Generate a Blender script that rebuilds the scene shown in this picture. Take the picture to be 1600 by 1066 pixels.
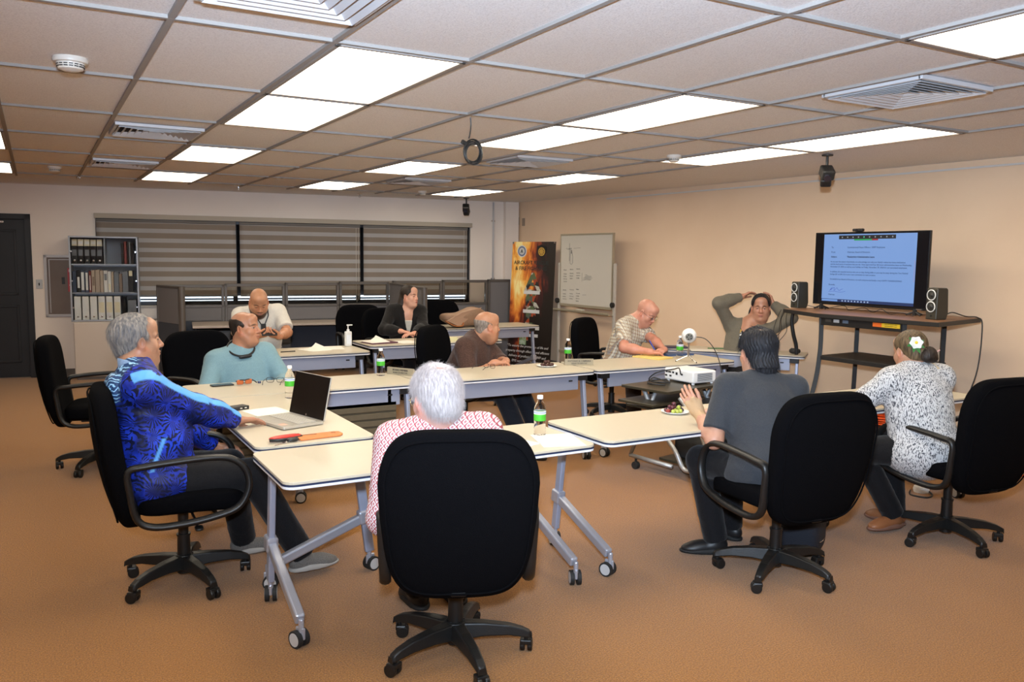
import bpy, bmesh, math, random
import numpy as np
from mathutils import Vector, Matrix, Euler
random.seed(7); RNG = np.random.RandomState(7)
PI = math.pi
for o in list(bpy.data.objects): bpy.data.objects.remove(o)
SC = bpy.context.scene; COL = SC.collection

# ------------------------------------------------------------ camera
cd = bpy.data.cameras.new('camera'); cam = bpy.data.objects.new('camera', cd); COL.objects.link(cam)
yaw, pitch, roll = .5224, -.1017, .0118
cd.sensor_width = 36; cd.lens = 1290.27 / 1600 * 36; cd.clip_start = .05; cd.clip_end = 60
f = Vector((math.sin(yaw)*math.cos(pitch), math.cos(yaw)*math.cos(pitch), math.sin(pitch)))
r = Vector((math.cos(yaw), -math.sin(yaw), 0)); u = r.cross(f)
c_, s_ = math.cos(roll), math.sin(roll)
R_ = r*c_ + u*s_; U_ = -r*s_ + u*c_
cam.matrix_world = Matrix(((R_.x, U_.x, -f.x, 0), (R_.y, U_.y, -f.y, 0), (R_.z, U_.z, -f.z, 1.6463), (0, 0, 0, 1)))
SC.camera = cam

# ------------------------------------------------------------ world, exposure
w = bpy.data.worlds.new('world'); SC.world = w; w.use_nodes = True
w.node_tree.nodes['Background'].inputs[0].default_value = (.75, .85, 1, 1)
w.node_tree.nodes['Background'].inputs[1].default_value = .25
SC.view_settings.view_transform = 'Standard'; SC.view_settings.look = 'None'
SC.view_settings.exposure = 0.12; SC.view_settings.gamma = 1
LAMP = 9.0
# the photographer's flash: a small bright head just above the camera, part of it bounced off the ceiling
def area(name, loc, size, power, col, target):
    l = bpy.data.lights.new(name, 'AREA'); l.energy = power; l.color = col; l.shape = 'RECTANGLE'; l.size = size[0]; l.size_y = size[1]
    o = bpy.data.objects.new(name, l); COL.objects.link(o); o.location = loc
    o.rotation_euler = (Vector(target) - Vector(loc)).to_track_quat('-Z', 'Y').to_euler(); return o
area('camera_flash', (-.12, -.06, 1.86), (.08, .05), 45, (.86, .92, 1), (3.0, 5.0, 1.1))
sl = bpy.data.lights.new('camera_flash_bounce', 'SPOT'); sl.energy = 1000; sl.color = (.62, .79, 1); sl.spot_size = 1.75; sl.spot_blend = .9; sl.shadow_soft_size = .05
so = bpy.data.objects.new('camera_flash_bounce', sl); COL.objects.link(so); so.location = (0, 0, 1.9); so.rotation_euler = (Vector((2.6, 3.4, 2.75)) - Vector((0, 0, 1.9))).to_track_quat('-Z', 'Y').to_euler()

# ------------------------------------------------------------ materials
def srgb(r, g, b):
    def l(c):
        c /= 255.; return c/12.92 if c <= .04045 else ((c+.055)/1.055)**2.4
    return (l(r), l(g), l(b), 1)
MATS = {}
def mat(name, col, rough=.5, metal=0, spec=.5, noise=None, bump=None, emit=None, sheen=0, trans=0, coat=0, alpha=1, ior=1.45):
    """noise=(scale, amount, colour2) mottles the colour; bump=(scale, strength)"""
    if name in MATS: return MATS[name]
    m = bpy.data.materials.new(name); m.use_nodes = True; nt = m.node_tree; b = nt.nodes['Principled BSDF']
    col = tuple(col) + (1,) if len(col) == 3 else col
    b.inputs['Base Color'].default_value = col; b.inputs['Roughness'].default_value = rough; b.inputs['Metallic'].default_value = metal
    b.inputs['Specular IOR Level'].default_value = spec; b.inputs['IOR'].default_value = ior
    b.inputs['Sheen Weight'].default_value = sheen; b.inputs['Transmission Weight'].default_value = trans; b.inputs['Coat Weight'].default_value = coat
    b.inputs['Alpha'].default_value = alpha
    tc = nt.nodes.new('ShaderNodeTexCoord')
    if noise:
        n = nt.nodes.new('ShaderNodeTexNoise'); n.inputs['Scale'].default_value = noise[0]; n.inputs['Detail'].default_value = 4
        nt.links.new(tc.outputs['Object'], n.inputs['Vector'])
        mx = nt.nodes.new('ShaderNodeMix'); mx.data_type = 'RGBA'
        c2 = tuple(noise[2]) + (1,) if len(noise[2]) == 3 else noise[2]
        mx.inputs[6].default_value = col; mx.inputs[7].default_value = c2
        mr = nt.nodes.new('ShaderNodeMapRange'); mr.inputs[1].default_value = .5 - .5*(1.01-noise[1]); mr.inputs[2].default_value = .5 + .5*(1.01-noise[1])
        nt.links.new(n.outputs['Fac'], mr.inputs[0]); nt.links.new(mr.outputs[0], mx.inputs[0]); nt.links.new(mx.outputs[2], b.inputs['Base Color'])
    if bump:
        n = nt.nodes.new('ShaderNodeTexNoise'); n.inputs['Scale'].default_value = bump[0]; n.inputs['Detail'].default_value = 3
        nt.links.new(tc.outputs['Object'], n.inputs['Vector'])
        bp = nt.nodes.new('ShaderNodeBump'); bp.inputs['Strength'].default_value = bump[1]; bp.inputs['Distance'].default_value = .01
        nt.links.new(n.outputs['Fac'], bp.inputs['Height']); nt.links.new(bp.outputs[0], b.inputs['Normal'])
    if emit:
        b.inputs['Emission Color'].default_value = tuple(emit[0]) + (1,) if len(emit[0]) == 3 else emit[0]; b.inputs['Emission Strength'].default_value = emit[1]
    MATS[name] = m; return m
def node_mat(name, fn):
    """fn(nt, bsdf) wires nodes of its own"""
    m = bpy.data.materials.new(name); m.use_nodes = True; fn(m.node_tree, m.node_tree.nodes['Principled BSDF']); MATS[name] = m; return m
class NB:
    """tiny node builder"""
    def __init__(s, nt): s.nt = nt
    def n(s, t, **kw):
        x = s.nt.nodes.new(t)
        for k, v in kw.items():
            if k.startswith('i_'): x.inputs[int(k[2:])].default_value = v
            else: setattr(x, k, v)
        return x
    def l(s, a, b): s.nt.links.new(a, b)
    def math(s, op, a, b=None, c=None):
        x = s.nt.nodes.new('ShaderNodeMath'); x.operation = op
        for i, v in enumerate((a, b, c)):
            if v is None: continue
            if isinstance(v, (int, float)): x.inputs[i].default_value = v
            else: s.l(v, x.inputs[i])
        return x.outputs[0]
    def mix(s, fac, a, b):
        x = s.nt.nodes.new('ShaderNodeMix'); x.data_type = 'RGBA'
        if isinstance(fac, (int, float)): x.inputs[0].default_value = fac
        else: s.l(fac, x.inputs[0])
        for i, v in ((6, a), (7, b)):
            if isinstance(v, tuple): x.inputs[i].default_value = v if len(v) == 4 else v + (1,)
            else: s.l(v, x.inputs[i])
        return x.outputs[2]
    def ramp(s, fac, stops, interp='LINEAR'):
        x = s.nt.nodes.new('ShaderNodeValToRGB'); x.color_ramp.interpolation = interp
        e = x.color_ramp.elements
        while len(e) < len(stops): e.new(.5)
        for k, (p, c) in enumerate(stops): e[k].position = p; e[k].color = c if len(c) == 4 else tuple(c) + (1,)
        s.l(fac, x.inputs[0]); return x.outputs[0]

# ------------------------------------------------------------ mesh helpers
def frame(rot):
    if rot is None: return Matrix.Identity(3)
    if isinstance(rot, Matrix): return rot.to_3x3()
    return Euler(rot).to_matrix()
class G:
    """collects shapes, builds ONE mesh object"""
    def __init__(s): s.v = []; s.f = []; s.mi = []; s.m = 0
    def add(s, vs, fs):
        o = len(s.v); s.v += [tuple(p) for p in vs]; s.f += [tuple(i+o for i in q) for q in fs]; s.mi += [s.m]*len(fs); return s
    def box(s, c, size, rot=None):
        R = frame(rot); c = Vector(c); h = [x/2 for x in size]
        vs = [c + R @ Vector((sx*h[0], sy*h[1], sz*h[2])) for sx in (-1, 1) for sy in (-1, 1) for sz in (-1, 1)]
        return s.add(vs, [(0, 1, 3, 2), (4, 6, 7, 5), (0, 4, 5, 1), (2, 3, 7, 6), (0, 2, 6, 4), (1, 5, 7, 3)])
    def bb(s, lo, hi): return s.box([(a+b)/2 for a, b in zip(lo, hi)], [b-a for a, b in zip(lo, hi)])
    def cyl(s, a, b, ra, rb=None, n=16, caps=True):
        a, b = Vector(a), Vector(b); rb = ra if rb is None else rb
        d = (b-a).normalized(); t = Vector((0, 0, 1)) if abs(d.z) < .9 else Vector((1, 0, 0)); x = d.cross(t).normalized(); y = d.cross(x)
        vs = []
        for p, r in ((a, ra), (b, rb)):
            for k in range(n):
                an = 2*PI*k/n; vs.append(p + (x*math.cos(an) + y*math.sin(an))*r)
        fs = [(k, (k+1) % n, n+(k+1) % n, n+k) for k in range(n)]
        fs = [tuple(reversed(q)) for q in fs]
        if caps: fs += [tuple(range(n)), tuple(reversed(range(n, 2*n)))]
        return s.add(vs, fs)
    def tube(s, pts, r, n=8, closed=False, flat=1.0, up=None):
        """tube along a path; r a number or a list; flat squashes one axis"""
        P = [Vector(p) for p in pts]; N = len(P); rs = r if isinstance(r, (list, tuple)) else [r]*N
        vs = []; px = None
        for i, p in enumerate(P):
            if closed: d = (P[(i+1) % N] - P[i-1])
            else: d = P[min(i+1, N-1)] - P[max(i-1, 0)]
            d.normalize()
            if px is None:
                t = Vector(up) if up else (Vector((0, 0, 1)) if abs(d.z) < .9 else Vector((1, 0, 0)))
                x = d.cross(t).normalized()
            else:
                x = (px - d*px.dot(d)).normalized()
            if up: x = d.cross(Vector(up)).normalized() if d.cross(Vector(up)).length > 1e-4 else x
            px = x; y = d.cross(x)
            for k in range(n):
                an = 2*PI*k/n; vs.append(p + (x*math.cos(an) + y*math.sin(an)*flat)*rs[i])
        fs = []
        for i in range(N if closed else N-1):
            j = (i+1) % N
            for k in range(n): fs.append((i*n+k, j*n+k, j*n+(k+1) % n, i*n+(k+1) % n))
        if not closed: fs += [tuple(range(n)), tuple(reversed(range((N-1)*n, N*n)))]
        return s.add(vs, fs)
    def lathe(s, prof, c=(0, 0, 0), n=24, rot=None, caps=True):
        R = frame(rot); c = Vector(c); vs = []
        for (r, z) in prof:
            for k in range(n):
                an = 2*PI*k/n; vs.append(c + R @ Vector((r*math.cos(an), r*math.sin(an), z)))
        fs = [(i*n+k, i*n+(k+1) % n, (i+1)*n+(k+1) % n, (i+1)*n+k) for i in range(len(prof)-1) for k in range(n)]
        if caps: fs += [tuple(reversed(range(n))), tuple(range((len(prof)-1)*n, len(prof)*n))]
        return s.add(vs, fs)
    def prism(s, poly, z0, z1, rot=None, c=(0, 0, 0)):
        R = frame(rot); c = Vector(c); n = len(poly)
        vs = [c + R @ Vector((x, y, z)) for z in (z0, z1) for x, y in poly]
        return s.add(vs, [tuple(reversed(range(n))), tuple(range(n, 2*n))] + [(k, (k+1) % n, n+(k+1) % n, n+k) for k in range(n)])
    def sphere(s, c, r, n=16, rot=None):
        R = frame(rot); c = Vector(c); r = (r, r, r) if isinstance(r, (int, float)) else r; m = n//2; vs = []
        for i in range(m+1):
            t = PI*i/m
            for k in range(n):
                a = 2*PI*k/n; vs.append(c + R @ Vector((r[0]*math.sin(t)*math.cos(a), r[1]*math.sin(t)*math.sin(a), -r[2]*math.cos(t))))
        return s.add(vs, [(i*n+k, i*n+(k+1) % n, (i+1)*n+(k+1) % n, (i+1)*n+k) for i in range(m) for k in range(n)])
    def sell(s, c, r, e1=.3, e2=.3, nu=40, nv=20, rot=None, deform=None):
        """superellipsoid: rounded cushion shapes"""
        R = frame(rot); c = Vector(c); vs = []
        def p(w, e): return math.copysign(abs(w)**e, w)
        for i in range(nv+1):
            v = -PI/2 + PI*i/nv
            v = v
            for k in range(nu):
                a = 2*PI*k/nu
                q = Vector((r[0]*p(math.cos(v), e1)*p(math.cos(a), e2), r[1]*p(math.cos(v), e1)*p(math.sin(a), e2), r[2]*p(math.sin(v), e1)))
                if deform: q = Vector(deform(q))
                vs.append(c + R @ q)
        return s.add(vs, [(i*nu+k, i*nu+(k+1) % nu, (i+1)*nu+(k+1) % nu, (i+1)*nu+k) for i in range(nv) for k in range(nu)])
    def build(s, name, m, parent=None, bevel=0, smooth=False, seg=2, weld=False):
        me = bpy.data.meshes.new(name); me.from_pydata(s.v, [], s.f); me.update()
        ms = m if isinstance(m, (list, tuple)) else [m]
        for x in ms: me.materials.append(x)
        if len(ms) > 1: me.polygons.foreach_set('material_index', s.mi)
        if smooth: me.polygons.foreach_set('use_smooth', [True]*len(me.polygons))
        o = bpy.data.objects.new(name, me); COL.objects.link(o)
        if parent: o.parent = parent
        if weld:
            b = bmesh.new(); b.from_mesh(me); bmesh.ops.remove_doubles(b, verts=b.verts, dist=1e-5); b.to_mesh(me); b.free()
        if bevel:
            b = o.modifiers.new('bevel', 'BEVEL'); b.width = bevel; b.segments = seg; b.limit_method = 'ANGLE'; b.angle_limit = .6
        if smooth == 'auto':
            me.set_sharp_from_angle(angle=.7)
        return o
def thing(name, label, cat, loc=(0, 0, 0), rz=0, group=None, kind=None):
    o = bpy.data.objects.new(name, None); COL.objects.link(o); o.empty_display_size = .1
    o.location = loc; o.rotation_euler = (0, 0, rz); tag(o, label, cat, group); return o
def tag(o, label, cat, group=None):
    o['label'] = label; o['category'] = cat
    if group: o['group'] = group
    return o
def struct(o): o['kind'] = 'structure'; return o
def kids(o): return [c for c in bpy.data.objects if c.parent == o]
def copy_tree(o, loc=None, rz=None, label=None, group=None):
    def rec(x, par):
        c = x.copy(); COL.objects.link(c); c.parent = par
        for ch in [q for q in ALLK.get(x.name, [])]: rec(ch, c)
        return c
    global ALLK
    ALLK = {}
    for q in bpy.data.objects:
        if q.parent: ALLK.setdefault(q.parent.name, []).append(q)
    c = rec(o, None)
    if loc is not None: c.location = loc
    if rz is not None: c.rotation_euler = (0, 0, rz)
    if label: c['label'] = label
    if group: c['group'] = group
    return c
def text(body, size, name, m, parent, loc, rot=(PI/2, 0, 0), align='CENTER', ext=.0006, xs=1.0, bold=0, shear=0, space=1):
    cu = bpy.data.curves.new('t', 'FONT'); cu.body = body; cu.size = size; cu.align_x = align; cu.align_y = 'CENTER'; cu.extrude = ext; cu.offset = bold; cu.shear = shear; cu.space_line = space
    cu.resolution_u = 2
    t = bpy.data.objects.new('t', cu); COL.objects.link(t)
    dg = bpy.context.evaluated_depsgraph_get(); me = bpy.data.meshes.new_from_object(t.evaluated_get(dg))
    bpy.data.objects.remove(t)
    me.transform(Matrix.Diagonal((xs, 1, 1, 1))); me.materials.clear(); me.materials.append(m)
    o = bpy.data.objects.new(name, me); COL.objects.link(o); o.parent = parent; o.location = loc; o.rotation_euler = rot
    return o
def spline(pts, n=6, closed=False):
    P = [Vector(p) for p in pts]; out = []; N = len(P)
    for i in range(N if closed else N-1):
        if closed: a, b, c, d = P[i-1], P[i], P[(i+1) % N], P[(i+2) % N]
        else: a, b, c, d = P[max(i-1, 0)], P[i], P[i+1], P[min(i+2, N-1)]
        for k in range(n):
            t = k/n; out.append(.5*((2*b) + (c-a)*t + (2*a-5*b+4*c-d)*t*t + (3*b-a-3*c+d)*t**3))
    if not closed: out.append(P[-1])
    return out
def rrect(w, h, r, n=5):
    out = []
    for cx, cy, a0 in ((w/2-r, h/2-r, 0), (-w/2+r, h/2-r, PI/2), (-w/2+r, -h/2+r, PI), (w/2-r, -h/2+r, 1.5*PI)):
        for k in range(n+1):
            a = a0 + PI/2*k/n; out.append((cx+r*math.cos(a), cy+r*math.sin(a)))
    return out
# ------------------------------------------------------------ room shell
CZ = 1.6463; CEIL = 2.4902; GX, GY = -.1481, 3.3121
XW, YW, AB, AR = 6.5156, 11.4659, -.1415, .0335
WOFF = .15   # the right wall stands this much further out than its first estimate
def bw(s, z, out=0): return Vector((XW - s*math.cos(AB) + out*math.sin(AB), YW - s*math.sin(AB) - out*math.cos(AB), z))
def rwp(s, z, out=0): return Vector((XW + WOFF + s*math.sin(AR) - out*math.cos(AR), YW - s*math.cos(AR) - out*math.sin(AR), z))
RZR = -PI/2 + AR
def carpet(nt, b):
    N = NB(nt); tc = N.n('ShaderNodeTexCoord')
    n1 = N.n('ShaderNodeTexNoise', i_2=150., i_3=4.); N.l(tc.outputs['Object'], n1.inputs[0])
    n2 = N.n('ShaderNodeTexNoise', i_2=1.6, i_3=4.); N.l(tc.outputs['Object'], n2.inputs[0])
    n3 = N.n('ShaderNodeTexNoise', i_2=60., i_3=2.); N.l(tc.outputs['Object'], n3.inputs[0])
    c1 = N.ramp(n1.outputs[0], [(.34, (.145, .056, .0065)), (.5, (.26, .104, .0125)), (.68, (.41, .187, .029))])
    c2 = N.mix(N.math('MULTIPLY', n3.outputs[0], .35), c1, (.22, .095, .016))
    c3 = N.mix(N.math('MULTIPLY', N.math('SUBTRACT', n2.outputs[0], .35), .55), c2, (.26, .11, .020))
    N.l(c3, b.inputs['Base Color']); b.inputs['Roughness'].default_value = .95; b.inputs['Specular IOR Level'].default_value = .15
    b.inputs['Sheen Weight'].default_value = .25
    bp = N.n('ShaderNodeBump'); bp.inputs['Strength'].default_value = .6; bp.inputs['Distance'].default_value = .006
    N.l(n1.outputs[0], bp.inputs['Height']); N.l(bp.outputs[0], b.inputs['Normal'])
m_carpet = node_mat('carpet', carpet)
def wallmat(nt, b, ca=(.80, .59, .405), cb=(.86, .65, .46)):
    N = NB(nt); tc = N.n('ShaderNodeTexCoord')
    n1 = N.n('ShaderNodeTexNoise', i_2=1.2, i_3=6.); N.l(tc.outputs['Object'], n1.inputs[0])
    n2 = N.n('ShaderNodeTexNoise', i_2=130., i_3=3.); N.l(tc.outputs['Object'], n2.inputs[0])
    c = N.ramp(n1.outputs[0], [(.3, ca), (.7, cb)])
    N.l(c, b.inputs['Base Color']); b.inputs['Roughness'].default_value = .6; b.inputs['Specular IOR Level'].default_value = .25
    bp = N.n('ShaderNodeBump'); bp.inputs['Strength'].default_value = .25; bp.inputs['Distance'].default_value = .004
    N.l(n2.outputs[0], bp.inputs['Height']); N.l(bp.outputs[0], b.inputs['Normal'])
m_wall = node_mat('wall_paint', wallmat); m_wall2 = node_mat('back_wall_grey', lambda nt, b: wallmat(nt, b, (.80, .715, .645), (.86, .775, .705)))  # back wall tone is greyer and cooler than the other walls
def tile(nt, b):
    N = NB(nt); tc = N.n('ShaderNodeTexCoord')
    n1 = N.n('ShaderNodeTexNoise', i_2=150., i_3=4.); N.l(tc.outputs['Object'], n1.inputs[0])
    n2 = N.n('ShaderNodeTexNoise', i_2=.9, i_3=3.); N.l(tc.outputs['Object'], n2.inputs[0])
    c = N.ramp(n1.outputs[0], [(.33, (.70, .69, .70)), (.5, (.83, .82, .83)), (.7, (.88, .875, .885))])
    c = N.mix(N.math('MULTIPLY', n2.outputs[0], .3), c, (.76, .73, .72))
    N.l(c, b.inputs['Base Color']); b.inputs['Roughness'].default_value = .9; b.inputs['Specular IOR Level'].default_value = .1
    bp = N.n('ShaderNodeBump'); bp.inputs['Strength'].default_value = .5; bp.inputs['Distance'].default_value = .003
    N.l(n1.outputs[0], bp.inputs['Height']); N.l(bp.outputs[0], b.inputs['Normal'])
m_tile = node_mat('ceiling_tile', tile)
m_grid = mat('ceiling_grid_metal', (.33, .31, .295), .7, spec=.2)
m_base = mat('rubber_baseboard', (.10, .085, .075), .6, noise=(9, .4, (.14, .115, .1)))
m_plug = mat('ivory_plastic', (.6, .55, .48), .4)
m_black = mat('black_plastic', (.012, .012, .013), .42, noise=(40, .3, (.02, .02, .02)))
m_chrome = mat('bright_metal', (.7, .7, .72), .2, 1)
m_white = mat('white_plastic', (.78, .78, .78), .35)

C0 = bw(13.0, 0); CB = bw(-.155, 0); RB = rwp(16.6, 0)
def wall(name, a, b, h=CEIL+.06, th=.12, m=None, z0=-.02):
    a, b = Vector(a), Vector(b); d = (b-a).normalized(); n = Vector((-d.y, d.x, 0))
    g = G(); vs = [p + n*k for k in (0, th) for p in (a, b)]
    g.prism([(v.x, v.y) for v in (vs[0], vs[1], vs[3], vs[2])][::-1], z0, h); return struct(g.build(name, m or m_wall))
LX = -6.2; FY = -5.0
wall('wall_right', CB, RB)
wall('wall_left', (LX, FY, 0), (LX, C0.y+.3, 0))
wall('wall_front', (RB.x+.2, FY, 0), (LX, FY, 0))
# back wall with the window opening: window spans s .62 .. 5.88, z .92 .. 2.10
S0, S1, Z0, Z1 = .64, 5.87, .93, 2.10
g = G()
def wb(s0, s1, z0, z1, o0=0, o1=-.14):
    A = [bw(s0, 0, o0), bw(s1, 0, o0), bw(s1, 0, o1), bw(s0, 0, o1)]
    g.prism([(v.x, v.y) for v in A], z0, z1)
wb(-.6, S0, -.02, CEIL+.06); wb(S1, 6.62, -.02, CEIL+.06); wb(S0, S1, -.02, Z0); wb(S0, S1, Z1, CEIL+.06)
wb(6.62, 8.62, 2.12, CEIL+.06); wb(8.62, 13.2, -.02, CEIL+.06)
struct(g.build('wall_back', m_wall2))
g = G(); g.bb((LX-.2, FY-.2, -.08), (7.6, 14.5, 0)); struct(g.build('floor', m_carpet))
g = G(); g.bb((LX-.2, FY-.2, CEIL+.012), (7.6, 14.5, CEIL+.1)); struct(g.build('ceiling', m_tile))
# T-bar grid of 2 ft x 4 ft tiles
g = G()
for i in range(-9, 10): g.bb((GX+.6096*i-.012, FY, CEIL-.001), (GX+.6096*i+.012, GY+1.2192*6.3, CEIL+.013))
for j in range(-6, 7):
    y = GY+1.2192*j; g.bb((LX, y-.012, CEIL-.0012), (GX+.6096*9.0+.012, y+.012, CEIL+.0128))
struct(g.build('trim_1', m_grid))
# baseboards
def board(name, a, b, h=.1, th=.012):
    a, b = Vector(a), Vector(b); d = (b-a).normalized(); n = Vector((d.y, -d.x, 0)); g = G()
    vs = [a, b, b+n*th, a+n*th]; g.prism([(v.x, v.y) for v in vs][::-1], 0, h); return struct(g.build(name, m_base, bevel=.003))
board('baseboard_back', bw(6.6, 0, .0005), bw(-.14, 0, .0005)); board('baseboard_right', rwp(0, 0, .0005), rwp(16, 0, .0005))
board('baseboard_left', (LX+.0005, FY, 0), (LX+.0005, 13, 0))
# pale cornice bead along the right wall and corner pilaster with its pipe
g = G(); g.tube([rwp(2.3, CEIL-.05, .012), rwp(15, CEIL-.05, .012)], .009, 6); struct(g.build('trim_2', mat('cornice_bead', (.72, .7, .68), .4)))
g = G(); A = [bw(-.13, 0, .0), bw(.09, 0, .0), bw(.09, 0, .10), bw(-.13, 0, .10)]
g.prism([(v.x, v.y) for v in A], 0, CEIL+.01); struct(g.build('trim_3', m_wall2))
pp = thing('conduit_pipe', 'thin bright vertical metal conduit pipe on the back wall near the room corner', 'pipe', bw(.27, 0, .03))
g = G(); g.cyl((0, 0, 0), (0, 0, CEIL-.002), .014, n=10); g.build('pipe', mat('galvanised', (.55, .56, .6), .3, .9), pp)
for z in (.4, 1.3, 2.2):
    g = G(); g.box((0, .012, z), (.06, .03, .02), (0, 0, AB)); g.build('clamp', m_chrome, pp)

# window: frame, glass, sill and daylight strip below the blinds
m_alu = mat('dark_window_frame', (.03, .03, .035), .4, .3)
m_glass = mat('window_glass', (.9, .95, 1), .02, trans=1, ior=1.1)
wn = bpy.data.objects.new('window_1', None); COL.objects.link(wn); wn.location = bw(S1, 0, 0); wn.rotation_euler = (0, 0, AB); struct(wn)
W = S1-S0; g = G()
g.bb((0, .04, Z0), (W, .10, Z0+.05)); g.bb((0, .04, Z1-.05), (W, .10, Z1)); g.bb((0, .04, Z0), (.05, .10, Z1)); g.bb((W-.05, .04, Z0), (W, .10, Z1))
for k in (1, 2): g.bb((W*k/3-.03, .04, Z0), (W*k/3+.03, .10, Z1))
g.build('window_frame', m_alu, wn, bevel=.004)
for k in range(3):
    g = G(); g.bb((W*k/3+.03, .065, Z0+.05), (W*(k+1)/3-.03, .071, Z1-.05)); g.build('window_glass', m_glass, wn)
g = G(); g.bb((-.01, -.03, Z0-.025), (W+.01, .04, Z0)); g.build('window_sill', mat('sill_paint', (.5, .45, .4), .5), wn, bevel=.004)
# pelmet board over the blinds
g = G(); g.bb((-.01, -.07, Z1-.01), (W+.01, -.001, Z1+.055)); g.build('pelmet', mat('pelmet_fabric', (.42, .37, .30), .6), wn, bevel=.003)
# zebra roller blinds: alternating dense taupe and sheer grey bands
def zebra(nt, b):
    N = NB(nt); tc = N.n('ShaderNodeTexCoord'); sp = N.n('ShaderNodeSeparateXYZ'); N.l(tc.outputs['Object'], sp.inputs[0])
    fz = N.math('FRACT', N.math('MULTIPLY', N.math('ADD', sp.outputs[2], 5.0), 1/.129))
    band = N.math('LESS_THAN', fz, .56)
    n = N.n('ShaderNodeTexNoise', i_2=2.5, i_3=3.); N.l(tc.outputs['Object'], n.inputs[0])
    wv = N.math('MULTIPLY', N.math('SINE', N.math('MULTIPLY', sp.outputs[2], 900.)), .02)
    dense = N.mix(n.outputs[0], (.19, .16, .125), (.25, .20, .165)); sheer = N.mix(n.outputs[0], (.33, .32, .32), (.40, .385, .38))
    N.l(N.mix(band, sheer, dense), b.inputs['Base Color']); b.inputs['Roughness'].default_value = .8
m_zebra = node_mat('zebra_blind_fabric', zebra)
m_rail = mat('blind_rail', (.16, .15, .14), .45)
for k, (s0, s1, lb) in enumerate(((4.11, 5.86, 'banded grey and taupe roller blind behind the glass-door bookcase, left of three'),
                                 (2.37, 4.06, 'banded grey and taupe roller blind between the two dark gaps, middle of three'),
                                 (.70, 2.32, 'banded grey and taupe roller blind nearest the room corner, right of three'))):
    t = thing('zebra_blind', lb, 'blind', bw(s1, 0, .04), AB, 'window blinds'); w_ = s1-s0
    g = G(); nx = 24
    for q in range(nx):
        x0, x1 = w_*q/nx, w_*(q+1)/nx
        y0, y1 = [.0035*math.sin(x*6.1+k*2) + .002*math.sin(x*17) for x in (x0, x1)]
        g.add([(x0, y0, 1.075), (x1, y1, 1.075), (x1, y1, 2.085), (x0, y0, 2.085), (x0, y0+.003, 1.075), (x1, y1+.003, 1.075), (x1, y1+.003, 2.085), (x0, y0+.003, 2.085)],
              [(0, 1, 2, 3), (7, 6, 5, 4)] + ([(0, 3, 7, 4)] if q == 0 else []) + ([(1, 5, 6, 2)] if q == nx-1 else []))
    g.build('fabric', m_zebra, t, smooth=True)
    g = G(); g.bb((-.003, -.008, 1.045), (w_+.003, .012, 1.078)); g.build('bottom_rail', m_rail, t, bevel=.004)
    g = G(); g.cyl((0, .004, 2.065), (w_, .004, 2.065), .02, n=12); g.build('roller', m_rail, t)
    if k:
        g = G(); g.tube(spline([(w_*.99-.01, -.02, 2.04), (w_*.99-.01, -.022, 1.5), (w_*.99-.012, -.022, 1.02), (w_*.99-.03, -.022, 1.0), (w_*.99-.045, -.022, 1.03), (w_*.99-.045, -.02, 2.04)], 5), .0025, 5)
        g.build('pull_chain', m_plug, t)
# glowing strips added outside low in the opening, standing in for daylight
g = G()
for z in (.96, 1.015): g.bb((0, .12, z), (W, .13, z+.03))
g.build('daylight_strips', mat('daylight_glow', (.7, .8, .85), .5, emit=((.8, .9, 1), 2.5)), wn)

g = G(); g.bb((-.1, .16, Z0-.1), (W+.1, .18, Z1+.1)); g.build('dark_backing', mat('dark_backing_panel', (.03, .03, .035), .7), wn)  # dark panel added behind the glass so the blind gaps stay dark
# black double door at the far left of the back wall
m_door = mat('black_door_paint', (.010, .011, .015), .5, noise=(3, .4, (.016, .018, .024)))
dr = bpy.data.objects.new('door_1', None); COL.objects.link(dr); dr.location = bw(8.62, 0, 0); dr.rotation_euler = (0, 0, AB); struct(dr)
g = G(); g.bb((1.93, -.03, 0), (2.0, .10, 2.12)); g.bb((0, -.03, 2.05), (2.0, .10, 2.12)); g.bb((0, -.03, 0), (.07, .10, 2.12)); g.build('door_frame', m_door, dr, bevel=.004)
for x0, x1 in ((.07, .998), (1.002, 1.93)):
    g = G(); g.bb((x0, .02, .01), (x1, .065, 2.05)); o = g.build('door_leaf', m_door, dr, bevel=.002)
    g = G()
    for a, b_, c, d in ((x0+.1, x1-.1, .2, .95), (x0+.1, x1-.1, 1.08, 1.92)):
        for q in (((a, c), (b_, c+.03)), ((a, d-.03), (b_, d)), ((a, c), (a+.03, d)), ((b_-.03, c), (b_, d))):
            g.bb((q[0][0], .008, q[0][1]), (q[1][0], .021, q[1][1]))
    g.build('panel_moulding', m_door, dr, bevel=.004)
g = G(); g.bb((1.05, .0, 2.0), (1.70, .02, 2.03)); g.build('door_closer', m_chrome, dr, bevel=.004)
g = G(); g.bb((1.42, .005, 1.48), (1.60, .021, 1.72)); g.build('door_notice', mat('notice_plate', (.55, .56, .6), .3, .3), dr, bevel=.004)
sw = thing('light_switch', 'small steel light switch plate between the black door and the fire cabinet', 'light switch', bw(6.55, 1.22, 0), AB)
g = G(); g.box((0, -.006, 0), (.075, .01, .12)); g.build('plate', mat('steel_plate', (.45, .44, .42), .35, .7), sw, bevel=.002)
g = G(); g.box((0, -.016, 0), (.012, .02, .03), (.4, 0, 0)); g.build('toggle', m_black, sw)
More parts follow.
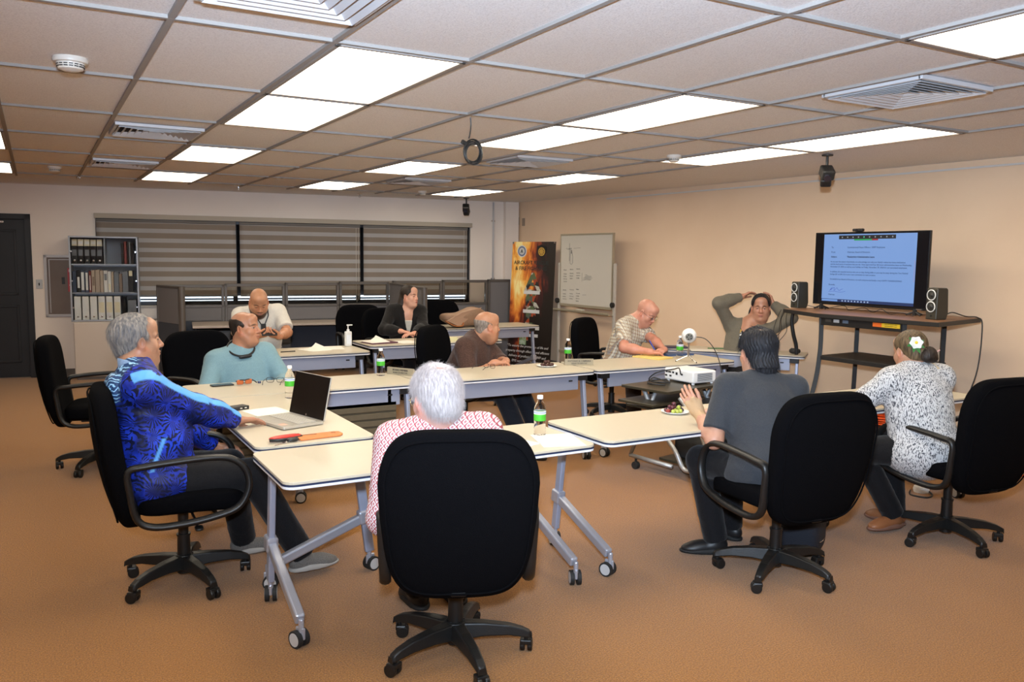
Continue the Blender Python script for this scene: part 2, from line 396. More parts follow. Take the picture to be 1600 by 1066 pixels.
# ------------------------------------------------------------ ceiling fittings
def cell(i, j): return GX+.6096*(i+.5), GY+1.2192*(j+.5)
def diffuser(nt, b):
    N = NB(nt); tc = N.n('ShaderNodeTexCoord'); b.inputs['Base Color'].default_value = (.8, .78, .7, 1); b.inputs['Roughness'].default_value = .4
    b.inputs['Emission Color'].default_value = (1, .885, .70, 1); b.inputs['Emission Strength'].default_value = LAMP
m_diff = node_mat('lit_diffuser', diffuser)
m_fr = mat('light_frame', (.36, .33, .31), .4, .2)
LIGHTS = [(2, 0, 'largest lit ceiling panel, front one of the pair left of the hanging cable coil'),
 (2, 1, 'lit ceiling panel directly behind the largest one, left of the hanging cable coil'),
 (2, 3, 'lit ceiling panel in the left row, just right of the ceiling air grille'), (2, 5, 'small lit ceiling panel farthest back in the left row'),
 (5, 0, 'long lit ceiling panel right of centre, front one of the middle pair'), (5, 1, 'lit ceiling panel right behind the hanging cable coil'),
 (5, 3, 'lit ceiling panel in the middle row, below left of the hanging cable coil'), (5, 5, 'small lit ceiling panel farthest back in the middle row'),
 (8, 0, 'lit ceiling panel nearest the right wall, above the hanging camera by the screen'), (8, 1, 'lit ceiling panel by the right wall with a smoke detector at its edge'),
 (8, 3, 'lit ceiling panel in the right row, beyond the round detector'), (8, 5, 'lit ceiling panel in the far right row above the small black hanging camera'),
 (5, -2, 'yellowish lit ceiling panel at the top right corner of the picture'),
 (-1, 3, 'lit ceiling panel cut by the left picture edge, the nearer of two'), (-1, 5, 'lit ceiling panel cut by the left picture edge, the farther of two'),
 (-1, 0, 'lit ceiling panel left outside the picture beside the front row'), (2, -2, 'unseen lit ceiling panel added overhead near the photographer'),
 (8, -2, 'unseen lit ceiling panel added above the right wall near the photographer'), (-1, -2, 'unseen lit ceiling panel added left of the photographer'), (-4, 0, 'lit ceiling panel far left outside the picture')]  # unseen panels of the nearest row are added to light the room
for i, j, lb in LIGHTS:
    x, y = cell(i, j); t = thing('ceiling_light', lb, 'ceiling light', (x, y, CEIL), 0, 'recessed ceiling lights')
    a, b = .6096/2-.012, 1.2192/2-.012
    g = G()
    for lo, hi in (((-a, -b, -.006), (a, -b+.022, .011)), ((-a, b-.022, -.006), (a, b, .011)), ((-a, -b, -.006), (-a+.022, b, .011)), ((a-.022, -b, -.006), (a, b, .011))): g.bb(lo, hi)
    g.build('frame', m_fr, t, bevel=.002)
    g = G(); g.bb((-a+.022, -b+.022, .0), (a-.022, b-.022, .008)); g.build('diffuser', m_diff, t)
m_vent = mat('vent_paint', (.60, .60, .62), .35, .1); m_hole = mat('duct_dark', (.03, .03, .035), .8)
for i, j, lb in ((1, -1, 'square louvred air diffuser cut by the top picture edge'), (1, 2, 'louvred ceiling air diffuser left of the lit panels, nearer of two'),
                 (1, 4, 'louvred ceiling air diffuser far left, behind the nearer one'), (6, -1, 'large square louvred air diffuser at the upper right'),
                 (6, 2, 'louvred air diffuser behind the middle lit pair'), (6, 4, 'small far air diffuser near the back wall, middle of the ceiling')):
    x, y = cell(i, j); t = thing('air_diffuser', lb, 'air vent', (x, y, CEIL+.004), 0, 'ceiling air diffusers')
    g = G(); H = .27; g.bb((-H+.03, -H+.03, .0), (H-.03, H-.03, .007)); g.build('duct_opening', m_hole, t)
    g = G()
    for q in range(6):
        a = H-.012-q*.042; b = a-.030; z0, z1 = -.012-.0*q, -.012
        if a < .03: break
        z_o, z_i = (-.006 if q == 0 else -.004), -.024+.002*q
        for k in range(4):
            A = k*PI/2; ca, sa = math.cos(A), math.sin(A)
            def P(u, v, z): return (u*ca-v*sa, u*sa+v*ca, z)
            g.add([P(-a, -a, z_i), P(a, -a, z_i), P(b, -b, z_o+.008), P(-b, -b, z_o+.008), P(-a, -a, z_i-.002), P(a, -a, z_i-.002), P(b, -b, z_o+.006), P(-b, -b, z_o+.006)],
                  [(0, 1, 2, 3), (7, 6, 5, 4), (0, 4, 5, 1), (2, 6, 7, 3)])
    g.build('louvres', m_vent, t)
    g = G()
    for lo, hi in (((-H-.01, -H-.01, -.018), (H+.01, -H+.012, .004)), ((-H-.01, H-.012, -.018), (H+.01, H+.01, .004)), ((-H-.01, -H, -.018), (-H+.012, H, .004)), ((H-.012, -H, -.018), (H+.01, H, .004))): g.bb(lo, hi)
    g.build('rim', m_vent, t, bevel=.003)
m_sd = mat('detector_plastic', (.72, .67, .6), .4)
for x, y, lb, s in ((.17, 4.26, 'round white smoke detector on the ceiling, large at the upper left', 1), (.204, 9.683, 'small round smoke detector on the ceiling above the black door and bookcase', .9),
                 (4.641, 5.397, 'round smoke detector at the edge of a lit panel near the right wall', .85), (4.498, 10.248, 'tiny smoke detector far back near the small hanging camera', .8)):
    t = thing('smoke_detector', lb, 'smoke detector', (x, y, CEIL+.012), 0, 'smoke detectors')
    g = G(); g.lathe([(.07*s, 0), (.074*s, -.012), (.07*s, -.022), (.05*s, -.024)], n=32); g.build('base', m_sd, t, smooth='auto')
    g = G(); g.lathe([(.058*s, -.022), (.056*s, -.034), (.05*s, -.05), (.03*s, -.058), (.001, -.06)], n=32); g.build('dome', m_sd, t, smooth='auto')
    g = G()
    for k in range(16):
        for z in (-.032, -.041):
            a = 2*PI*k/16; g.box((.055*s*math.cos(a), .055*s*math.sin(a), z), (.004, .016, .004), (0, 0, a))
    g.build('slots', m_black, t)
for x, y, lb in ((.46, 10.6, 'tiny chrome ceiling sprinkler above the fire cabinet and bookcase'), (2.27, 10.95, 'tiny chrome ceiling sprinkler near the back wall left of centre'), (4.0, 11.3, 'tiny chrome ceiling sprinkler near the back wall above the far blind')):
    t = thing('fire_sprinkler', lb, 'sprinkler', (x, y, CEIL+.012), 0, 'ceiling sprinklers')
    g = G(); g.lathe([(.04, 0), (.038, -.006), (.012, -.008)], n=20); g.build('escutcheon', m_chrome, t, smooth='auto')
    g = G(); g.cyl((0, 0, -.006), (0, 0, -.03), .008); g.tube([(-.012, 0, -.02), (-.014, 0, -.035), (0, 0, -.048)], .0025, 6); g.tube([(.012, 0, -.02), (.014, 0, -.035), (0, 0, -.048)], .0025, 6); g.cyl((0, 0, -.046), (0, 0, -.049), .016); g.build('head', m_chrome, t)
# hanging cable coil
t = thing('cable_coil', 'coiled black cable hanging from the ceiling grid left of the middle lit panels', 'cable', (2.333, 4.592, CEIL))
g = G(); g.tube(spline([(0, 0, 0), (.004, .002, -.05), (-.002, 0, -.1), (-.01, 0, -.13)], 5), .004, 6); g.build('hanging_lead', m_black, t)
g = G(); pts = []
for k in range(0, 6*24+1):
    a = 2*PI*k/24; lp = k/24; rr = .058 + .004*math.sin(lp*2.1); pts.append((.018+rr*math.sin(a) + .006*math.sin(lp*1.7), .003*math.cos(lp*3)-.0035*(lp-3), -.195+rr*1.12*math.cos(a)-.005*lp))
g.tube(pts, .0048, 6); g.build('coil', m_black, t, smooth=True)
g = G(); g.box((-.045, 0, -.155), (.03, .02, .024), (0, .4, 0)); g.cyl((-.03, 0, -.16), (-.01, 0, -.15), .007); g.build('plug', m_black, t, bevel=.003)
# hanging black cameras
for x, y, sc, rz, lb in ((5.48, 10.9, 1.0, -2.2, 'small black camera on a ceiling bracket far back near the room corner'), (5.547, 4.594, 1.0, -2.35, 'black camera on a short ceiling bracket in front of the right wall, near the screen')):
    t = thing('ceiling_camera', lb, 'camera', (x, y, CEIL), rz, 'cameras hanging from the ceiling')
    g = G(); g.lathe([(.045, 0), (.043, -.01), (.012, -.014)], n=20); g.cyl((0, 0, -.01), (0, 0, -.13), .011); g.sphere((0, 0, -.135), .02); g.build('bracket', m_black, t, smooth='auto')
    g = G(); g.box((.03, .0, -.145), (.12, .10, .085), (0, .6, .2)); g.build('housing', m_black, t, bevel=.015, seg=3)
    g = G(); g.box((-.03, .0, -.20), (.10, .085, .07), (0, .75, -.1)); g.build('lamp_head', m_black, t, bevel=.015, seg=3)
    g = G(); g.cyl((.075, .0, -.185), (.09, .0, -.197), .028, n=20); g.build('lens', mat('lens_glass', (.02, .02, .03), .05, coat=1), t)

# ------------------------------------------------------------ flip-top training tables
m_top = mat('cream_laminate', (.535, .475, .365), .32, noise=(2.2, .3, (.56, .50, .385)))
m_edge = mat('white_edge', (.72, .72, .74), .4); m_line = mat('dark_edge_line', (.02, .03, .07), .4)
m_steel = mat('silver_paint', (.36, .40, .52), .4, .35); m_alu2 = mat('cast_silver', (.44, .46, .53), .35, .5)
m_hub = mat('grey_wheel_disc', (.48, .48, .48), .5); m_rub = mat('black_rubber', (.015, .015, .015), .7)
def make_table(L=1.54, D=.60, H=.73):
    t = thing('training_table', 'x', 'table')
    g = G(); g.prism(rrect(L, D, .05), H-.012, H); g.build('tabletop', m_top, t, bevel=.0015)
    g = G(); g.prism(rrect(L+.004, D+.004, .052), H-.020, H-.012); g.build('edge_line', m_line, t)
    g = G(); g.prism(rrect(L+.001, D+.001, .05), H-.033, H-.020); g.build('edge_band', m_edge, t, bevel=.003)
    g = G(); g.bb((-L/2+.14, D/2-.075, H-.155), (L/2-.14, D/2-.05, H-.04)); g.build('apron_rail', m_steel, t, bevel=.004)
    for s in (-1, 1):
        g = G(); g.bb((s*(L/2-.10)-.045, D/2-.095, H-.08), (s*(L/2-.10)+.045, D/2-.04, H-.034)); g.build('flip_hinge', m_black, t, bevel=.004)
    g = G(); g.bb((-L/2+.2, D/2-.0495, H-.085), (-L/2+.235, D/2-.046, H-.073)); g.build('maker_plate', m_black, t)
    for s in (-1, 1):
        x = s*(L/2-.075); yt, yb = D/2-.085, D/2-.015
        g = G(); ang = math.atan2(yb-yt, H-.08-.12)
        P = lambda z: Vector((x, yt+(yb-yt)*(H-.08-z)/(H-.08-.12), z))
        mid = (P(H-.04)+P(.10))/2; g.box(mid, (.03, .05, H-.04-.10), (ang, 0, 0)); lg = g.build('leg', m_steel, t, bevel=.008, seg=3)
        g = G(); a, b = P(.30) + Vector((0, .02, 0)), Vector((x, -D/2+.075, .115)); d = b-a
        g.box((a+b)/2, (.042, d.length, .05), (math.atan2(d.z, d.y) if d.y > 0 else math.atan2(-d.z, -d.y), 0, 0)); g.build('foot_beam', m_alu2, lg, bevel=.01, seg=3)
        g = G(); g.box(P(.295), (.055, .075, .075), (ang, 0, 0)); g.build('leg_bracket', m_alu2, lg, bevel=.012, seg=3)
        for yy, rz in ((yb, .3*s), (-D/2+.06, -.4*s)):
            R = Matrix.Rotation(rz+PI/2*0, 3, 'Z'); c = Vector((x, yy, 0))
            w_ = G(); w_.cyl(c+Vector((0, 0, .05)), c+Vector((0, 0, .125)), .012)
            w_.box(c+R@Vector((0, .006, .062)), (.014, .05, .05), R); cs = w_.build('caster', m_alu2, lg, bevel=.004)
            w_ = G()
            for q in (-1, 1): w_.cyl(c+R@Vector((q*.008, .015, .0375)), c+R@Vector((q*.028, .015, .0375)), .0375, n=28)
            for q in (-1, 1): w_.m = 1; w_.cyl(c+R@Vector((q*.0275, .015, .0375)), c+R@Vector((q*.0292, .015, .0375)), .029, n=28)
            w_.build('wheel', (m_rub, m_hub), cs, bevel=.002)
    return t
TB = make_table(); tg = 'folding tables on casters'
TABLES = [((1.60, 3.555, 0), 0, 'cream table nearest the camera, behind the foremost black chair', 1.0),
 ((1.17, 4.675, 0), -PI/2, 'cream table carrying the open laptop, in front of the person in the blue jacket', .97),
 ((1.61, 5.75, 0), PI, 'cream table in front of the person in the light blue sweater', 1.0),
 ((3.165, 5.75, 0), PI, 'cream table with two eyeglasses and chocolates, before the person in the brown shirt', 1.0),
 ((4.73, 5.75, 0), PI, 'cream table with the ball microphone, before the person in the plaid shirt', 1.0),
 ((3.22, 3.575, 0), 0, 'cream table with the grape plate, beside the person in dark grey', 1.0),
 ((4.84, 3.56, 0), 0, 'cream table before the person with the white flower', 1.0),
 ((1.98, 7.77, 0), PI, 'back row cream table under the elbows of the person with the phone', 1.0),
 ((3.68, 8.22, 0), PI, 'back row cream table with papers before the person in the black jacket', 1.0),
 ((5.09, 9.72, 0), PI, 'cream table farthest back, carrying the tan bag beside the banner', 1.0)]
for k, (loc, rz, lb, sx) in enumerate(TABLES):
    o = TB if k == 0 else copy_tree(TB)
    o.location = loc; o.rotation_euler = (0, 0, rz); o.scale = (sx, 1, 1); o['label'] = lb; o['group'] = tg
mp_ = thing('privacy_screen', 'dark olive ribbed privacy screen hanging under the table of the light blue sweater', 'screen panel', (1.61, 5.50, 0), 0)
g = G(); g.bb((-.60, 0, .10), (.60, .012, .60)); g.build('panel', mat('olive_screen', (.055, .042, .022), .7), mp_)
g = G()
for k in range(9): g.bb((-.60, -.008, .115+k*.053), (.60, .001, .115+k*.053+.040))
g.build('ribs', mat('olive_rib', (.085, .065, .035), .7, noise=(20, .3, (.11, .085, .05))), mp_, bevel=.004)
for x in (-.55, .55):
    g = G(); g.bb((x-.012, .0, .58), (x+.012, .01, .70)); g.build('hanger', m_black, mp_)
a, b = Vector((5.50, 6.62, 0)), Vector((6.36, 5.42, 0)); d = (b-a).normalized(); nrm = Vector((-d.y, d.x, 0))
o = copy_tree(TB, (a+b)/2 + nrm*.20, math.atan2(d.y, d.x)+PI, 'slanted cream table by the right wall before the person in the grey cardigan', tg); o.scale = (.96, .66, 1)

# ------------------------------------------------------------ office chairs
m_fab = mat('black_chair_fabric', (.0022, .0022, .0028), 1, spec=.05, sheen=0, bump=(420, .35), noise=(300, .5, (.004, .004, .005)))
m_arm = mat('chair_black_plastic', (.009, .009, .009), .4, bump=(180, .08))
def make_chair():
    t = thing('office_chair', 'x', 'chair')
    g = G(); g.sell((0, .03, .455), (.255, .25, .058), .45, .38, 48, 16, deform=lambda q: (q.x, q.y, q.z - .03*max(0, q.y/.25)**3 + .012*(abs(q.x)/.25)**2)); g.build('seat', m_fab, t, smooth=True)
    def bend(q):
        tz = (q.z+.34)/.68          # 0 bottom .. 1 top
        wx = .86 + .18*math.sin(min(1, tz*1.25)*PI/2) - .10*max(0, tz-.72)/.28
        y = q.y - .115*tz - .03*math.sin(tz*PI) + .35*(q.x*wx)**2
        return (q.x*wx, y, q.z)
    g = G(); g.sell((0, -.235, .685), (.29, .058, .335), .42, .5, 64, 32, deform=bend); g.build('backrest', m_fab, t, smooth=True)
    # piping running round the rear shell
    g = G(); pts = []
    for k in range(72):
        a = 2*PI*k/72; ca, sa = math.cos(a), math.sin(a); e = .42
        q = Vector((.265*math.copysign(abs(ca)**e, ca), -.050, .305*math.copysign(abs(sa)**e, sa)))
        q = Vector(bend(q)) + Vector((0, -.004, 0)); pts.append(q + Vector((0, -.235, .685)))
    g.tube(pts, .0045, 6, closed=True); g.build('piping', m_fab, t, smooth=True)
    for s in (-1, 1):
        pts = [(-.245, .655), (-.17, .675), (-.05, .685), (.10, .69), (.20, .675), (.265, .62), (.28, .53), (.23, .44), (.12, .405), (-.02, .385), (-.15, .385), (-.215, .43), (-.24, .55)]
        g = G(); P = spline([(s*(.285 + .008*math.sin(i)), y, z) for i, (y, z) in enumerate(pts)], 6, closed=True)
        g.tube(P, .0165, 10, closed=True, flat=1.45, up=(1, 0, 0)); g.build('armrest', m_arm, t, smooth=True)
    g = G(); g.bb((-.09, -.12, .375), (.09, .12, .402)); g.bb((-.035, -.25, .375), (.035, -.08, .392)); g.box((0, -.27, .44), (.06, .02, .15), (-.25, 0, 0)); g.build('seat_mechanism', m_arm, t, bevel=.006)
    g = G(); g.tube([(.06, .03, .385), (.20, .04, .375), (.265, .045, .36)], .006, 8); g.sell((.285, .05, .355), (.035, .02, .008), .6, .6, 16, 8); g.build('height_lever', m_arm, t, smooth='auto')
    g = G(); g.cyl((0, 0, .05), (0, 0, .24), .034, .030, 20); g.cyl((0, 0, .24), (0, 0, .25), .034, .034, 20); g.cyl((0, 0, .25), (0, 0, .38), .024, .026, 20); g.build('gas_lift', m_arm, t, smooth='auto')
    g = G(); g.cyl((0, 0, .085), (0, 0, .145), .052, .045, 20)
    for k in range(5):
        a = 2*PI*k/5; ca, sa = math.cos(a), math.sin(a)
        def P(u, v, z): return (u*ca-v*sa, u*sa+v*ca, z)
        secs = [(.02, .040, .075, .142), (.12, .034, .085, .138), (.22, .028, .083, .125), (.28, .024, .072, .108), (.31, .022, .066, .092), (.318, .012, .066, .08)]
        vs = []; fs = []
        for (u, hw, z0, z1) in secs: vs += [P(u, -hw, z0), P(u, hw, z0), P(u, hw*.7, z1), P(u, -hw*.7, z1)]
        for i in range(len(secs)-1):
            for q in range(4): fs.append((i*4+q, i*4+(q+1) % 4, i*4+4+(q+1) % 4, i*4+4+q))
        fs += [(0, 1, 2, 3), tuple(reversed(range(20, 24)))]; g.add(vs, fs)
    base = g.build('star_base', m_arm, t, bevel=.006, seg=2)
    for k in range(5):
        a = 2*PI*k/5; c = Vector((.295*math.cos(a), .295*math.sin(a), 0)); R = Matrix.Rotation(a+.9+k*1.3, 3, 'Z')
        g = G()
        for q in (-1, 1): g.cyl(c+R@Vector((q*.006, .012, .027)), c+R@Vector((q*.026, .012, .027)), .027, n=20)
        g.cyl(c+Vector((0, 0, .04)), c+Vector((0, 0, .08)), .009); g.box(c+R@Vector((0, .006, .045)), (.05, .045, .022), R)
        g.build('caster', m_arm, base, bevel=.005)
    return t
CH = make_chair(); cg = 'black fabric office chairs'
CHAIRS = [((1.45, 2.96), 66, 47, 'foremost black office chair, seen from behind, with the white-haired person'),
 ((.588, 4.298), -4, 70, 'black office chair on the left holding the person in the blue jacket'),
 ((3.31, 2.95), 82, 64, 'black office chair behind the person in dark grey'),
 ((4.635, 2.85), 82, 34, 'black office chair at the right picture edge behind the person with the flower'),
 ((.38, 6.95), -10, 20, 'empty black office chair behind the head of the person in the blue jacket'),
 ((1.22, 6.75), -70, 10, 'black office chair behind the person in the light blue sweater'),
 ((3.30, 6.56), -50, 30, 'black office chair behind the person in the brown shirt'),
 ((5.14, 6.84), -58, 50, 'black office chair behind the person in the plaid shirt'),
 ((3.48, 9.72), -100, 5, 'empty black office chair behind the hand sanitizer, left of the person in the black jacket'),
 ((3.66, 9.02), -75, 40, 'black office chair holding the person in the black jacket'),
 ((4.95, 10.42), -95, 25, 'empty black office chair behind the tan bag')]
for k, ((x, y), fac, br, lb) in enumerate(CHAIRS):
    o = CH if k == 0 else copy_tree(CH)
    o.location = (x, y, 0); o.rotation_euler = (0, 0, math.radians(fac-90)); o['label'] = lb; o['group'] = cg
    for c in kids(o):
        if c.name.startswith('star_base'): c.rotation_euler = (0, 0, math.radians(br-(fac-90)))
# ------------------------------------------------------------ bookcase and cabinets by the back wall
m_case = mat('case_grey', (.30, .31, .34), .4, .2); m_glas = mat('bookcase_glass', (.92, .96, 1), .03, trans=1, ior=1.12)
bc = thing('glass_bookcase', 'grey steel bookcase with glass doors and three shelves of binders under the blinds', 'bookcase', bw(6.15, .755, .10), AB)
W_, H_, D_ = .80, 1.09, .34
g = G(); g.bb((0, -D_, 0), (.02, 0, H_)); g.bb((W_-.02, -D_, 0), (W_, 0, H_)); g.bb((0, -D_, H_-.02), (W_, 0, H_)); g.bb((0, -D_, 0), (W_, 0, .02)); g.bb((0, -.012, 0), (W_, 0, H_)); g.build('carcass', m_case, bc, bevel=.002)
for z in (.355, .72):
    g = G(); g.bb((.02, -D_+.03, z), (W_-.02, -.012, z+.018)); g.build('shelf', m_case, bc, bevel=.002)
g = G(); g.bb((.40, -D_+.03, .738), (.414, -.012, H_-.02)); g.build('divider', m_case, bc)
for z0, z1 in ((.02, .345), (.36, .71), (.735, H_-.02)):
    g = G(); g.bb((.022, -D_-.004, z0), (W_-.022, -D_, z1)); o = g.build('glass_door', m_glas, bc)
    for x in (.03, W_-.03):
        g = G(); g.cyl((x, -D_-.02, z0+.16), (x, -D_-.004, z0+.16), .010); g.build('door_knob', m_chrome, o)
B0 = bw(6.15, .755, .10); Rb = Matrix.Rotation(AB, 3, 'Z')
def bcp(x, y, z): return B0 + Rb @ Vector((x, y, z))
mb = {'black': mat('binder_black', (.015, .015, .018), .35), 'white': mat('binder_white', (.72, .70, .66), .3), 'grey': mat('binder_grey', (.16, .17, .19), .4), 'tan': mat('book_tan', (.42, .33, .25), .6),
      'red': mat('book_red', (.22, .04, .03), .5), 'cream': mat('paper_label', (.72, .64, .45), .6), 'blue': mat('binder_blue', (.05, .07, .12), .3), 'brown': mat('book_brown', (.22, .15, .11), .6)}
def binder(x, w_, h, z, c, lb, gr, d=.25, lbl=None, ring=False):
    t = thing('ring_binder' if ring else 'book', lb, 'binder' if ring else 'book', bcp(x+w_/2, -D_+.045, z), AB, gr)
    g = G(); g.bb((-w_/2, 0, 0), (-w_/2+.003, d, h)); g.bb((w_/2-.003, 0, 0), (w_/2, d, h)); g.bb((-w_/2, 0, 0), (w_/2, .004, h)); g.build('cover', mb[c], t, bevel=.0012)
    g = G(); g.bb((-w_/2+.004, .008, .004), (w_/2-.004, d-.006, h-.006)); g.build('pages', mat('page_block', (.65, .62, .55), .8), t)
    if lbl:
        g = G(); g.bb((-w_/2+.008, -.001, h*lbl[1]), (w_/2-.008, 0, h*lbl[2])); g.build('spine_label', mb[lbl[0]], t)
    if ring:
        g = G(); g.lathe([(.010, 0), (.012, .0015), (.008, .002)], (0, -.001, .04), 14, (PI/2, 0, 0)); g.build('finger_ring', m_chrome, t)
for k in range(5):
    binder(.028+k*.072, .066, .225, .738, 'black', ('black ring binder, number %s from the left on the top bookcase shelf' % ('one', 'two', 'three', 'four', 'five')[k]), 'black ring binders on the top shelf', lbl=('grey', .45, .8), ring=True)
for k in range(5):   # cream document boxes above the binders
    t = thing('document_box', 'cream paper file lying behind the black binder tops, number %s from the left' % ('one', 'two', 'three', 'four', 'five')[k], 'file', bcp(.061+k*.072, -D_+.07, .965), AB, 'cream files above the black binders')
    g = G(); g.bb((-.031, 0, 0), (.031, .22, .085)); g.build('box', mb['cream'], t, bevel=.002); g = G(); g.bb((-.026, -.001, .02), (.026, 0, .06)); g.build('label', mb['white'], t)
x = .60
for c, w_, h, lb in (('black', .03, .27, 'slim black book right of the empty top shelf space'), ('red', .032, .29, 'dark red book on the top shelf of the bookcase'), ('black', .018, .28, 'thin black book right of the red one on the top shelf'), ('grey', .02, .29, 'thin grey book on the top shelf'), ('black', .03, .27, 'black book at the right end of the top shelf')):
    binder(x, w_, h, .738, c, lb, None); x += w_+.004
x = .03
for k, (c, w_, h, lbl) in enumerate((('blue', .045, .27, None), ('black', .045, .28, ('white', .2, .7)), ('blue', .05, .285, ('white', .1, .9)), ('blue', .045, .28, ('white', .1, .9)), ('red', .03, .27, ('white', .1, .8)),
        ('tan', .045, .285, ('brown', .3, .7)), ('tan', .055, .29, None), ('tan', .04, .28, None), ('white', .05, .28, ('grey', .55, .85)), ('white', .04, .27, ('cream', .1, .4)), ('tan', .03, .265, None), ('grey', .06, .26, None), ('brown', .04, .24, None), ('grey', .07, .27, None), ('black', .06, .28, ('cream', .75, .99)))):
    if x + w_ > .775: break
    wd = ('first', 'second', 'third', 'fourth', 'fifth', 'sixth', 'seventh', 'eighth', 'ninth', 'tenth', 'eleventh', 'twelfth', 'thirteenth', 'fourteenth', 'fifteenth')[k]
    nm = {'blue': 'dark blue', 'black': 'black', 'red': 'dark red', 'tan': 'tan', 'white': 'white', 'grey': 'grey', 'brown': 'brown'}[c]
    binder(x, w_-.004, h, .373, c, '%s spine, %s from the left on the middle bookcase shelf' % (nm, wd), 'books on the middle shelf', lbl=lbl); x += w_
for k in range(6):
    wd = ('first', 'second', 'third', 'fourth', 'fifth', 'sixth')[k]
    binder(.035+k*.092, .078, .30, .02, 'white', 'white lever binder, %s from the left on the bottom bookcase shelf' % wd, 'white binders on the bottom shelf', ring=True, lbl=('cream', .3, .75) if k > 2 else None)
binder(.035+6*.092, .05, .29, .02, 'black', 'black binder right of the white ones on the bottom shelf', None); binder(.66, .1, .25, .02, 'grey', 'wide grey binder at the right end of the bottom bookcase shelf', None)
cb = thing('low_cabinet', 'cream low cabinet under the glass bookcase', 'cabinet', bw(6.13, 0, .02), AB)
g = G(); g.bb((0, -.42, .04), (1.12, 0, .75)); g.build('carcass', mat('cabinet_beige', (.50, .43, .37), .45), cb, bevel=.004)
for x0 in (.01, .565):
    g = G(); g.bb((x0, -.436, .06), (x0+.545, -.42, .735)); d_ = g.build('door', mat('cabinet_door_beige', (.52, .445, .38), .45), cb, bevel=.003)
    g = G(); g.bb((x0+(.5 if x0 < .3 else .03), -.452, .52), (x0+(.515 if x0 < .3 else .045), -.436, .64)); g.build('handle', m_chrome, d_, bevel=.003)
g = G(); g.bb((.02, -.40, 0), (1.10, -.02, .04)); g.build('plinth', m_base, cb)
# fire extinguisher cabinet
fc = thing('fire_cabinet', 'recessed grey fire extinguisher cabinet with a red arrow sign left of the bookcase', 'fire cabinet', bw(6.49, .79, 0), AB)
mfc = mat('fire_cabinet_frame', (.42, .40, .40), .4, .3)
g = G()
for q in (((0, -.02, 0), (.40, 0, .035)), ((0, -.02, .775), (.40, 0, .81)), ((0, -.02, 0), (.035, 0, .81)), ((.365, -.02, 0), (.40, 0, .81))): g.bb(*q)
g.build('frame', mfc, fc, bevel=.003)
g = G(); g.bb((.035, -.006, .035), (.365, -.001, .775)); g.build('door_pane', mat('fire_pane', (.20, .165, .15), .15, .2, noise=(3, .3, (.27, .23, .21))), fc)
g = G(); g.bb((.055, -.012, .055), (.065, -.006, .755)); g.bb((.055, -.012, .745), (.345, -.006, .755)); g.build('door_trim', mfc, fc)
g = G(); g.bb((.27, -.0085, .33), (.385, -.0065, .64)); g.build('sign', mat('sign_red', (.45, .03, .04), .4), fc)
mw_ = mat('sign_white', (.8, .8, .8), .5)
g = G(); g.bb((.31, -.0098, .42), (.345, -.0088, .56)); g.prism([(.285, .42), (.3275, .345), (.37, .42)], .0088, .0098, rot=Matrix(((1, 0, 0), (0, 0, -1), (0, 1, 0)))); g.build('arrow', mw_, fc)
text('FIRE', .05, 'lettering', mw_, fc, (.3275, -.0092, .602)); 
g = G(); g.bb((.20, -.012, .43), (.235, -.0065, .52)); g.build('latch', m_black, fc, bevel=.002)

# ------------------------------------------------------------ glazed office partitions and desks along the back wall
m_pf = mat('partition_frame', (.105, .09, .08), .45, .2); m_pfab = mat('partition_fabric', (.145, .135, .14), .9, bump=(300, .3), noise=(200, .3, (.17, .16, .16))); m_pfab2 = mat('partition_fabric_dark', (.05, .055, .07), .9, bump=(300, .3))
m_pgl = mat('partition_glass', (.75, .72, .68), .03, trans=1, ior=1.15)
def pane_panel(name, lb, s0, s1, out, z1, glass, gz=(.90, 1.13)):
    t = thing(name, lb, 'office partition', bw(s1, 0, out), AB, 'glazed office partitions'); w_ = s1-s0
    g = G(); g.bb((0, -.03, .06), (.035, .03, z1)); g.bb((w_-.035, -.03, .06), (w_, .03, z1)); g.bb((0, -.03, z1-.04), (w_, .03, z1)); g.bb((0, -.03, .03), (w_, .03, .1))
    if glass: g.bb((0, -.03, gz[0]-.035), (w_, .03, gz[0]))
    g.build('frame', m_pf, t, bevel=.004)
    if glass:
        for q in (((.035, -.02, gz[0]), (.075, .02, z1-.04)), ((w_-.075, -.02, gz[0]), (w_-.035, .02, z1-.04))): pass
        g = G(); g.bb((.035, -.004, gz[0]), (w_-.035, .004, z1-.04)); g.build('glass_pane', m_pgl, t)
        g = G(); g.bb((.035, -.022, .74), (w_-.035, .022, gz[0]-.035)); g.build('upper_fabric', m_pfab, t, bevel=.003)
        g = G(); g.bb((.035, -.022, .1), (w_-.035, .022, .735)); g.build('lower_fabric', m_pfab2, t, bevel=.003)
    else:
        g = G(); g.bb((.035, -.022, .1), (w_-.035, .022, z1-.04)); g.build('fabric', m_pfab, t, bevel=.003)
    for x in (.05, w_-.05):
        g = G(); g.cyl((x, 0, 0), (x, 0, .04), .02); g.build('foot', m_black, t)
    return t
PO = .40
SS = [(5.08, 4.30), (4.295, 3.50), (3.495, 2.75), (2.745, 2.03), (1.97, 1.22), (1.215, .50)]
for k, (a, b) in enumerate(SS):
    pane_panel('glazed_partition', ('glazed partition panel at the left end of the row, beside the wing panel', 'glazed partition panel above the person in the light blue sweater', 'glazed partition panel behind the person with the phone', 'glazed partition panel above the hand sanitizer', 'glazed partition panel left of the face of the person in the black jacket', 'glazed partition panel right of the head of the person in the black jacket', 'glazed partition panel under the hanging pull chain by the room corner')[k], b, a, PO, 1.225+.013*k, True, (.95, 1.2))
pane_panel('solid_partition', 'plain grey fabric partition panel next to the banner', .13, .49, PO, 1.30, False)
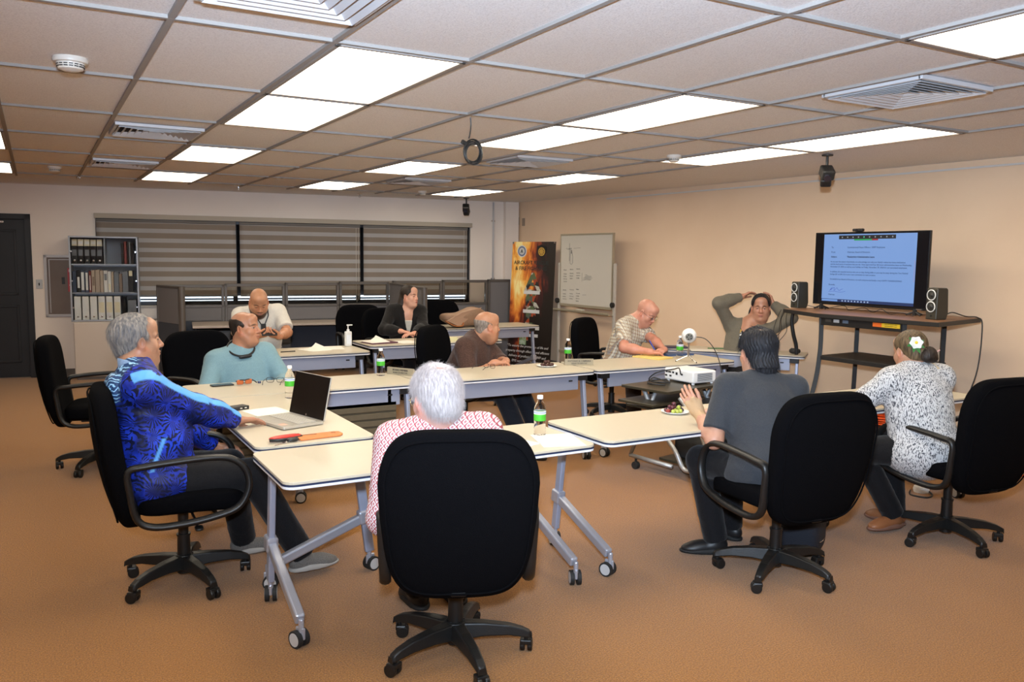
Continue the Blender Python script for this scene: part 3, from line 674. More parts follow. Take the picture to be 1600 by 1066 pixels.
# wing panels standing out from the row
for s, ln, lb, dr_ in ((5.12, .68, 'grey wing partition at the left end of the glazed row', .42), (2.0, 1.75, 'grey wing partition behind the head of the person in the black jacket', 0)):
    z1 = 1.225 if s > 4 else 1.25
    t = thing('wing_partition', lb, 'office partition', bw(s, 0, PO+.04), AB+dr_, 'wing partitions')
    g = G(); g.bb((-.03, -ln, .06), (.03, -ln+.03, z1)); g.bb((-.03, -.03, .06), (.03, 0, z1)); g.bb((-.03, -ln, z1-.03), (.03, 0, z1)); g.bb((-.03, -ln, .03), (.03, 0, .09)); g.build('frame', m_pf, t, bevel=.006)
    g = G(); g.bb((-.024, -ln+.03, .09), (.024, -.03, .74)); g.build('lower_fabric', m_pfab2, t)
    g = G(); g.bb((-.024, -ln+.03, .745), (.024, -.03, z1-.03)); g.build('upper_fabric', m_pfab, t)
    g = G(); g.cyl((0, -ln-.02, .03), (0, -ln-.02, z1), .038, n=24); g.build('end_post', m_pf, t, smooth='auto')
m_desk = mat('desk_taupe', (.36, .30, .25), .35)
def desk(s0, s1, out, dp, lb):
    t = thing('desk', lb, 'desk', bw(s1, 0, out), AB, 'desks inside the partitions'); w_ = s1-s0
    g = G(); g.bb((0, -dp, .70), (w_, 0, .73)); g.build('desktop', m_desk, t, bevel=.006)
    for x in (.03, w_-.05):
        g = G(); g.bb((x, -dp+.08, 0), (x+.02, -.02, .70)); g.build('end_panel', m_pfab2, t)
    g = G(); g.bb((.05, -.05, .25), (w_-.05, -.035, .70)); g.build('modesty_panel', m_pfab2, t)
    g = G(); g.bb((.08, -dp+.09, .03), (.46, -.08, .66)); p_ = g.build('pedestal', m_black, t, bevel=.004)
    for z in (.06, .26, .46):
        g = G(); g.bb((.09, -dp+.082, z), (.45, -dp+.092, z+.18)); dd = g.build('drawer', mat('pedestal_front', (.03, .03, .032), .4), p_, bevel=.003)
    return t
desk(4.0, 4.72, PO+.04, .75, 'taupe desk in the left corner behind the person in the light blue sweater')
desk(2.1, 3.95, PO+.04, .60, 'long taupe desk behind the person with the phone and the hand sanitizer')
desk(.62, 1.9, PO+.04, .34, 'dark desk behind the tan bag')
# desk phone and monitor silhouettes
t = thing('desk_phone', 'black desk phone on the desk behind the brown-shirted person', 'telephone', bw(.85, .73, PO+.22), AB-.4)
g = G(); g.prism([(0, 0), (.20, 0), (.20, .03), (0, .11)], -.1, .1, rot=(PI/2, 0, 0)); g.build('body', m_black, t, bevel=.004)
g = G(); g.tube([(.02, -.09, .12), (.03, -.06, .15), (.06, 0, .155), (.03, .06, .15), (.02, .09, .12)], .018, 8, flat=1.2); g.build('handset', m_black, t, smooth=True)
t = thing('desk_phone', 'black desk phone on the taupe desk behind the head of the light blue sweater person', 'telephone', bw(4.15, .73, PO+.45), AB)
g = G(); g.prism([(0, 0), (.20, 0), (.20, .03), (0, .11)], -.1, .1, rot=(PI/2, 0, 0)); g.build('body', m_black, t, bevel=.004)
g = G(); g.tube([(.02, -.09, .12), (.03, -.06, .15), (.06, 0, .155), (.03, .06, .15), (.02, .09, .12)], .018, 8, flat=1.2); g.build('handset', m_black, t, smooth=True)

# ------------------------------------------------------------ banner
def fire(nt, b):
    N = NB(nt); tc = N.n('ShaderNodeTexCoord'); sp = N.n('ShaderNodeSeparateXYZ'); N.l(tc.outputs['Object'], sp.inputs[0])
    mp = N.n('ShaderNodeMapping'); mp.inputs['Scale'].default_value = (5, 1, 1.6); N.l(tc.outputs['Object'], mp.inputs[0])
    n = N.n('ShaderNodeTexNoise', i_2=1.6, i_3=3.); n.inputs['Distortion'].default_value = 1.2; N.l(mp.outputs[0], n.inputs[0])
    x = sp.outputs[0]; z = sp.outputs[2]
    # flame column on the left, fading to black on the right
    a = N.math('SUBTRACT', 1.0, N.math('MULTIPLY', N.math('ABSOLUTE', N.math('SUBTRACT', x, .15)), 3.0))
    top = N.math('MULTIPLY', N.math('SUBTRACT', z, 1.45), 1.6)
    hot = N.math('MULTIPLY', N.math('ABSOLUTE', N.math('SUBTRACT', z, 1.28)), -1.0)
    v = N.math('ADD', N.math('MULTIPLY', n.outputs[0], .9), N.math('MULTIPLY', a, .45))
    v = N.math('ADD', v, N.math('MULTIPLY', hot, .55)); v = N.math('ADD', v, N.math('MULTIPLY', N.math('MAXIMUM', top, 0.), .5))
    v = N.math('ADD', v, .06)
    c = N.ramp(v, [(.22, (.012, .007, .005)), (.38, (.05, .01, .01)), (.52, (.28, .05, .015)), (.66, (.70, .20, .03)), (.80, (.9, .45, .08)), (.95, (.95, .8, .35))])
    N.l(c, b.inputs['Base Color']); b.inputs['Roughness'].default_value = .5
m_ban = node_mat('banner_print', fire)
pA, pB = Vector((6.14, 10.80, 0)), Vector((6.42, 10.04, 0)); dd = pB-pA
bn = thing('banner', 'tall fire-coloured stand-up banner leaning by the room corner beside the whiteboard', 'banner', pA, math.atan2(dd.y, dd.x))
BW = .81; g = G(); zs = 14
vs = []; fs = []
tilt = lambda z: .10*(z/1.89)
g.add([(0, 0, .03), (BW, 0, .03), (BW+.0, .10, 1.87), (0, .10, 1.87), (0, .004, .03), (BW, .004, .03), (BW, .104, 1.87), (0, .104, 1.87)], [(0, 1, 2, 3), (7, 6, 5, 4), (0, 4, 5, 1), (1, 5, 6, 2), (2, 6, 7, 3), (3, 7, 4, 0)])
g.build('sheet', m_ban, bn)
g = G(); g.bb((-.01, -.04, 0), (BW+.01, .10, .03)); g.build('base_bar', m_alu2, bn, bevel=.005)
g = G(); g.cyl((BW/2, .11, .02), (BW/2, .125, 1.87), .008); g.build('support_pole', m_alu2, bn)
for x in (.02, BW-.02):
    g = G(); g.box((x, .098, 1.855), (.03, .02, .03)); g.build('clip', m_chrome, bn, bevel=.003)
tl = math.atan2(.10, 1.84); RT = (PI/2 - tl*1.0 + 0, 0, 0)
def bt(body, size, x, z, m, al='CENTER', xs=1, sh=0, bold=0): return text(body, size, 'lettering', m, bn, (x, .1*(z-.03)/1.84-.003, z), (PI/2-tl, 0, 0), al, xs=xs, shear=sh, bold=bold)
mt1 = mat('banner_text_dark', (.02, .03, .03), .6); mt2 = mat('banner_text_pale', (.75, .72, .70), .6); mt3 = mat('banner_text_red', (.25, .05, .04), .6)
bt('AIRCRAFT RESCUE', .078, .37, 1.56, mt1, bold=.001); bt('& FIRE FIGHTING', .078, .37, 1.475, mt1, bold=.001)
def photo(nt, b):
    N = NB(nt); tc = N.n('ShaderNodeTexCoord'); v = N.n('ShaderNodeTexVoronoi', i_2=13.); N.l(tc.outputs['Object'], v.inputs[0])
    sp = N.n('ShaderNodeSeparateXYZ'); N.l(v.outputs['Color'], sp.inputs[0])
    c = N.ramp(sp.outputs[0], [(0, (.02, .02, .02)), (.2, (.10, .13, .06)), (.4, (.35, .06, .02)), (.55, (.35, .33, .25)), (.7, (.08, .10, .08)), (.85, (.5, .48, .42))], 'CONSTANT')
    N.l(c, b.inputs['Base Color']); b.inputs['Roughness'].default_value = .5
m_photo = node_mat('photo_filled_letters', photo)
for k, ch in enumerate('ARFF'): bt(ch, .36, .42-.01*k, 1.265-.245*k, m_photo, xs=1.15, bold=.012)
mst = mat('banner_stripe_white', (.62, .62, .62), .5)
for z, x0, x1 in ((1.155, .27, .56), (.905, .27, .56)): pass
for z, x0, x1, h in ((1.125, .26, .56, .05), (.845, .26, .57, .05), (.60, .38, .58, .05), (.49, .35, .56, .045)):
    g = G(); y = .1*(z-.03)/1.84-.004; g.box(((x0+x1)/2, y, z), (x1-x0, .002, h), (-tl, 0, 0)); g.build('white_stripe', mst, bn)
g = G(); y = .1*(.42-.03)/1.84-.004; g.box((.28, y, .42), (.13, .002, .15), (-tl, 0, 0)); g.build('small_photo', mat('small_photo_print', (.12, .25, .06), .5, noise=(22, .6, (.6, .65, .6))), bn)
for k, ln in enumerate(('“To ensure the protection of life and', 'property through effective and efficient', 'delivery of professional ARFF and', 'EMS services to the airport')):
    bt(ln, .052, .37, .32-.075*k, mt2, sh=.25)
# round seal and patch
def disc_(x, z, r, m, nm='seal', dy=.004, n=40, nz=0):
    g = G(); y = .1*(z-.03)/1.84-dy; g.cyl((x, y, z), (x, y-.0015, z), r, n=n); return g.build(nm, m, bn)
disc_(.19, 1.73, .088, mat('seal_white', (.66, .66, .68), .5)); disc_(.19, 1.73, .074, mat('seal_blue', (.13, .17, .27), .5), 'seal_ring', .006); disc_(.19, 1.73, .052, mat('seal_centre', (.55, .56, .56), .5), 'seal_centre', .008)
g = G(); y = .1*1.7/1.84-.010
g.prism([(.165, 1.705), (.19, 1.765), (.215, 1.705), (.20, 1.705), (.19, 1.73), (.18, 1.705)], -y, -y+.001, rot=Matrix(((1, 0, 0), (0, 0, -1), (0, 1, 0)))); g.build('seal_emblem', mt1, bn)
g = G(); y = .1*1.7/1.84-.004
g.prism([(.56-.085, 1.80), (.56, 1.83), (.56+.085, 1.80), (.56+.075, 1.70), (.56, 1.63), (.56-.075, 1.70)], -y, -y+.002, rot=Matrix(((1, 0, 0), (0, 0, -1), (0, 1, 0)))); g.build('patch', mat('patch_black', (.01, .01, .01), .5), bn)
disc_(.56, 1.725, .062, mat('patch_gold', (.55, .33, .06), .5), 'patch_ring', .007); disc_(.56, 1.725, .047, mat('patch_brown', (.10, .04, .02), .5), 'patch_centre', .009)
g = G(); y = .1*1.7/1.84-.012
for k in range(4): g.box((.56, y, 1.725), (.018, .002, .085), (0, k*PI/4, 0))
g.build('patch_emblem', mat('patch_gold', (1, 1, 1)), bn)

# ------------------------------------------------------------ whiteboard on its stand
m_wb = mat('whiteboard_enamel', (.56, .53, .47), .25, coat=.3, noise=(1.3, .2, (.60, .57, .51))); m_wf = mat('whiteboard_frame', (.38, .33, .24), .4, .3); m_ink = mat('marker_ink', (.05, .05, .06), .7)
P0 = rwp(1.68, 0, .30)
wbd = thing('whiteboard', 'white dry-erase board with faint handwriting on a grey stand against the right wall', 'whiteboard', P0, RZR)
WW, WZ0, WZ1 = 1.14, 1.0, 1.955
g = G(); g.bb((0, -.012, WZ0), (WW, .012, WZ1)); g.build('panel', m_wb, wbd)
g = G()
for q in (((-.012, -.02, WZ1-.008), (WW+.012, .02, WZ1+.014)), ((-.012, -.02, WZ0-.03), (WW+.012, .02, WZ0+.006)), ((-.014, -.018, WZ0), (.002, .018, WZ1)), ((WW-.002, -.018, WZ0), (WW+.014, .018, WZ1))): g.bb(*q)
g.build('frame', m_wf, wbd, bevel=.003)
for s, x in ((-1, -.05), (1, WW+.05)):
    g = G(); g.bb((x-.022, -.015, .08), (x+.022, .02, WZ1-.38)); g.build('upright', mat('stand_grey', (.50, .47, .42), .4, .2), wbd, bevel=.01)
    g = G(); g.bb((x-.025, -.32, .045), (x+.025, .30, .085)); ft = g.build('foot', m_wf, wbd, bevel=.008)
    for y in (-.28, .27):
        g = G(); g.cyl((x-.012, y, .025), (x+.012, y, .025), .025); g.build('caster', m_black, ft)
    g = G(); g.cyl((x, -.015, WZ0+.04), (x, -.05, WZ0+.04), .035, n=20); g.build('clamp_knob', m_black, wbd, bevel=.004)
g = G(); g.bb((-.06, -.09, WZ0-.10), (WW+.04, .0, WZ0-.085)); g.bb((-.06, -.09, WZ0-.10), (WW+.04, -.082, WZ0-.065)); g.build('pen_tray', m_wf, wbd, bevel=.003)
g = G(); g.bb((-.05, -.005, .30), (WW+.05, .015, .34)); g.build('cross_bar', m_wf, wbd, bevel=.004)
g = G(); R_id = Matrix.Identity(3)
def stroke(pts, r=.0022): g.tube([(x, -.0135, z) for x, z in pts], r, 4)
stroke([(.20, 1.84), (.20, 1.74), (.205, 1.66), (.20, 1.60)]); stroke([(.15, 1.775), (.12, 1.77), (.15, 1.76), (.24, 1.775), (.24, 1.757), (.18, 1.76)]); stroke([(.30, 1.77), (.45, 1.778)], .0015)
stroke([(.22, 1.75), (.22, 1.56), (.25, 1.55), (.28, 1.57), (.28, 1.66), (.25, 1.74)]); stroke([(.235, 1.74), (.255, 1.74), (.255, 1.70), (.235, 1.70), (.25, 1.745)], .003)
rs = random.Random(3)
for bx, bz, rows in ((.07, 1.47, 5), (.22, 1.48, 4), (.37, 1.49, 4), (.06, 1.19, 4), (.22, 1.20, 4), (.37, 1.21, 5)):
    for k in range(rows):
        z = bz-.035*k-(.02 if k else 0); x = bx
        for q in range(3):
            l_ = .012+.02*rs.random(); stroke([(x, z), (x+l_*.3, z+.008), (x+l_*.6, z-.006), (x+l_, z+.003)], .0016); x += l_+.004
stroke([(.50, 1.44), (.50, 1.32)], .0014); stroke([(.52, 1.14), (.60, 1.145)], .0016)
g.build('handwriting', m_ink, wbd)
g = G()
for k in range(26):
    x, z = .62+.16*(rs.random()-.5), 1.385+.10*(rs.random()-.5)*(1-abs(k-13)/26); stroke([(x-.03, z), (x, z+.012*(rs.random()-.5)), (x+.035, z+.02*(rs.random()-.5))], .0035)
g.build('smudge', mat('marker_smudge', (.47, .45, .41), .5), wbd)
t = thing('marker_pen', 'black marker lying in the whiteboard tray', 'marker', rwp(1.68, 0, .30) + Matrix.Rotation(RZR, 3, 'Z') @ Vector((.34, -.045, WZ0-.077)), RZR)
g = G(); g.cyl((-.06, 0, 0), (.03, 0, 0), .008); g.cyl((.03, 0, 0), (.065, 0, 0), .009); g.build('barrel', m_black, t)
t = thing('board_eraser', 'pale eraser lying in the whiteboard tray', 'eraser', rwp(1.68, 0, .30) + Matrix.Rotation(RZR, 3, 'Z') @ Vector((.52, -.045, WZ0-.084)), RZR)
g = G(); g.bb((-.07, -.025, 0), (.07, .025, .012)); g.build('felt', m_black, t); g = G(); g.bb((-.07, -.025, .012), (.07, .025, .032)); g.build('body', mat('eraser_body', (.6, .56, .45), .5), t, bevel=.006)
for s, z, lb, m in ((.03, 2.21, 'brown double outlet high on the right wall above the banner, with a cord', mat('outlet_brown', (.10, .07, .05), .4)), (.20, 2.19, 'tan blank plate high on the right wall beside the outlet above the banner', mat('outlet_tan', (.32, .24, .18), .4)), (1.77, .49, 'dark wall outlet low on the wall behind the chair of the person in plaid', mat('outlet_brown', (1, 1, 1)))):
    t = thing('wall_outlet', lb, 'outlet', rwp(s, z, 0), RZR)
    g = G(); g.box((0, -.004, 0), (.075, .008, .12) if z > 1 else (.11, .008, .11)); g.build('plate', m, t, bevel=.002)
    if 'blank' not in lb:
        for q in (-.022, .022):
            g = G(); g.box((q if z < 1 else 0, -.009, 0 if z < 1 else q), (.03, .004, .05) if z < 1 else (.04, .004, .03)); g.build('socket', m_plug if z < 1 else m_black, t, bevel=.002)
t = thing('outlet_cable', 'thin black cord running from the high wall outlet down behind the banner', 'cable', rwp(.03, 2.19, .02), RZR)
g = G(); g.tube(spline([(0, 0, 0), (.0, -.03, -.03), (-.03, -.06, -.12), (-.04, -.08, -.3), (-.04, -.10, -.6)], 5), .004, 6); g.box((0, 0, 0), (.03, .03, .03)); g.build('cord', m_black, t)
# ------------------------------------------------------------ screen on its wide cart
m_wood = mat('cart_wood_edge', (.20, .10, .05), .45, noise=(8, .4, (.26, .13, .065))); m_cart = mat('cart_black', (.012, .011, .011), .5)
ct = thing('media_cart', 'tall black cart with a wide brown top and shelves carrying the screen', 'cart', (6.05, 4.40, 0))
def cpt(x, y): return (x-6.05, y-4.40)
top = [cpt(*p) for p in ((5.72, 4.78), (5.77, 3.70), (6.57, 3.86), (6.57, 5.35), (5.96, 5.35))]
g = G(); g.prism(top, 1.165, 1.198); g.build('top', m_cart, ct, bevel=.002)
g = G(); g.prism([(x*.985, y*.985) for x, y in top], 1.1981, 1.2005); g.build('wood_surface', m_wood, ct)
g = G(); g.bb((5.79-6.05, 4.02-4.4, 1.10), (5.83-6.05, 4.78-4.4, 1.165)); g.build('apron', m_cart, ct, bevel=.003)
for (x, y), (x2, y2) in (((5.81, 4.79), (5.60, 4.86)), ((5.81, 4.01), (5.62, 3.96)), ((6.32, 4.82), (6.32, 4.84)), ((6.32, 4.01), (6.32, 4.0))):
    g = G(); P = spline([(x-6.05, y-4.4, 1.165), (x-6.05, y-4.4, .85), (x-6.05+(x2-x)*.25, y-4.4+(y2-y)*.25, .5), (x2-6.05, y2-4.4, .05)], 6)
    g.tube(P, .024, 4, up=(1, .001, 0)); lg = g.build('leg', m_cart, ct)
    g = G(); g.cyl((x2-6.05, y2-4.4-.015, .03), (x2-6.05, y2-4.4+.015, .03), .03, n=18); g.build('caster', m_rub, lg)
for z, nm in ((.835, 'shelf'), (.30, 'shelf')):
    g = G(); g.prism([cpt(5.80, 4.80), cpt(5.80, 4.0), cpt(6.36, 4.0), cpt(6.36, 4.84)], z-.035, z); g.build(nm, m_cart, ct, bevel=.003)
g = G(); g.bb((5.786-6.05, 4.03-4.4, 1.125), (5.7895-6.05, 4.27-4.4, 1.158)); sk = g.build('warning_sticker', mat('sticker_yellow', (.85, .55, .03), .5), ct)
g = G(); g.bb((5.785-6.05, 4.19-4.4, 1.125), (5.7860-6.05, 4.27-4.4, 1.158)); g.build('orange_end', mat('sticker_orange', (.85, .16, .02), .5), sk)
for k in range(2): text('CAUTION HEAVY LOAD', .010, 'lettering', m_black, sk, (5.7855-6.05, 4.11-4.4, 1.150-.014*k), (PI/2, 0, -PI/2))
for y, w_, c in ((4.62, .055, 'sticker_pale'), (4.53, .055, 'sticker_blue'), (4.70, .06, 'sticker_dim')):
    g = G(); g.bb((5.786-6.05, y-4.4-w_/2, 1.13), (5.7895-6.05, y-4.4+w_/2, 1.155)); g.build('sticker', mat(c, {'sticker_pale': (.55, .55, .55), 'sticker_blue': (.12, .16, .22), 'sticker_dim': (.07, .06, .05)}[c], .5), ct)
# television
def screen(nt, b):
    b.inputs['Base Color'].default_value = (.02, .03, .05, 1); b.inputs['Roughness'].default_value = .2
    b.inputs['Emission Color'].default_value = (.165, .29, .58, 1); b.inputs['Emission Strength'].default_value = 1.0
m_scr = node_mat('lit_screen', screen)
tv = thing('television', 'large flat television showing a blue letter on the black cart', 'television', (6.28, 4.717, 1.205), -PI/2)
TW, TH = 1.14, .655; z0 = .04
g = G(); g.bb((-TW/2, 0, z0), (TW/2, .022, z0+TH)); g.bb((-TW*.3, .02, z0+.05), (TW*.3, .055, z0+TH*.6)); g.build('case', mat('tv_black', (.008, .008, .009), .25), tv, bevel=.003)
g = G(); g.bb((-TW/2+.008, -.0015, z0+.02), (TW/2-.008, .0, z0+TH-.008)); g.build('panel_glass', mat('tv_panel', (.006, .006, .008), .12), tv)
SW0, SW1 = -TW/2+.10, TW/2-.115; SZ0, SZ1 = z0+.03, z0+TH-.018
g = G(); g.bb((SW0, -.0025, SZ0+.025), (SW1, -.0016, SZ1)); sc = g.build('screen_picture', m_scr, tv)
def em(name, c, s=1): return mat(name, (0, 0, 0), .5, emit=(c, s))
m_ink2 = em('screen_ink', (.02, .05, .14)); m_inkb = em('screen_ink_bold', (.01, .02, .06))
g = G(); g.bb((SW0, -.0025, SZ0), (SW1, -.0016, SZ0+.025)); g.build('task_bar', em('screen_bar', (.012, .03, .11)), tv)
def sq(x, z, w_, h, m, nm, y=-.0034): g = G(); g.bb((x, y, z), (x+w_, y+.0006, z+h)); return g.build(nm, m, tv)
sq(SW0+.16, SZ1-.045, .57, .034, em('toolbar_black', (.008, .008, .012)), 'meeting_toolbar')
sq(SW0+.32, SZ1-.058, .18, .013, em('share_green', (.02, .30, .09)), 'share_banner'); sq(SW0+.50, SZ1-.058, .06, .013, em('share_red', (.30, .02, .03)), 'stop_banner')
for k in range(10): sq(SW0+.19+k*.056, SZ1-.034, .011, .012, em('toolbar_icon_green', (.05, .5, .3)) if k == 4 else em('toolbar_icon', (.25, .27, .3)), 'toolbar_icon', -.0042)
for k in range(9): sq(SW0+.22+k*.033, SZ0+.006, .014, .012, em('task_icon', (.10, .22, .6) if k % 2 else (.3, .4, .6)), 'task_icon')
sq(SW0+.005, SZ0+.004, .17, .017, em('search_field', (.16, .30, .62)), 'search_field'); sq(SW1-.012, SZ0+.20, .006, .18, em('scroll', (.25, .25, .45)), 'scroll_bar')
def st(body, size, x, z, m=m_ink2, al='LEFT', bold=.0002): return text(body, size*1.06, 'screen_text', m, tv, (x, -.0040, z), (PI/2, 0, 0), al, ext=.0002, bold=bold)
X0 = SW0+.085; zt = SZ1-.118
st('To', .019, X0, zt); st('Commissioned Peace Officers / ARFF Employees', .018, X0+.17, zt)
st('From', .019, X0, zt-.042); st('Chairman, Board of Directors', .018, X0+.17, zt-.042)
st('Subject:', .019, X0, zt-.084, m_inkb, bold=.0004); st('Thanksgiving Administrative Leave', .019, X0+.17, zt-.084, m_inkb, bold=.0006)
for k, ln in enumerate(('As we near the season of gratitude, we acknowledge not only your family’s values but those dedications',
  'and the hard work of everyone that you do. I have approved four (4) hours administrative leave on Wednesday,',
  'November 27, 2024, as well as, your holiday on Friday, November 29, 2024 for our associated employees.', '',
  'In addition, for essential services who are on duty during shifts or you may be away during the Two Festival',
  'Savings ($1 to $45.12) to your next convenient on next occasion.', '',
  'On behalf of our Board of Directors, we wish everyone and family a very HAPPY THANKSGIVING!')): st(ln, .0168, X0-.002, zt-.128-.0225*k)
st('Sincerely,', .017, X0-.012, zt-.335); st('Chairman', .017, X0-.012, zt-.425)
g = G(); P = spline([(X0+.0, -.004, zt-.39), (X0+.03, -.004, zt-.36), (X0+.01, -.004, zt-.385), (X0+.05, -.004, zt-.36), (X0+.05, -.004, zt-.39), (X0+.08, -.004, zt-.362), (X0+.10, -.004, zt-.385), (X0+.14, -.004, zt-.37)], 5); g.tube(P, .0014, 4)
P = spline([(X0-.01, -.004, zt-.40), (X0+.05, -.004, zt-.395), (X0+.12, -.004, zt-.40), (X0+.17, -.004, zt-.39)], 4); g.tube(P, .001, 4); g.build('signature', em('screen_signature', (.03, .05, .4)), tv)
g = G(); g.bb((SW0+.29, -.0036, SZ1-.06), (SW0+.75, -.003, SZ1-.0595)); 
for s in (-1, 1):
    x = s*(TW/2-.10)
    g = G(); g.box((x, 0, .022), (.022, .03, .05)); g.tube([(x, 0, .03), (x-.065, -.02, .0), ], .008, 6); g.tube([(x, 0, .03), (x+.065, -.02, .0)], .008, 6); g.tube([(x, 0, .03), (x+.0, .10, .0)], .008, 6); g.build('stand_foot', m_black, tv, bevel=.002)
g = G(); g.bb((TW/2-.09, -.003, z0+.003), (TW/2-.04, -.001, z0+.012)); g.build('maker_badge', m_chrome, tv)
wc = thing('webcam', 'small black webcam on the top edge of the television', 'webcam', (6.28, 4.83, 1.205+.04+TH), -PI/2)
g = G(); g.bb((-.05, -.022, .004), (.05, .02, .028)); g.build('body', m_black, wc, bevel=.008, seg=3)
g = G(); g.cyl((0, -.026, .016), (0, -.02, .016), .009, n=18); g.build('lens', mat('lens_glass', (0, 0, 0)), wc)
g = G(); g.bb((-.02, -.02, -.0), (.02, .035, .004)); g.build('clip', m_black, wc)
# speakers
m_spk = mat('speaker_case', (.045, .04, .03), .4, .2); m_ringw = mat('speaker_ring', (.62, .62, .60), .35); m_cone = mat('speaker_cone', (.02, .02, .018), .5)
for (x, y), lb in (((6.20, 5.38), 'black two-driver speaker left of the television'), ((6.04, 3.905), 'black two-driver speaker right of the television')):
    t = thing('speaker', lb, 'speaker', (x, y, 1.2005), -PI/2-.15, 'desktop speakers')
    g = G(); g.prism([(-.055, 0), (.055, 0), (.072, .05), (.060, .235), (.045, .245), (-.045, .245), (-.050, .235)], -.05, .05, rot=Matrix(((0, 0, 1), (1, 0, 0), (0, 1, 0)))); 
    g.build('case', m_spk, t, bevel=.008, seg=3)
    for z in (.10, .19):
        g = G(); g.lathe([(.041, 0), (.043, .004), (.036, .007), (.034, .003)], (0, -.0565+.0, z), 32, (PI/2, 0, 0), caps=False); rg = g.build('driver_ring', m_ringw, t, smooth='auto')
        g = G(); g.lathe([(.0355, .004), (.015, .0015), (.013, .005), (.0, .008)], (0, -.0565, z), 28, (PI/2, 0, 0), caps=False); g.build('driver_cone', m_cone, rg, smooth=True)
    g = G(); g.cyl((0, -.056, .03), (0, -.060, .03), .008, n=16); g.build('badge', m_cone, t)
# cables on and round the cart
def cable(lb, pts, r=.0035, name='cable', cat='cable', m=None, grp=None):
    P = spline(pts, 6); o0 = P[0]; g = G(); g.tube([p-o0 for p in P], r, 6); o = g.build(name, m or m_black, None, smooth=True); o.location = o0; tag(o, lb, cat, grp); return o
cable('thin black speaker cable looping behind the television foot', [(6.24, 5.34, 1.23), (6.33, 5.2, 1.205), (6.35, 5.0, 1.24), (6.30, 4.9, 1.206), (6.3, 4.75, 1.235), (6.25, 4.62, 1.206), (6.2, 4.5, 1.24), (6.15, 4.38, 1.207), (6.15, 4.28, 1.225), (6.12, 4.15, 1.207)], .003)
cable('black cable arching off the right end of the cart top and hanging down', [(6.12, 3.87, 1.24), (6.25, 3.90, 1.25), (6.42, 3.90, 1.215), (6.52, 3.86, 1.205), (6.54, 3.83, 1.14), (6.50, 3.82, .8), (6.40, 3.84, .5), (6.36, 3.86, .1)], .005)
for k, (a, b, z) in enumerate(((0, 0, .60), (.03, .02, .66), (-.04, .01, .75), (.05, -.02, .78))):
    cable('thin black cable dangling from the left end of the cart, %s' % ('longest strand', 'second strand', 'third strand', 'shortest strand')[k], [(6.0+a, 5.37, 1.19), (5.99+a, 5.40+b, 1.1), (6.0+a*1.5, 5.42+b, .98), (5.98-a, 5.41+b*2, .88), (5.97+a, 5.43, z+.08), (5.93+a, 5.44, z+.10)], .0028, grp='cables hanging from the left end of the cart')
cable('thick black strap of cables hanging from the cart to the slanted table', [(6.13, 5.372, 1.18), (6.13, 5.39, 1.08), (6.15, 5.38, .95), (6.18, 5.37, .85), (6.19, 5.37, .76)], .018)
o = thing('orange_cable_pile', 'pile of coiled bright orange extension cord on the lowest cart shelf', 'cable', (6.08, 4.42, .302))
m_or = mat('orange_cord', (.85, .10, .012), .45)
rs = random.Random(5)
for k in range(9):
    g = G(); pts = []
    for q in range(80):
        a = 2*PI*q/26; w_ = .24+.02*math.sin(q*.7+k)-.012*(k % 3); pts.append((.015*math.sin(q*.9+k*2)+.19*math.cos(a)*(.85+.1*math.sin(k)), w_*1.35*math.sin(a)+.01*math.sin(q+k), .012+.019*k+.004*math.sin(q*.5+k)))
    g.tube(pts, .0062, 6); g.build('coil', m_or, o, smooth=True)
cable('bright orange extension cord lying on the carpet at the right edge', [(6.55, 3.45, .008), (6.56, 3.2, .008), (6.6, 3.0, .008), (6.72, 2.6, .008)], .008, 'orange_cable', 'cable', m_or)
t = thing('power_adapter', 'white round plug-in adapter on the floor behind the rightmost chair base', 'adapter', (5.45, 3.55, 0))
g = G(); g.lathe([(.05, 0), (.055, .02), (.05, .04), (.0, .045)], n=24); g.build('case', m_white, t, smooth='auto'); g = G(); g.tube(spline([(.04, 0, .02), (-.02, -.1, .006), (-.12, -.12, .006), (-.15, -.02, .006), (-.05, .05, .006)], 6), .006, 6); g.build('lead', m_black, t)
t = thing('computer_mouse', 'black mouse on the right end of the slanted table under the cables', 'mouse', (6.43, 5.60, .73), .5)
g = G(); g.sell((0, 0, .028), (.032, .055, .028), .8, .9, 24, 12); g.build('shell', m_black, t, smooth=True); g = G(); g.cyl((-.004, .03, .05), (.004, .03, .05), .008); g.build('wheel', m_chrome, t)

# ------------------------------------------------------------ projector cart in the middle of the tables
m_cart2 = mat('cart_laminate', (.028, .023, .015), .35, noise=(6, .3, (.045, .038, .022))); m_tub = mat('tube_silver', (.42, .43, .44), .35, .5)
pc = thing('projector_cart', 'low two-tier silver tube cart with dark shelves standing between the tables', 'cart', (4.42, 4.72, 0), math.radians(10))
def shelf(nm, x0, y0, x1, y1, z, rail=True):
    g = G(); g.bb((x0, y0, z-.02), (x1, y1, z)); s = g.build(nm, m_cart2, pc, bevel=.003)
    if rail:
        g = G(); g.bb((x1-.002, y0+.0, z-.045), (x1+.012, y1, z-.002)); g.build('end_rail', m_alu2, s, bevel=.003)
    return s
shelf('shelf', -.42, .0, .42, .46, .665); shelf('shelf', -.52, .05, .10, .40, .57, False); shelf('shelf', -.38, -.02, .40, .44, .515); shelf('shelf', -.28, -.22, .38, .18, .12, False)
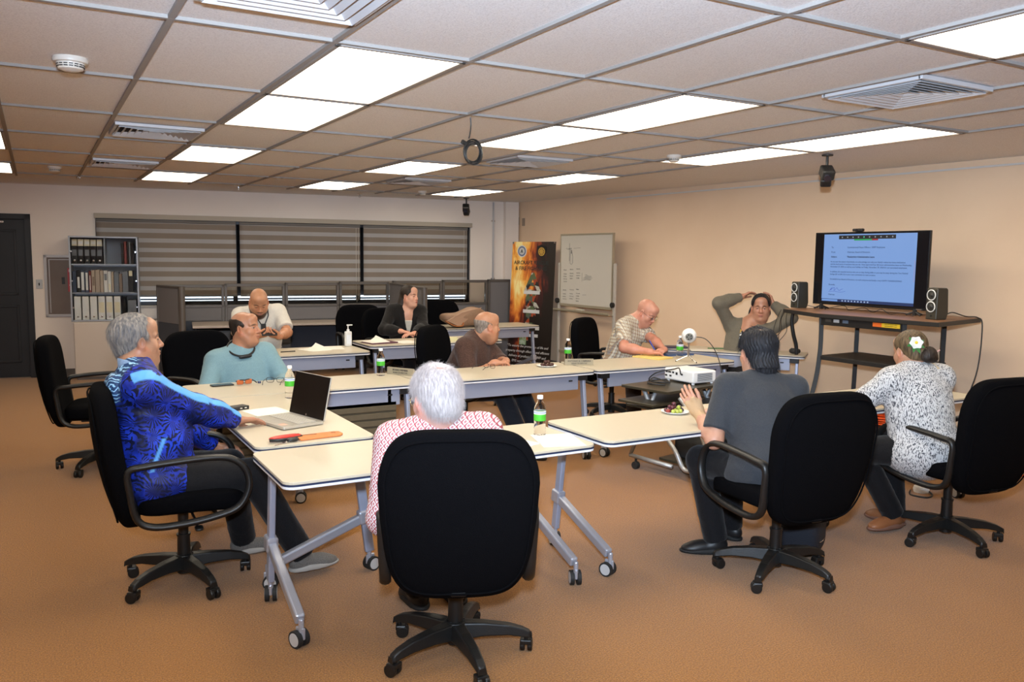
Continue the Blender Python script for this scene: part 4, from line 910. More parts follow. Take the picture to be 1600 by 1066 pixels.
for x in (-.34, .36):
    g = G(); P = spline([(x, .30, .64), (x, .12, .36), (x, -.02, .22), (x, -.10, .10), (x, -.18, .085), (x, -.30, .085), (x, -.355, .12), (x, -.34, .20), (x, -.22, .44), (x, -.05, .62)], 7)
    g.tube(P, .017, 8); lg = g.build('leg', m_tub, pc, smooth=True)
    g = G(); g.tube([(x, .42, .10), (x, .0, .09)], .017, 8); g.tube([(x, .42, .10), (x, .18, .64)], .015, 8); g.build('rear_tube', m_tub, lg, smooth=True)
    for y in (-.27, .36):
        g = G(); g.cyl((x-.02, y, .03), (x+.02, y, .03), .03, n=20); g.cyl((x, y, .04), (x, y, .085), .01); g.build('caster', m_rub, lg, bevel=.004)
pj = thing('projector', 'white projector with black ports and cables on the dark cart', 'projector', (4.52, 4.98, .665), math.radians(-88))
g = G(); g.bb((-.165, -.125, .012), (.165, .125, .105)); g.build('case', m_white, pj, bevel=.014, seg=3)
g = G()
for x, z, w_, h in ((-.135, .075, .024, .012), (-.10, .075, .03, .012), (-.06, .075, .02, .014), (-.14, .045, .022, .014), (-.09, .045, .022, .014), (-.02, .07, .02, .02), (.04, .07, .015, .015)): g.box((x, -.1265, z), (w_, .003, h))
g.build('ports', m_black, pj)
g = G()
for k in range(9):
    z = .03+.007*k; g.box((.1665, .0, z), (.003, .16, .0025))
g.build('vent_slots', m_black, pj)
for x, y in ((-.14, -.1), (.14, -.1), (-.14, .1), (.14, .1)):
    g = G(); g.cyl((x, y, 0), (x, y, .014), .012); g.build('foot', m_white, pj)
g = G(); g.cyl((.08, .125, .06), (.08, .145, .06), .035, n=24); g.build('lens', m_black, pj)
cable('black projector cable looping over the left side of the cart', [(4.395, 4.95, .735), (4.35, 4.92, .79), (4.28, 4.90, .79), (4.18, 4.98, .76), (4.15, 5.04, .70), (4.22, 5.02, .672), (4.30, 4.98, .672)], .005)
cable('coiled black power cable lying left of the projector', [(4.20, 4.90, .672), (4.12, 4.98, .674), (4.2, 5.1, .676), (4.3, 5.02, .69), (4.22, 4.9, .69), (4.14, 5.0, .69), (4.24, 5.08, .70), (4.3, 4.96, .672)], .006)
t = thing('equipment_bag', 'flat black device bag on the bottom shelf of the projector cart', 'bag', (4.46, 4.63, .12), math.radians(10))
g = G(); g.sell((0, 0, .09), (.25, .21, .09), .35, .3, 40, 12); g.build('body', mat('bag_black', (.012, .012, .013), .7), t, smooth=True)
g = G(); g.tube([(-.245, -.15, .12), (-.1, -.205, .12), (.1, -.205, .12), (.245, -.15, .12)], .003, 6); g.build('zip', m_chrome, t)
g = G(); g.cyl((.02, 0, .178), (.02, 0, .183), .045, n=28); g.build('round_badge', m_alu2, t)

# ------------------------------------------------------------ things on the tables
TZ = .7305
m_pet = mat('clear_plastic', (.97, .98, 1), .03, trans=1, ior=1.13); m_cap = mat('bottle_cap_white', (.8, .8, .8), .4); m_lab = mat('label_green', (.06, .42, .03), .45); m_lab2 = mat('label_white', (.75, .78, .82), .45); m_labb = mat('label_blue', (.08, .22, .55), .45)
def bottle(x, y, z, lb, rz=0):
    t = thing('water_bottle', lb, 'bottle', (x, y, z), rz, 'plastic water bottles')
    prof = [(.0, .003), (.028, 0), (.031, .006), (.0295, .014), (.031, .022), (.0295, .03), (.031, .038), (.0295, .046), (.031, .054), (.0295, .062), (.031, .07), (.031, .125), (.030, .14), (.025, .158), (.016, .172), (.0125, .18), (.0125, .19)]
    g = G(); g.lathe(prof, n=24); g.build('bottle_body', m_pet, t, smooth=True)
    g = G(); g.lathe([(.0315, .078), (.0318, .079), (.0318, .121), (.0315, .122)], n=28, caps=False); lb_ = g.build('label', m_lab, t, smooth='auto')
    g = G(); g.lathe([(.0319, .112), (.0321, .113), (.0321, .128), (.0317, .129)], n=28, caps=False); g.build('label_band', m_lab2, lb_, smooth='auto')
    g = G(); g.lathe([(.0318, .118), (.0322, .1185), (.0322, .1225), (.0318, .123)], n=28, caps=False); g.build('label_line', m_labb, lb_, smooth='auto')
    g = G(); g.lathe([(.0, .190), (.0150, .190), (.0155, .193), (.0155, .205), (.014, .208), (.0, .208)], n=24, caps=False); g.build('cap', m_cap, t, smooth='auto')
bottle(2.225, 3.567, TZ, 'water bottle with a green label on the nearest table, left of the table joint', .5)
bottle(1.377, 5.232, TZ, 'water bottle mostly hidden behind the open laptop', 1)
bottle(2.255, 5.922, TZ, 'water bottle beside the left name plate, near the hand sanitizer', 2)
bottle(4.022, 6.0, TZ, 'water bottle behind the right name plate, beside the chocolates', .3)
bottle(5.13, 5.80, TZ, 'water bottle left of the white ball microphone', 1.4)
t = thing('hand_sanitizer', 'clear pump bottle of hand sanitizer on the back row table', 'hand sanitizer', (2.70, 8.0, TZ))
g = G(); g.sell((0, 0, .075), (.036, .026, .075), .2, .6, 32, 14); g.build('bottle_body', mat('sanitizer_plastic', (.72, .72, .70), .15), t, smooth=True)
g = G(); g.box((0, -.0265, .07), (.045, .002, .09)); g.build('label', m_lab2, t)
g = G(); g.cyl((0, 0, .148), (0, 0, .17), .014); g.cyl((0, 0, .17), (0, 0, .21), .005); g.cyl((0, 0, .205), (0, 0, .218), .014); g.box((.02, -.0, .212), (.05, .012, .01)); g.build('pump', m_cap, t, bevel=.002)
# microphone
t = thing('ball_microphone', 'white ball microphone on a small tripod stand, facing left', 'microphone', (5.02, 5.56, TZ))
g = G(); g.sphere((0, 0, .235), .066, 32); g.build('ball', m_white, t, smooth=True)
g = G(); d = Vector((-.62, -.75, -.1)).normalized(); c = Vector((0, 0, .235)); g.cyl(c+d*.052, c+d*.0675, .036, .030, 28); gr_ = g.build('grille', mat('mic_grille', (.38, .39, .38), .4, .3, bump=(900, 1)), t, bevel=.002)
g = G()
for k in range(5):
    a = k*1.2566; u_ = d.cross(Vector((0, 0, 1))).normalized(); v_ = d.cross(u_); p = c+d*.068+(u_*math.cos(a)+v_*math.sin(a))*.02; g.cyl(p, p+d*.0015, .006, n=10)
g.build('grille_holes', m_black, t)
g = G(); g.cyl((0, 0, .05), (0, 0, .175), .007); g.cyl((0, 0, .05), (0, 0, .11), .011); g.cyl((0, 0, .16), (0, 0, .175), .012); g.build('stem', m_chrome, t)
for k in range(3):
    a = 2*PI*k/3+.5; g = G(); g.tube([(0, 0, .06), (.05*math.cos(a), .05*math.sin(a), .035), (.11*math.cos(a), .11*math.sin(a), .006)], .004, 8); lg = g.build('leg', m_chrome, t)
    g = G(); g.sphere((.11*math.cos(a), .11*math.sin(a), .006), .006, 10); g.build('rubber_foot', m_rub, lg)
cable('black microphone cable arching down to the projector cart', [(5.07, 5.53, .955), (5.13, 5.47, .94), (5.17, 5.40, .86), (5.15, 5.30, .74), (5.05, 5.15, .60), (4.95, 5.05, .535)], .004)
# name plates
m_np = mat('name_plate_brass', (.42, .37, .27), .3, .35)
def plate(x, y, rz, lb, l1, l2, w_=.21):
    t = thing('name_plate', lb, 'name plate', (x, y, TZ), rz, 'desk name plates')
    g = G(); g.prism([(-.025, 0), (.03, 0), (.03, .008), (-.017, .055), (-.022, .055), (-.025, .01)], -w_/2, w_/2, rot=Matrix(((0, 0, 1), (1, 0, 0), (0, 1, 0)))); g.build('plate', m_np, t, bevel=.001)
    a = PI/2-.065*0; 
    text(l1, .0195, 'lettering', m_black, t, (0, -.0252, .036), (PI/2-.06, 0, 0)); text(l2, .0135, 'lettering', m_black, t, (0, -.0258, .016), (PI/2-.06, 0, 0)); return t
plate(4.00, 5.80, -.38, 'brass name plate on the table in front of the water bottle, beside the chocolates', 'ANTONIO B. CABRERA', 'BOARD OF DIRECTOR', .25)
plate(2.42, 5.90, -1.02, 'brass name plate seen at a slant beside the white-haired head', 'BOARD MEMBER', 'BOARD OF DIRECTOR', .25)
# laptop
lp = thing('laptop', 'open silver laptop with a black screen turned toward the person in the blue jacket', 'laptop', (1.155, 4.46, TZ), math.radians(-75))
LWd, LDp = .36, .245
m_sil = mat('laptop_silver', (.50, .47, .41), .35, .5)
g = G(); g.prism(rrect(LWd, LDp, .012), .004, .018); g.build('base', m_sil, lp, bevel=.002)
g = G(); g.bb((-.155, -.025, .0182), (.155, .095, .0190)); g.build('key_well', mat('key_well', (.30, .28, .24), .5), lp)
g = G()
for r_ in range(5):
    for k in range(14): g.box((-.144+k*.0221, -.012+r_*.0225, .0198), (.0185, .018, .002))
g.build('keys', mat('keycaps', (.46, .43, .37), .5), lp)
g = G(); g.bb((-.05, -.105, .0181), (.05, -.04, .0186)); g.build('touchpad', mat('touchpad', (.42, .39, .34), .3), lp)
g = G(); g.bb((.09, -.105, .0181), (.135, -.07, .0188)); g.build('sticker', mat('pink_sticker', (.75, .42, .32), .5), lp)
hd = bpy.data.objects.new('lid', None)
A_ = math.radians(12)
def LR(x, y, z): return (x, .118 + y*math.cos(A_) + z*math.sin(A_), .018 - y*math.sin(A_) + z*math.cos(A_))
g = G(); g.add([LR(x, y, z) for x in (-LWd/2, LWd/2) for y in (0, .008) for z in (0, .24)], [(0, 1, 3, 2), (4, 6, 7, 5), (0, 4, 5, 1), (2, 3, 7, 6), (0, 2, 6, 4), (1, 5, 7, 3)]); ld = g.build('lid', m_sil, lp, bevel=.002)
g = G(); g.add([LR(x, y, z) for x in (-LWd/2+.003, LWd/2-.003) for y in (-.0015, -.0002) for z in (.003, .237)], [(0, 1, 3, 2), (4, 6, 7, 5), (0, 4, 5, 1), (2, 3, 7, 6), (0, 2, 6, 4), (1, 5, 7, 3)]); g.build('screen', mat('laptop_screen', (.008, .006, .005), .25), ld)
g = G(); g.lathe([(.0, 0), (.006, 0), (.006, .001), (.0, .001)], LR(0, -.002, .012), 16, (PI/2-A_, 0, 0), caps=False); g.build('badge', m_chrome, ld)
# orange sleeve, pens, pouch, keys, phones, glasses, papers
t = thing('leather_sleeve', 'flat orange leather case on the table corner in front of the laptop', 'case', (1.20, 4.03, TZ), .10)
g = G(); g.prism([(-.11, -.045), (.10, -.045), (.125, -.02), (.125, .03), (.10, .045), (-.11, .045)], 0, .012); g.build('cover', mat('orange_leather', (.62, .20, .06), .5, bump=(90, .3)), t, bevel=.005, seg=3)
g = G(); g.tube([(-.108, .02, .0125), (-.05, .028, .0125), (.0, .02, .0125)], .0015, 5); g.build('slit', m_black, t)
g = G(); g.box((.085, .012, .0125), (.022, .016, .001)); g.build('stamp', mat('leather_dark', (.25, .09, .03), .5), t)
t = thing('pen_pouch', 'slim red and black pouch lying beside the orange case and the keys', 'pouch', (1.035, 4.03, TZ), .18)
g = G(); g.sell((0, 0, .014), (.085, .022, .013), .6, .8, 28, 10); g.build('body', mat('red_vinyl', (.50, .03, .02), .35), t, smooth=True)
g = G(); g.tube([(-.085, -.006, .012), (-.03, -.021, .010), (.03, -.021, .010), (.083, -.006, .012)], .008, 6); g.build('black_side', m_black, t, smooth=True)
t = thing('pen', 'blue pen lying behind the red pouch', 'pen', (1.05, 4.085, TZ+.006), .15)
g = G(); g.cyl((-.07, 0, 0), (.05, 0, 0), .0055); g.build('barrel', mat('blue_plastic', (.03, .10, .55), .3), t); g = G(); g.cyl((.05, 0, 0), (.075, 0, 0), .006, .003); g.build('cap', mat('blue_plastic', (0, 0, 0)), t); g = G(); g.bb((.02, -.002, .005), (.07, .002, .008)); g.build('clip', m_chrome, t)
t = thing('key_ring', 'bunch of keys with a black fob in front of the red pouch', 'keys', (1.03, 3.975, TZ), .3)
g = G(); g.sell((.03, 0, .010), (.032, .018, .010), .7, .8, 20, 8); g.build('fob', m_black, t, smooth=True)
for k, (a, l_) in enumerate(((2.9, .065), (3.4, .055), (-.2, .05))):
    g = G(); R = Matrix.Rotation(a, 3, 'Z'); g.cyl(R@Vector((.018, 0, .002)), R@Vector((.018, 0, .0045)), .011, n=14); g.box(R@Vector((.03+l_/2, 0, .003)), (l_, .006, .002), R); g.build('key', m_chrome, t)
g = G(); g.tube([(.012*math.cos(a), .012*math.sin(a), .004) for a in [2*PI*k/16 for k in range(16)]], .001, 5, closed=True); g.build('ring', m_chrome, t)
t = thing('power_bank', 'small black power bank with silver ports on the cream table near the blue jacket', 'power bank', (1.0, 4.97, TZ), .35)
g = G(); g.bb((-.055, -.035, 0), (.055, .035, .022)); g.build('case', m_black, t, bevel=.004)
g = G(); g.box((-.0, -.0355, .011), (.014, .002, .006)); g.box((.03, -.0355, .011), (.014, .002, .006)); g.build('ports', m_chrome, t)
t = thing('smartphone', 'dark phone lying flat at the left in front of the light blue sweater', 'phone', (1.09, 5.93, TZ), .1)
g = G(); g.prism(rrect(.15, .075, .01), 0, .009); g.build('body', m_black, t, bevel=.002); g = G(); g.prism(rrect(.144, .069, .008), .009, .0095); g.build('screen', mat('phone_glass', (.01, .01, .012), .08), t)
t = thing('folded_sunglasses', 'dark orange-lensed sunglasses beside the phone in front of the light blue sweater', 'sunglasses', (1.235, 5.90, TZ), .3)
for s in (-1, 1):
    g = G(); g.sell((s*.032, 0, .022), (.026, .006, .018), .5, .6, 20, 8); g.build('lens', mat('orange_lens', (.45, .12, .04), .2), t, smooth=True)
g = G(); g.tube([(-.06, .004, .03), (-.03, -.004, .038), (0, -.006, .034), (.03, -.004, .038), (.06, .004, .03)], .004, 6); g.tube([(-.06, .004, .03), (-.03, .03, .01), (.05, .035, .008)], .004, 6); g.tube([(.06, .004, .03), (.085, .02, .02), (.09, -.01, .008)], .004, 6); g.build('frame', m_black, t, smooth=True)
def glasses(x, y, rz, lb):
    t = thing('eyeglasses', lb, 'eyeglasses', (x, y, TZ), rz, 'black eyeglasses lying on the tables')
    g = G()
    for s in (-1, 1):
        g.tube([(s*.036+.026*math.copysign(abs(math.cos(a))**.6, math.cos(a)), -.002, .021+.017*math.copysign(abs(math.sin(a))**.6, math.sin(a))) for a in [2*PI*k/24 for k in range(24)]], .0019, 6, closed=True)
    g.tube([(-.012, -.002, .028), (0, -.004, .031), (.012, -.002, .028)], .0018, 6); g.build('frame', m_black, t, smooth=True)
    for s in (-1, 1):
        g = G(); g.box((s*.036, -.002, .021), (.048, .001, .031)); g.build('lens', m_pet, t)
        g = G(); g.tube([(s*.063, 0, .03), (s*.066, .05, .028), (s*.064, .11, .024), (s*.060, .14, .006)], .0022, 6); g.build('temple', m_black, t, smooth=True)
glasses(1.45, 5.90, 2.7, 'black eyeglasses lying open in front of the light blue sweater'); glasses(3.20, 5.93, 1.9, 'black eyeglasses lying open before the person in the brown shirt')
t = thing('earbud_case', 'tiny dark cap lying between sunglasses and eyeglasses', 'cap', (1.345, 5.93, TZ)); g = G(); g.cyl((0, 0, 0), (0, 0, .014), .012, n=18); g.build('shell', mat('dark_blue_plastic', (.05, .06, .12), .4), t, bevel=.002); g = G(); g.cyl((0, 0, .014), (0, 0, .017), .008, n=18); g.build('lid', m_alu2, t)
# sheets of paper
m_pap = mat('white_paper', (.78, .75, .68), .7); m_ylw = mat('yellow_pad', (.78, .58, .18), .7)
def sheet(nm, x, y, rz, lb, w_=.216, d_=.28, th=.0015, m=None, z=TZ, cat='paper', grp=None, curl=0):
    n = 10; g = G(); vs = []
    for j in range(n+1):
        for i in range(n+1):
            u_, v_ = i/n, j/n; zz = curl*max(0, u_-.6)**2*6*v_; vs.append(((u_-.5)*w_, (v_-.5)*d_, zz+.0002))
    top_ = len(vs); vs += [(a, b, c+th) for a, b, c in vs]; fs = []
    for j in range(n):
        for i in range(n):
            k = j*(n+1)+i; fs.append((k+n+1, k+n+2, k+1, k)); fs.append((top_+k, top_+k+1, top_+k+n+2, top_+k+n+1))
    for i in range(n):
        fs.append((i, i+1, top_+i+1, top_+i)); k = n*(n+1)+i; fs.append((k+1, k, top_+k, top_+k+1)); k = i*(n+1); fs.append((k+n+1, k, top_+k, top_+k+n+1)); k = i*(n+1)+n; fs.append((k, k+n+1, top_+k+n+1, top_+k))
    g.add(vs, fs); o = g.build(nm, m or m_pap, None, smooth='auto'); o.location = (x, y, z); o.rotation_euler = (0, 0, rz); return tag(o, lb, cat, grp)
sheet('paper_sheet', 1.14, 4.80, .2, 'printed white sheet lying under the edge of the laptop', curl=0)
sheet('paper_sheet', 1.98, 3.49, .35, 'white sheet near the foremost chair on the nearest table')
sheet('paper_sheet', 2.24, 3.42, -.3, 'white sheet in front of the water bottle on the nearest table')
sheet('paper_sheet', 2.3, 7.82, .3, 'curled white sheet beside the hands holding the phone', curl=.05); sheet('paper_sheet', 2.50, 7.90, -.2, 'flat white sheet left of the hand sanitizer')
sheet('paper_sheet', 3.05, 8.20, .2, 'white sheets on the dark folder at the left end of the second back table', z=TZ+.0125, curl=.05)
sheet('folder', 3.10, 8.17, .15, 'dark maroon folder under white sheets before the person in the black jacket', .30, .24, .012, mat('maroon_folder', (.10, .03, .05), .5), cat='folder')
sheet('paper_sheet', 3.38, 8.14, .1, 'open white sheet right of the maroon folder')
sheet('paper_stack', 3.80, 8.14, .3, 'pale yellow bundle of papers under the arm of the black jacket', .22, .28, .035, mat('pale_yellow_paper', (.72, .68, .40), .7))
sheet('note_pad', 4.92, 5.93, .25, 'yellow legal pad under the hands of the person in plaid', .22, .30, .012, m_ylw, cat='note pad')
sheet('folder', 5.28, 6.02, -.1, 'blue folder on the table behind the ball microphone', .30, .16, .015, mat('blue_folder', (.05, .09, .20), .5), cat='folder')
sheet('book_closed', 5.66, 6.52, -.5, 'dark closed book at the left end of the slanted table', .30, .14, .018, mat('dark_book', (.05, .04, .07), .5), cat='book')
sheet('paper_sheet', 5.80, 6.20, .9, 'white sheet at the middle of the slanted table', .2, .26)
sheet('paper_sheet', 4.50, 3.62, .1, 'white sheet under the left arm of the person with the flower')
t = thing('pen', 'black pen lying at the table edge below the phone', 'pen', (2.02, 7.72, TZ+.006), .1); g = G(); g.cyl((-.07, 0, 0), (.07, 0, 0), .005); g.build('barrel', m_black, t)
t = thing('pen', 'green pencil lying on the middle of the slanted table', 'pencil', (6.02, 6.25, TZ+.006), -.6); g = G(); g.cyl((-.09, 0, 0), (.09, 0, 0), .005); g.build('barrel', mat('green_pencil', (.04, .16, .05), .5), t)
# plates with food
def dish(x, y, r_, lb):
    t = thing('paper_plate', lb, 'plate', (x, y, TZ)); g = G(); g.lathe([(0, .001), (r_*.65, 0), (r_*.75, .004), (r_, .012), (r_, .014), (r_*.73, .006), (r_*.62, .003), (0, .003)], n=40, caps=False); g.build('plate', mat('white_plate', (.8, .8, .78), .45), t, smooth=True); return t
dish(3.27, 3.72, .085, 'small white plate holding grapes beside the bandaged hand')
GM = [mat('grape_dark', (.035, .012, .03), .25), mat('grape_red', (.25, .03, .02), .25), mat('grape_green', (.38, .42, .07), .25), mat('grape_purple', (.09, .02, .03), .25)]
spots = [(-.055, .0, 0, 1), (-.035, -.022, 0, 2), (-.01, -.03, 0, 2), (.015, -.028, 0, 2), (.04, -.012, 0, 0), (.055, .01, 0, 0), (-.03, .012, 0, 3), (0, .0, 0, 2), (.028, .018, 0, 0), (-.01, .035, 0, 3), (.02, .045, 0, 0), (-.038, .038, 0, 3),
         (-.022, .0, 1, 3), (.005, .018, 1, 3), (.032, .0, 1, 0), (-.02, .028, 1, 3), (.015, -.012, 1, 2), (-.002, .012, 2, 3)]
for k, (x, y, l_, c) in enumerate(spots):
    cn = ('dark purple', 'red', 'green', 'reddish purple')[c]
    t = thing('grape', '%s grape in the pile on the white plate' % cn, 'grape', (3.27+x, 3.72+y, TZ+.0035+l_*.019), 0, '%s grapes on the plate' % cn)
    g = G(); g.sphere((0, 0, .0125), (.0135, .0125, .0125), 14); g.build('berry', GM[c], t, smooth=True); g = G(); g.cyl((.012, 0, .013), (.016, 0, .015), .001, n=6); g.build('stem_end', mat('grape_stem', (.2, .15, .05), .6), t)
dish(3.69, 5.82, .085, 'small white plate with chocolates left of the right name plate')
m_choc = mat('chocolate', (.055, .018, .012), .4, bump=(90, .4))
for k, (x, y, z) in enumerate(((-.045, -.01, 0), (-.015, -.025, 0), (.02, -.02, 0), (.048, -.005, 0), (.0, .02, 0), (-.03, .02, 0), (-.012, -.002, .024), (.014, -.006, .024))):
    t = thing('chocolate', 'round brown chocolate in the small pile on the white plate', 'chocolate', (3.69+x, 5.82+y, TZ+.0035+z), k, 'chocolates on the plate'); g = G(); g.sell((0, 0, .014), (.018, .015, .014), .9, .9, 16, 10); o = g.build('piece', m_choc, t, smooth=True)
# tan bag on the farthest table
t = thing('hand_bag', 'soft tan leather handbag lying on the farthest table', 'bag', (4.80, 9.60, TZ), .1)
m_tan = mat('tan_bag', (.27, .16, .10), .55, bump=(60, .3), noise=(12, .3, (.34, .21, .13)))
def bagd(q): return (q.x, q.y, q.z*(1.0+.35*(q.x/.3)) + .02*math.sin(q.x*14))
g = G(); g.sell((0, 0, .115), (.34, .13, .11), .7, .6, 48, 20, deform=bagd); g.build('body', m_tan, t, smooth=True)
g = G(); g.add([(-.34, -.135, .10), (-.16, -.15, .02), (.22, -.10, .255), (-.10, -.12, .20), (-.34, -.125, .10), (-.16, -.14, .02), (.22, -.09, .255), (-.10, -.11, .20)], [(0, 1, 2, 3), (7, 6, 5, 4), (0, 4, 5, 1), (1, 5, 6, 2), (2, 6, 7, 3), (3, 7, 4, 0)]); g.build('flap', mat('tan_flap', (.42, .26, .17), .5), t, bevel=.006)
g = G(); g.tube(spline([(-.36, -.14, .10), (-.30, -.16, .06), (-.22, -.155, .03), (-.12, -.15, .03), (-.1, -.15, .07)], 6), .014, 8, flat=.5); g.build('strap', mat('orange_strap', (.45, .15, .04), .45), t, smooth=True)
# dark fabric bag hanging behind the grey shirt chair, on the floor
t = thing('backpack', 'dark backpack standing on the floor behind the chair of the person in dark grey', 'bag', (3.72, 3.12, 0), .5)
g = G(); g.sell((0, 0, .15), (.15, .11, .15), .45, .5, 36, 16); g.build('body', mat('navy_bag', (.012, .014, .022), .8, bump=(200, .3)), t, smooth=True)
g = G(); g.tube([(-.10, -.112, .10), (-.06, -.118, .10), (-.02, -.118, .10)], .003, 6); g.build('zip_pull', m_chrome, t)
# ------------------------------------------------------------ people: smooth implicit bodies
def V3(*a): return np.array(a if len(a) == 3 else a[0], float)
def unit(v): v = np.asarray(v, float); return v/np.linalg.norm(v)
def rotm(yw, pt=0, rl=0):
    """columns right, forward, up; yaw in degrees from +X, pitch down"""
    a, p, q = [math.radians(x) for x in (yw, pt, rl)]
    f_ = V3(math.cos(a)*math.cos(p), math.sin(a)*math.cos(p), -math.sin(p)); r_ = V3(math.sin(a), -math.cos(a), 0.)
    u_ = np.cross(r_, f_); r2 = r_*math.cos(q)+u_*math.sin(q); u2 = -r_*math.sin(q)+u_*math.cos(q)
    return np.column_stack([r2, f_, u2])
def cap(a, b, ra, rb=None, k=.02, clip=None, op='u', flat=None): return dict(t='c', a=V3(a), b=V3(b), ra=ra, rb=ra if rb is None else rb, k=k, clip=clip, op=op, flat=flat)
def ell(c, r, R=None, k=.02, clip=None, op='u'): return dict(t='e', c=V3(c), r=V3(r), R=np.eye(3) if R is None else R, k=k, clip=clip, op=op)
def xform(pr, R, o, s=1.):
    """prims given in a local frame (R columns, origin o, scale s) to the outer frame"""
    out = []
    for p in pr:
        q = dict(p); q['k'] = p['k']*s
        if p['t'] == 'c': q['a'] = R@p['a']*s+o; q['b'] = R@p['b']*s+o; q['ra'] = p['ra']*s; q['rb'] = p['rb']*s
        else: q['c'] = R@p['c']*s+o; q['r'] = p['r']*s; q['R'] = R@p['R']
        if p['clip'] is not None: n_, c_ = p['clip']; q['clip'] = (R@V3(n_), R@V3(c_)*s+o)
        out.append(q)
    return out
def inv_xform(pr, R, o, s=1.): return xform(pr, R.T, -(R.T@V3(o))/s, 1./s)
def pd(p, X):
    if p['t'] == 'c':
        ab = p['b']-p['a']; L2 = ab@ab+1e-12; q = X-p['a']; t = np.clip((q@ab)/L2, 0, 1)
        d = np.sqrt(((q-t[..., None]*ab)**2).sum(-1)) - (p['ra']+(p['rb']-p['ra'])*t)
    else:
        q = (X-p['c'])@p['R']; k0 = np.sqrt(((q/p['r'])**2).sum(-1)); k1 = np.sqrt(((q/p['r']**2)**2).sum(-1))+1e-9; d = k0*(k0-1)/k1
    if p['clip'] is not None:
        n_, c_ = p['clip']; d = np.maximum(d, (X-V3(c_))@V3(n_))
    return d
def pb(p):
    if p['t'] == 'c': r_ = max(p['ra'], p['rb']); return np.minimum(p['a'], p['b'])-r_, np.maximum(p['a'], p['b'])+r_
    r_ = max(p['r']); return p['c']-r_, p['c']+r_
def smin(a, b, k):
    h = np.clip(k-np.abs(a-b), 0, None)/k; return np.minimum(a, b)-h*h*k*.25
def grid_sdf(prims, h, lo=None, hi=None, post=None):
    bs = [pb(p) for p in prims if p['op'] == 'u']
    l = np.min([b[0] for b in bs], 0)-2*h if lo is None else V3(lo); g = np.max([b[1] for b in bs], 0)+2*h if hi is None else V3(hi)
    n = np.maximum(2, np.ceil((g-l)/h).astype(int)+1); D = np.full(n, 9., np.float32)
    ax = [l[i]+h*np.arange(n[i]) for i in range(3)]
    for p in prims:
        a, b = pb(p); m_ = p['k']+2.5*h
        i0 = np.maximum(0, np.floor((a-m_-l)/h).astype(int)); i1 = np.minimum(n, np.ceil((b+m_-l)/h).astype(int)+1)
        if (i1 <= i0).any(): continue
        sl = tuple(slice(i0[i], i1[i]) for i in range(3))
        X = np.stack(np.meshgrid(*[ax[i][sl[i]] for i in range(3)], indexing='ij'), -1); d = pd(p, X)
        if p['op'] == 'u': D[sl] = smin(D[sl], d, p['k'])
        else: D[sl] = -smin(-D[sl], d, p['k'])
    if post is not None:
        X = np.stack(np.meshgrid(*ax, indexing='ij'), -1); D = post(D, X)
    return D, l, h
def snet(D, l, h):
    D = np.pad(D, 1, constant_values=9.); l = l-h
    S = D < 0; c = [S[i:S.shape[0]-1+i, j:S.shape[1]-1+j, k:S.shape[2]-1+k] for i in (0, 1) for j in (0, 1) for k in (0, 1)]
    anyc = np.logical_or.reduce(c); allc = np.logical_and.reduce(c); M = anyc & ~allc
    I = np.argwhere(M); idx = np.full(M.shape, -1, np.int64); idx[M] = np.arange(len(I))
    acc = np.zeros((len(I), 3)); cnt = np.zeros(len(I))
    offs = [(i, j, k) for i in (0, 1) for j in (0, 1) for k in (0, 1)]
    val = {o: D[I[:, 0]+o[0], I[:, 1]+o[1], I[:, 2]+o[2]] for o in offs}
    for o in offs:
        for ax in range(3):
            if o[ax]: continue
            o2 = list(o); o2[ax] = 1; o2 = tuple(o2); a, b = val[o], val[o2]; m_ = (a < 0) != (b < 0)
            t = np.where(m_, a/(np.where(m_, a-b, 1.)), 0); p = np.tile(np.array(o, float), (len(I), 1)); p[:, ax] = t
            acc[m_] += p[m_]; cnt[m_] += 1
    Vt = (I+acc/np.maximum(cnt, 1)[:, None])*h+l
    F = []
    for ax in range(3):
        s0 = [slice(None)]*3; s1 = [slice(None)]*3; s0[ax] = slice(0, -1); s1[ax] = slice(1, None)
        A, B = S[tuple(s0)], S[tuple(s1)]; E_ = np.argwhere(A != B)
        b, c_ = (ax+1) % 3, (ax+2) % 3
        E_ = E_[(E_[:, b] > 0) & (E_[:, c_] > 0) & (E_[:, b] < S.shape[b]-1) & (E_[:, c_] < S.shape[c_]-1)]
        sgn = A[tuple(E_.T)]
        q = []
        for db, dc in ((-1, -1), (0, -1), (0, 0), (-1, 0)):
            P = E_.copy(); P[:, b] += db; P[:, c_] += dc; q.append(idx[tuple(P.T)])
        q = np.stack(q, 1); q[~sgn] = q[~sgn][:, ::-1]; F.append(q)
    F = np.concatenate(F); F = F[(F >= 0).all(1)]
    return Vt, F
def relax(Vt, F, n=1, w=.5):
    for _ in range(n):
        A = np.zeros_like(Vt); c = np.zeros(len(Vt))
        for i in range(4):
            for j in (1, 3): np.add.at(A, F[:, i], Vt[F[:, (i+j) % 4]]); np.add.at(c, F[:, i], 1)
        Vt = Vt*(1-w)+w*A/np.maximum(c, 1)[:, None]
    return Vt
def vnormals(Vt, F):
    n = np.cross(Vt[F[:, 2]]-Vt[F[:, 0]], Vt[F[:, 3]]-Vt[F[:, 1]]); N_ = np.zeros_like(Vt)
    for i in range(4): np.add.at(N_, F[:, i], n)
    return N_/(np.linalg.norm(N_, axis=1)[:, None]+1e-12)
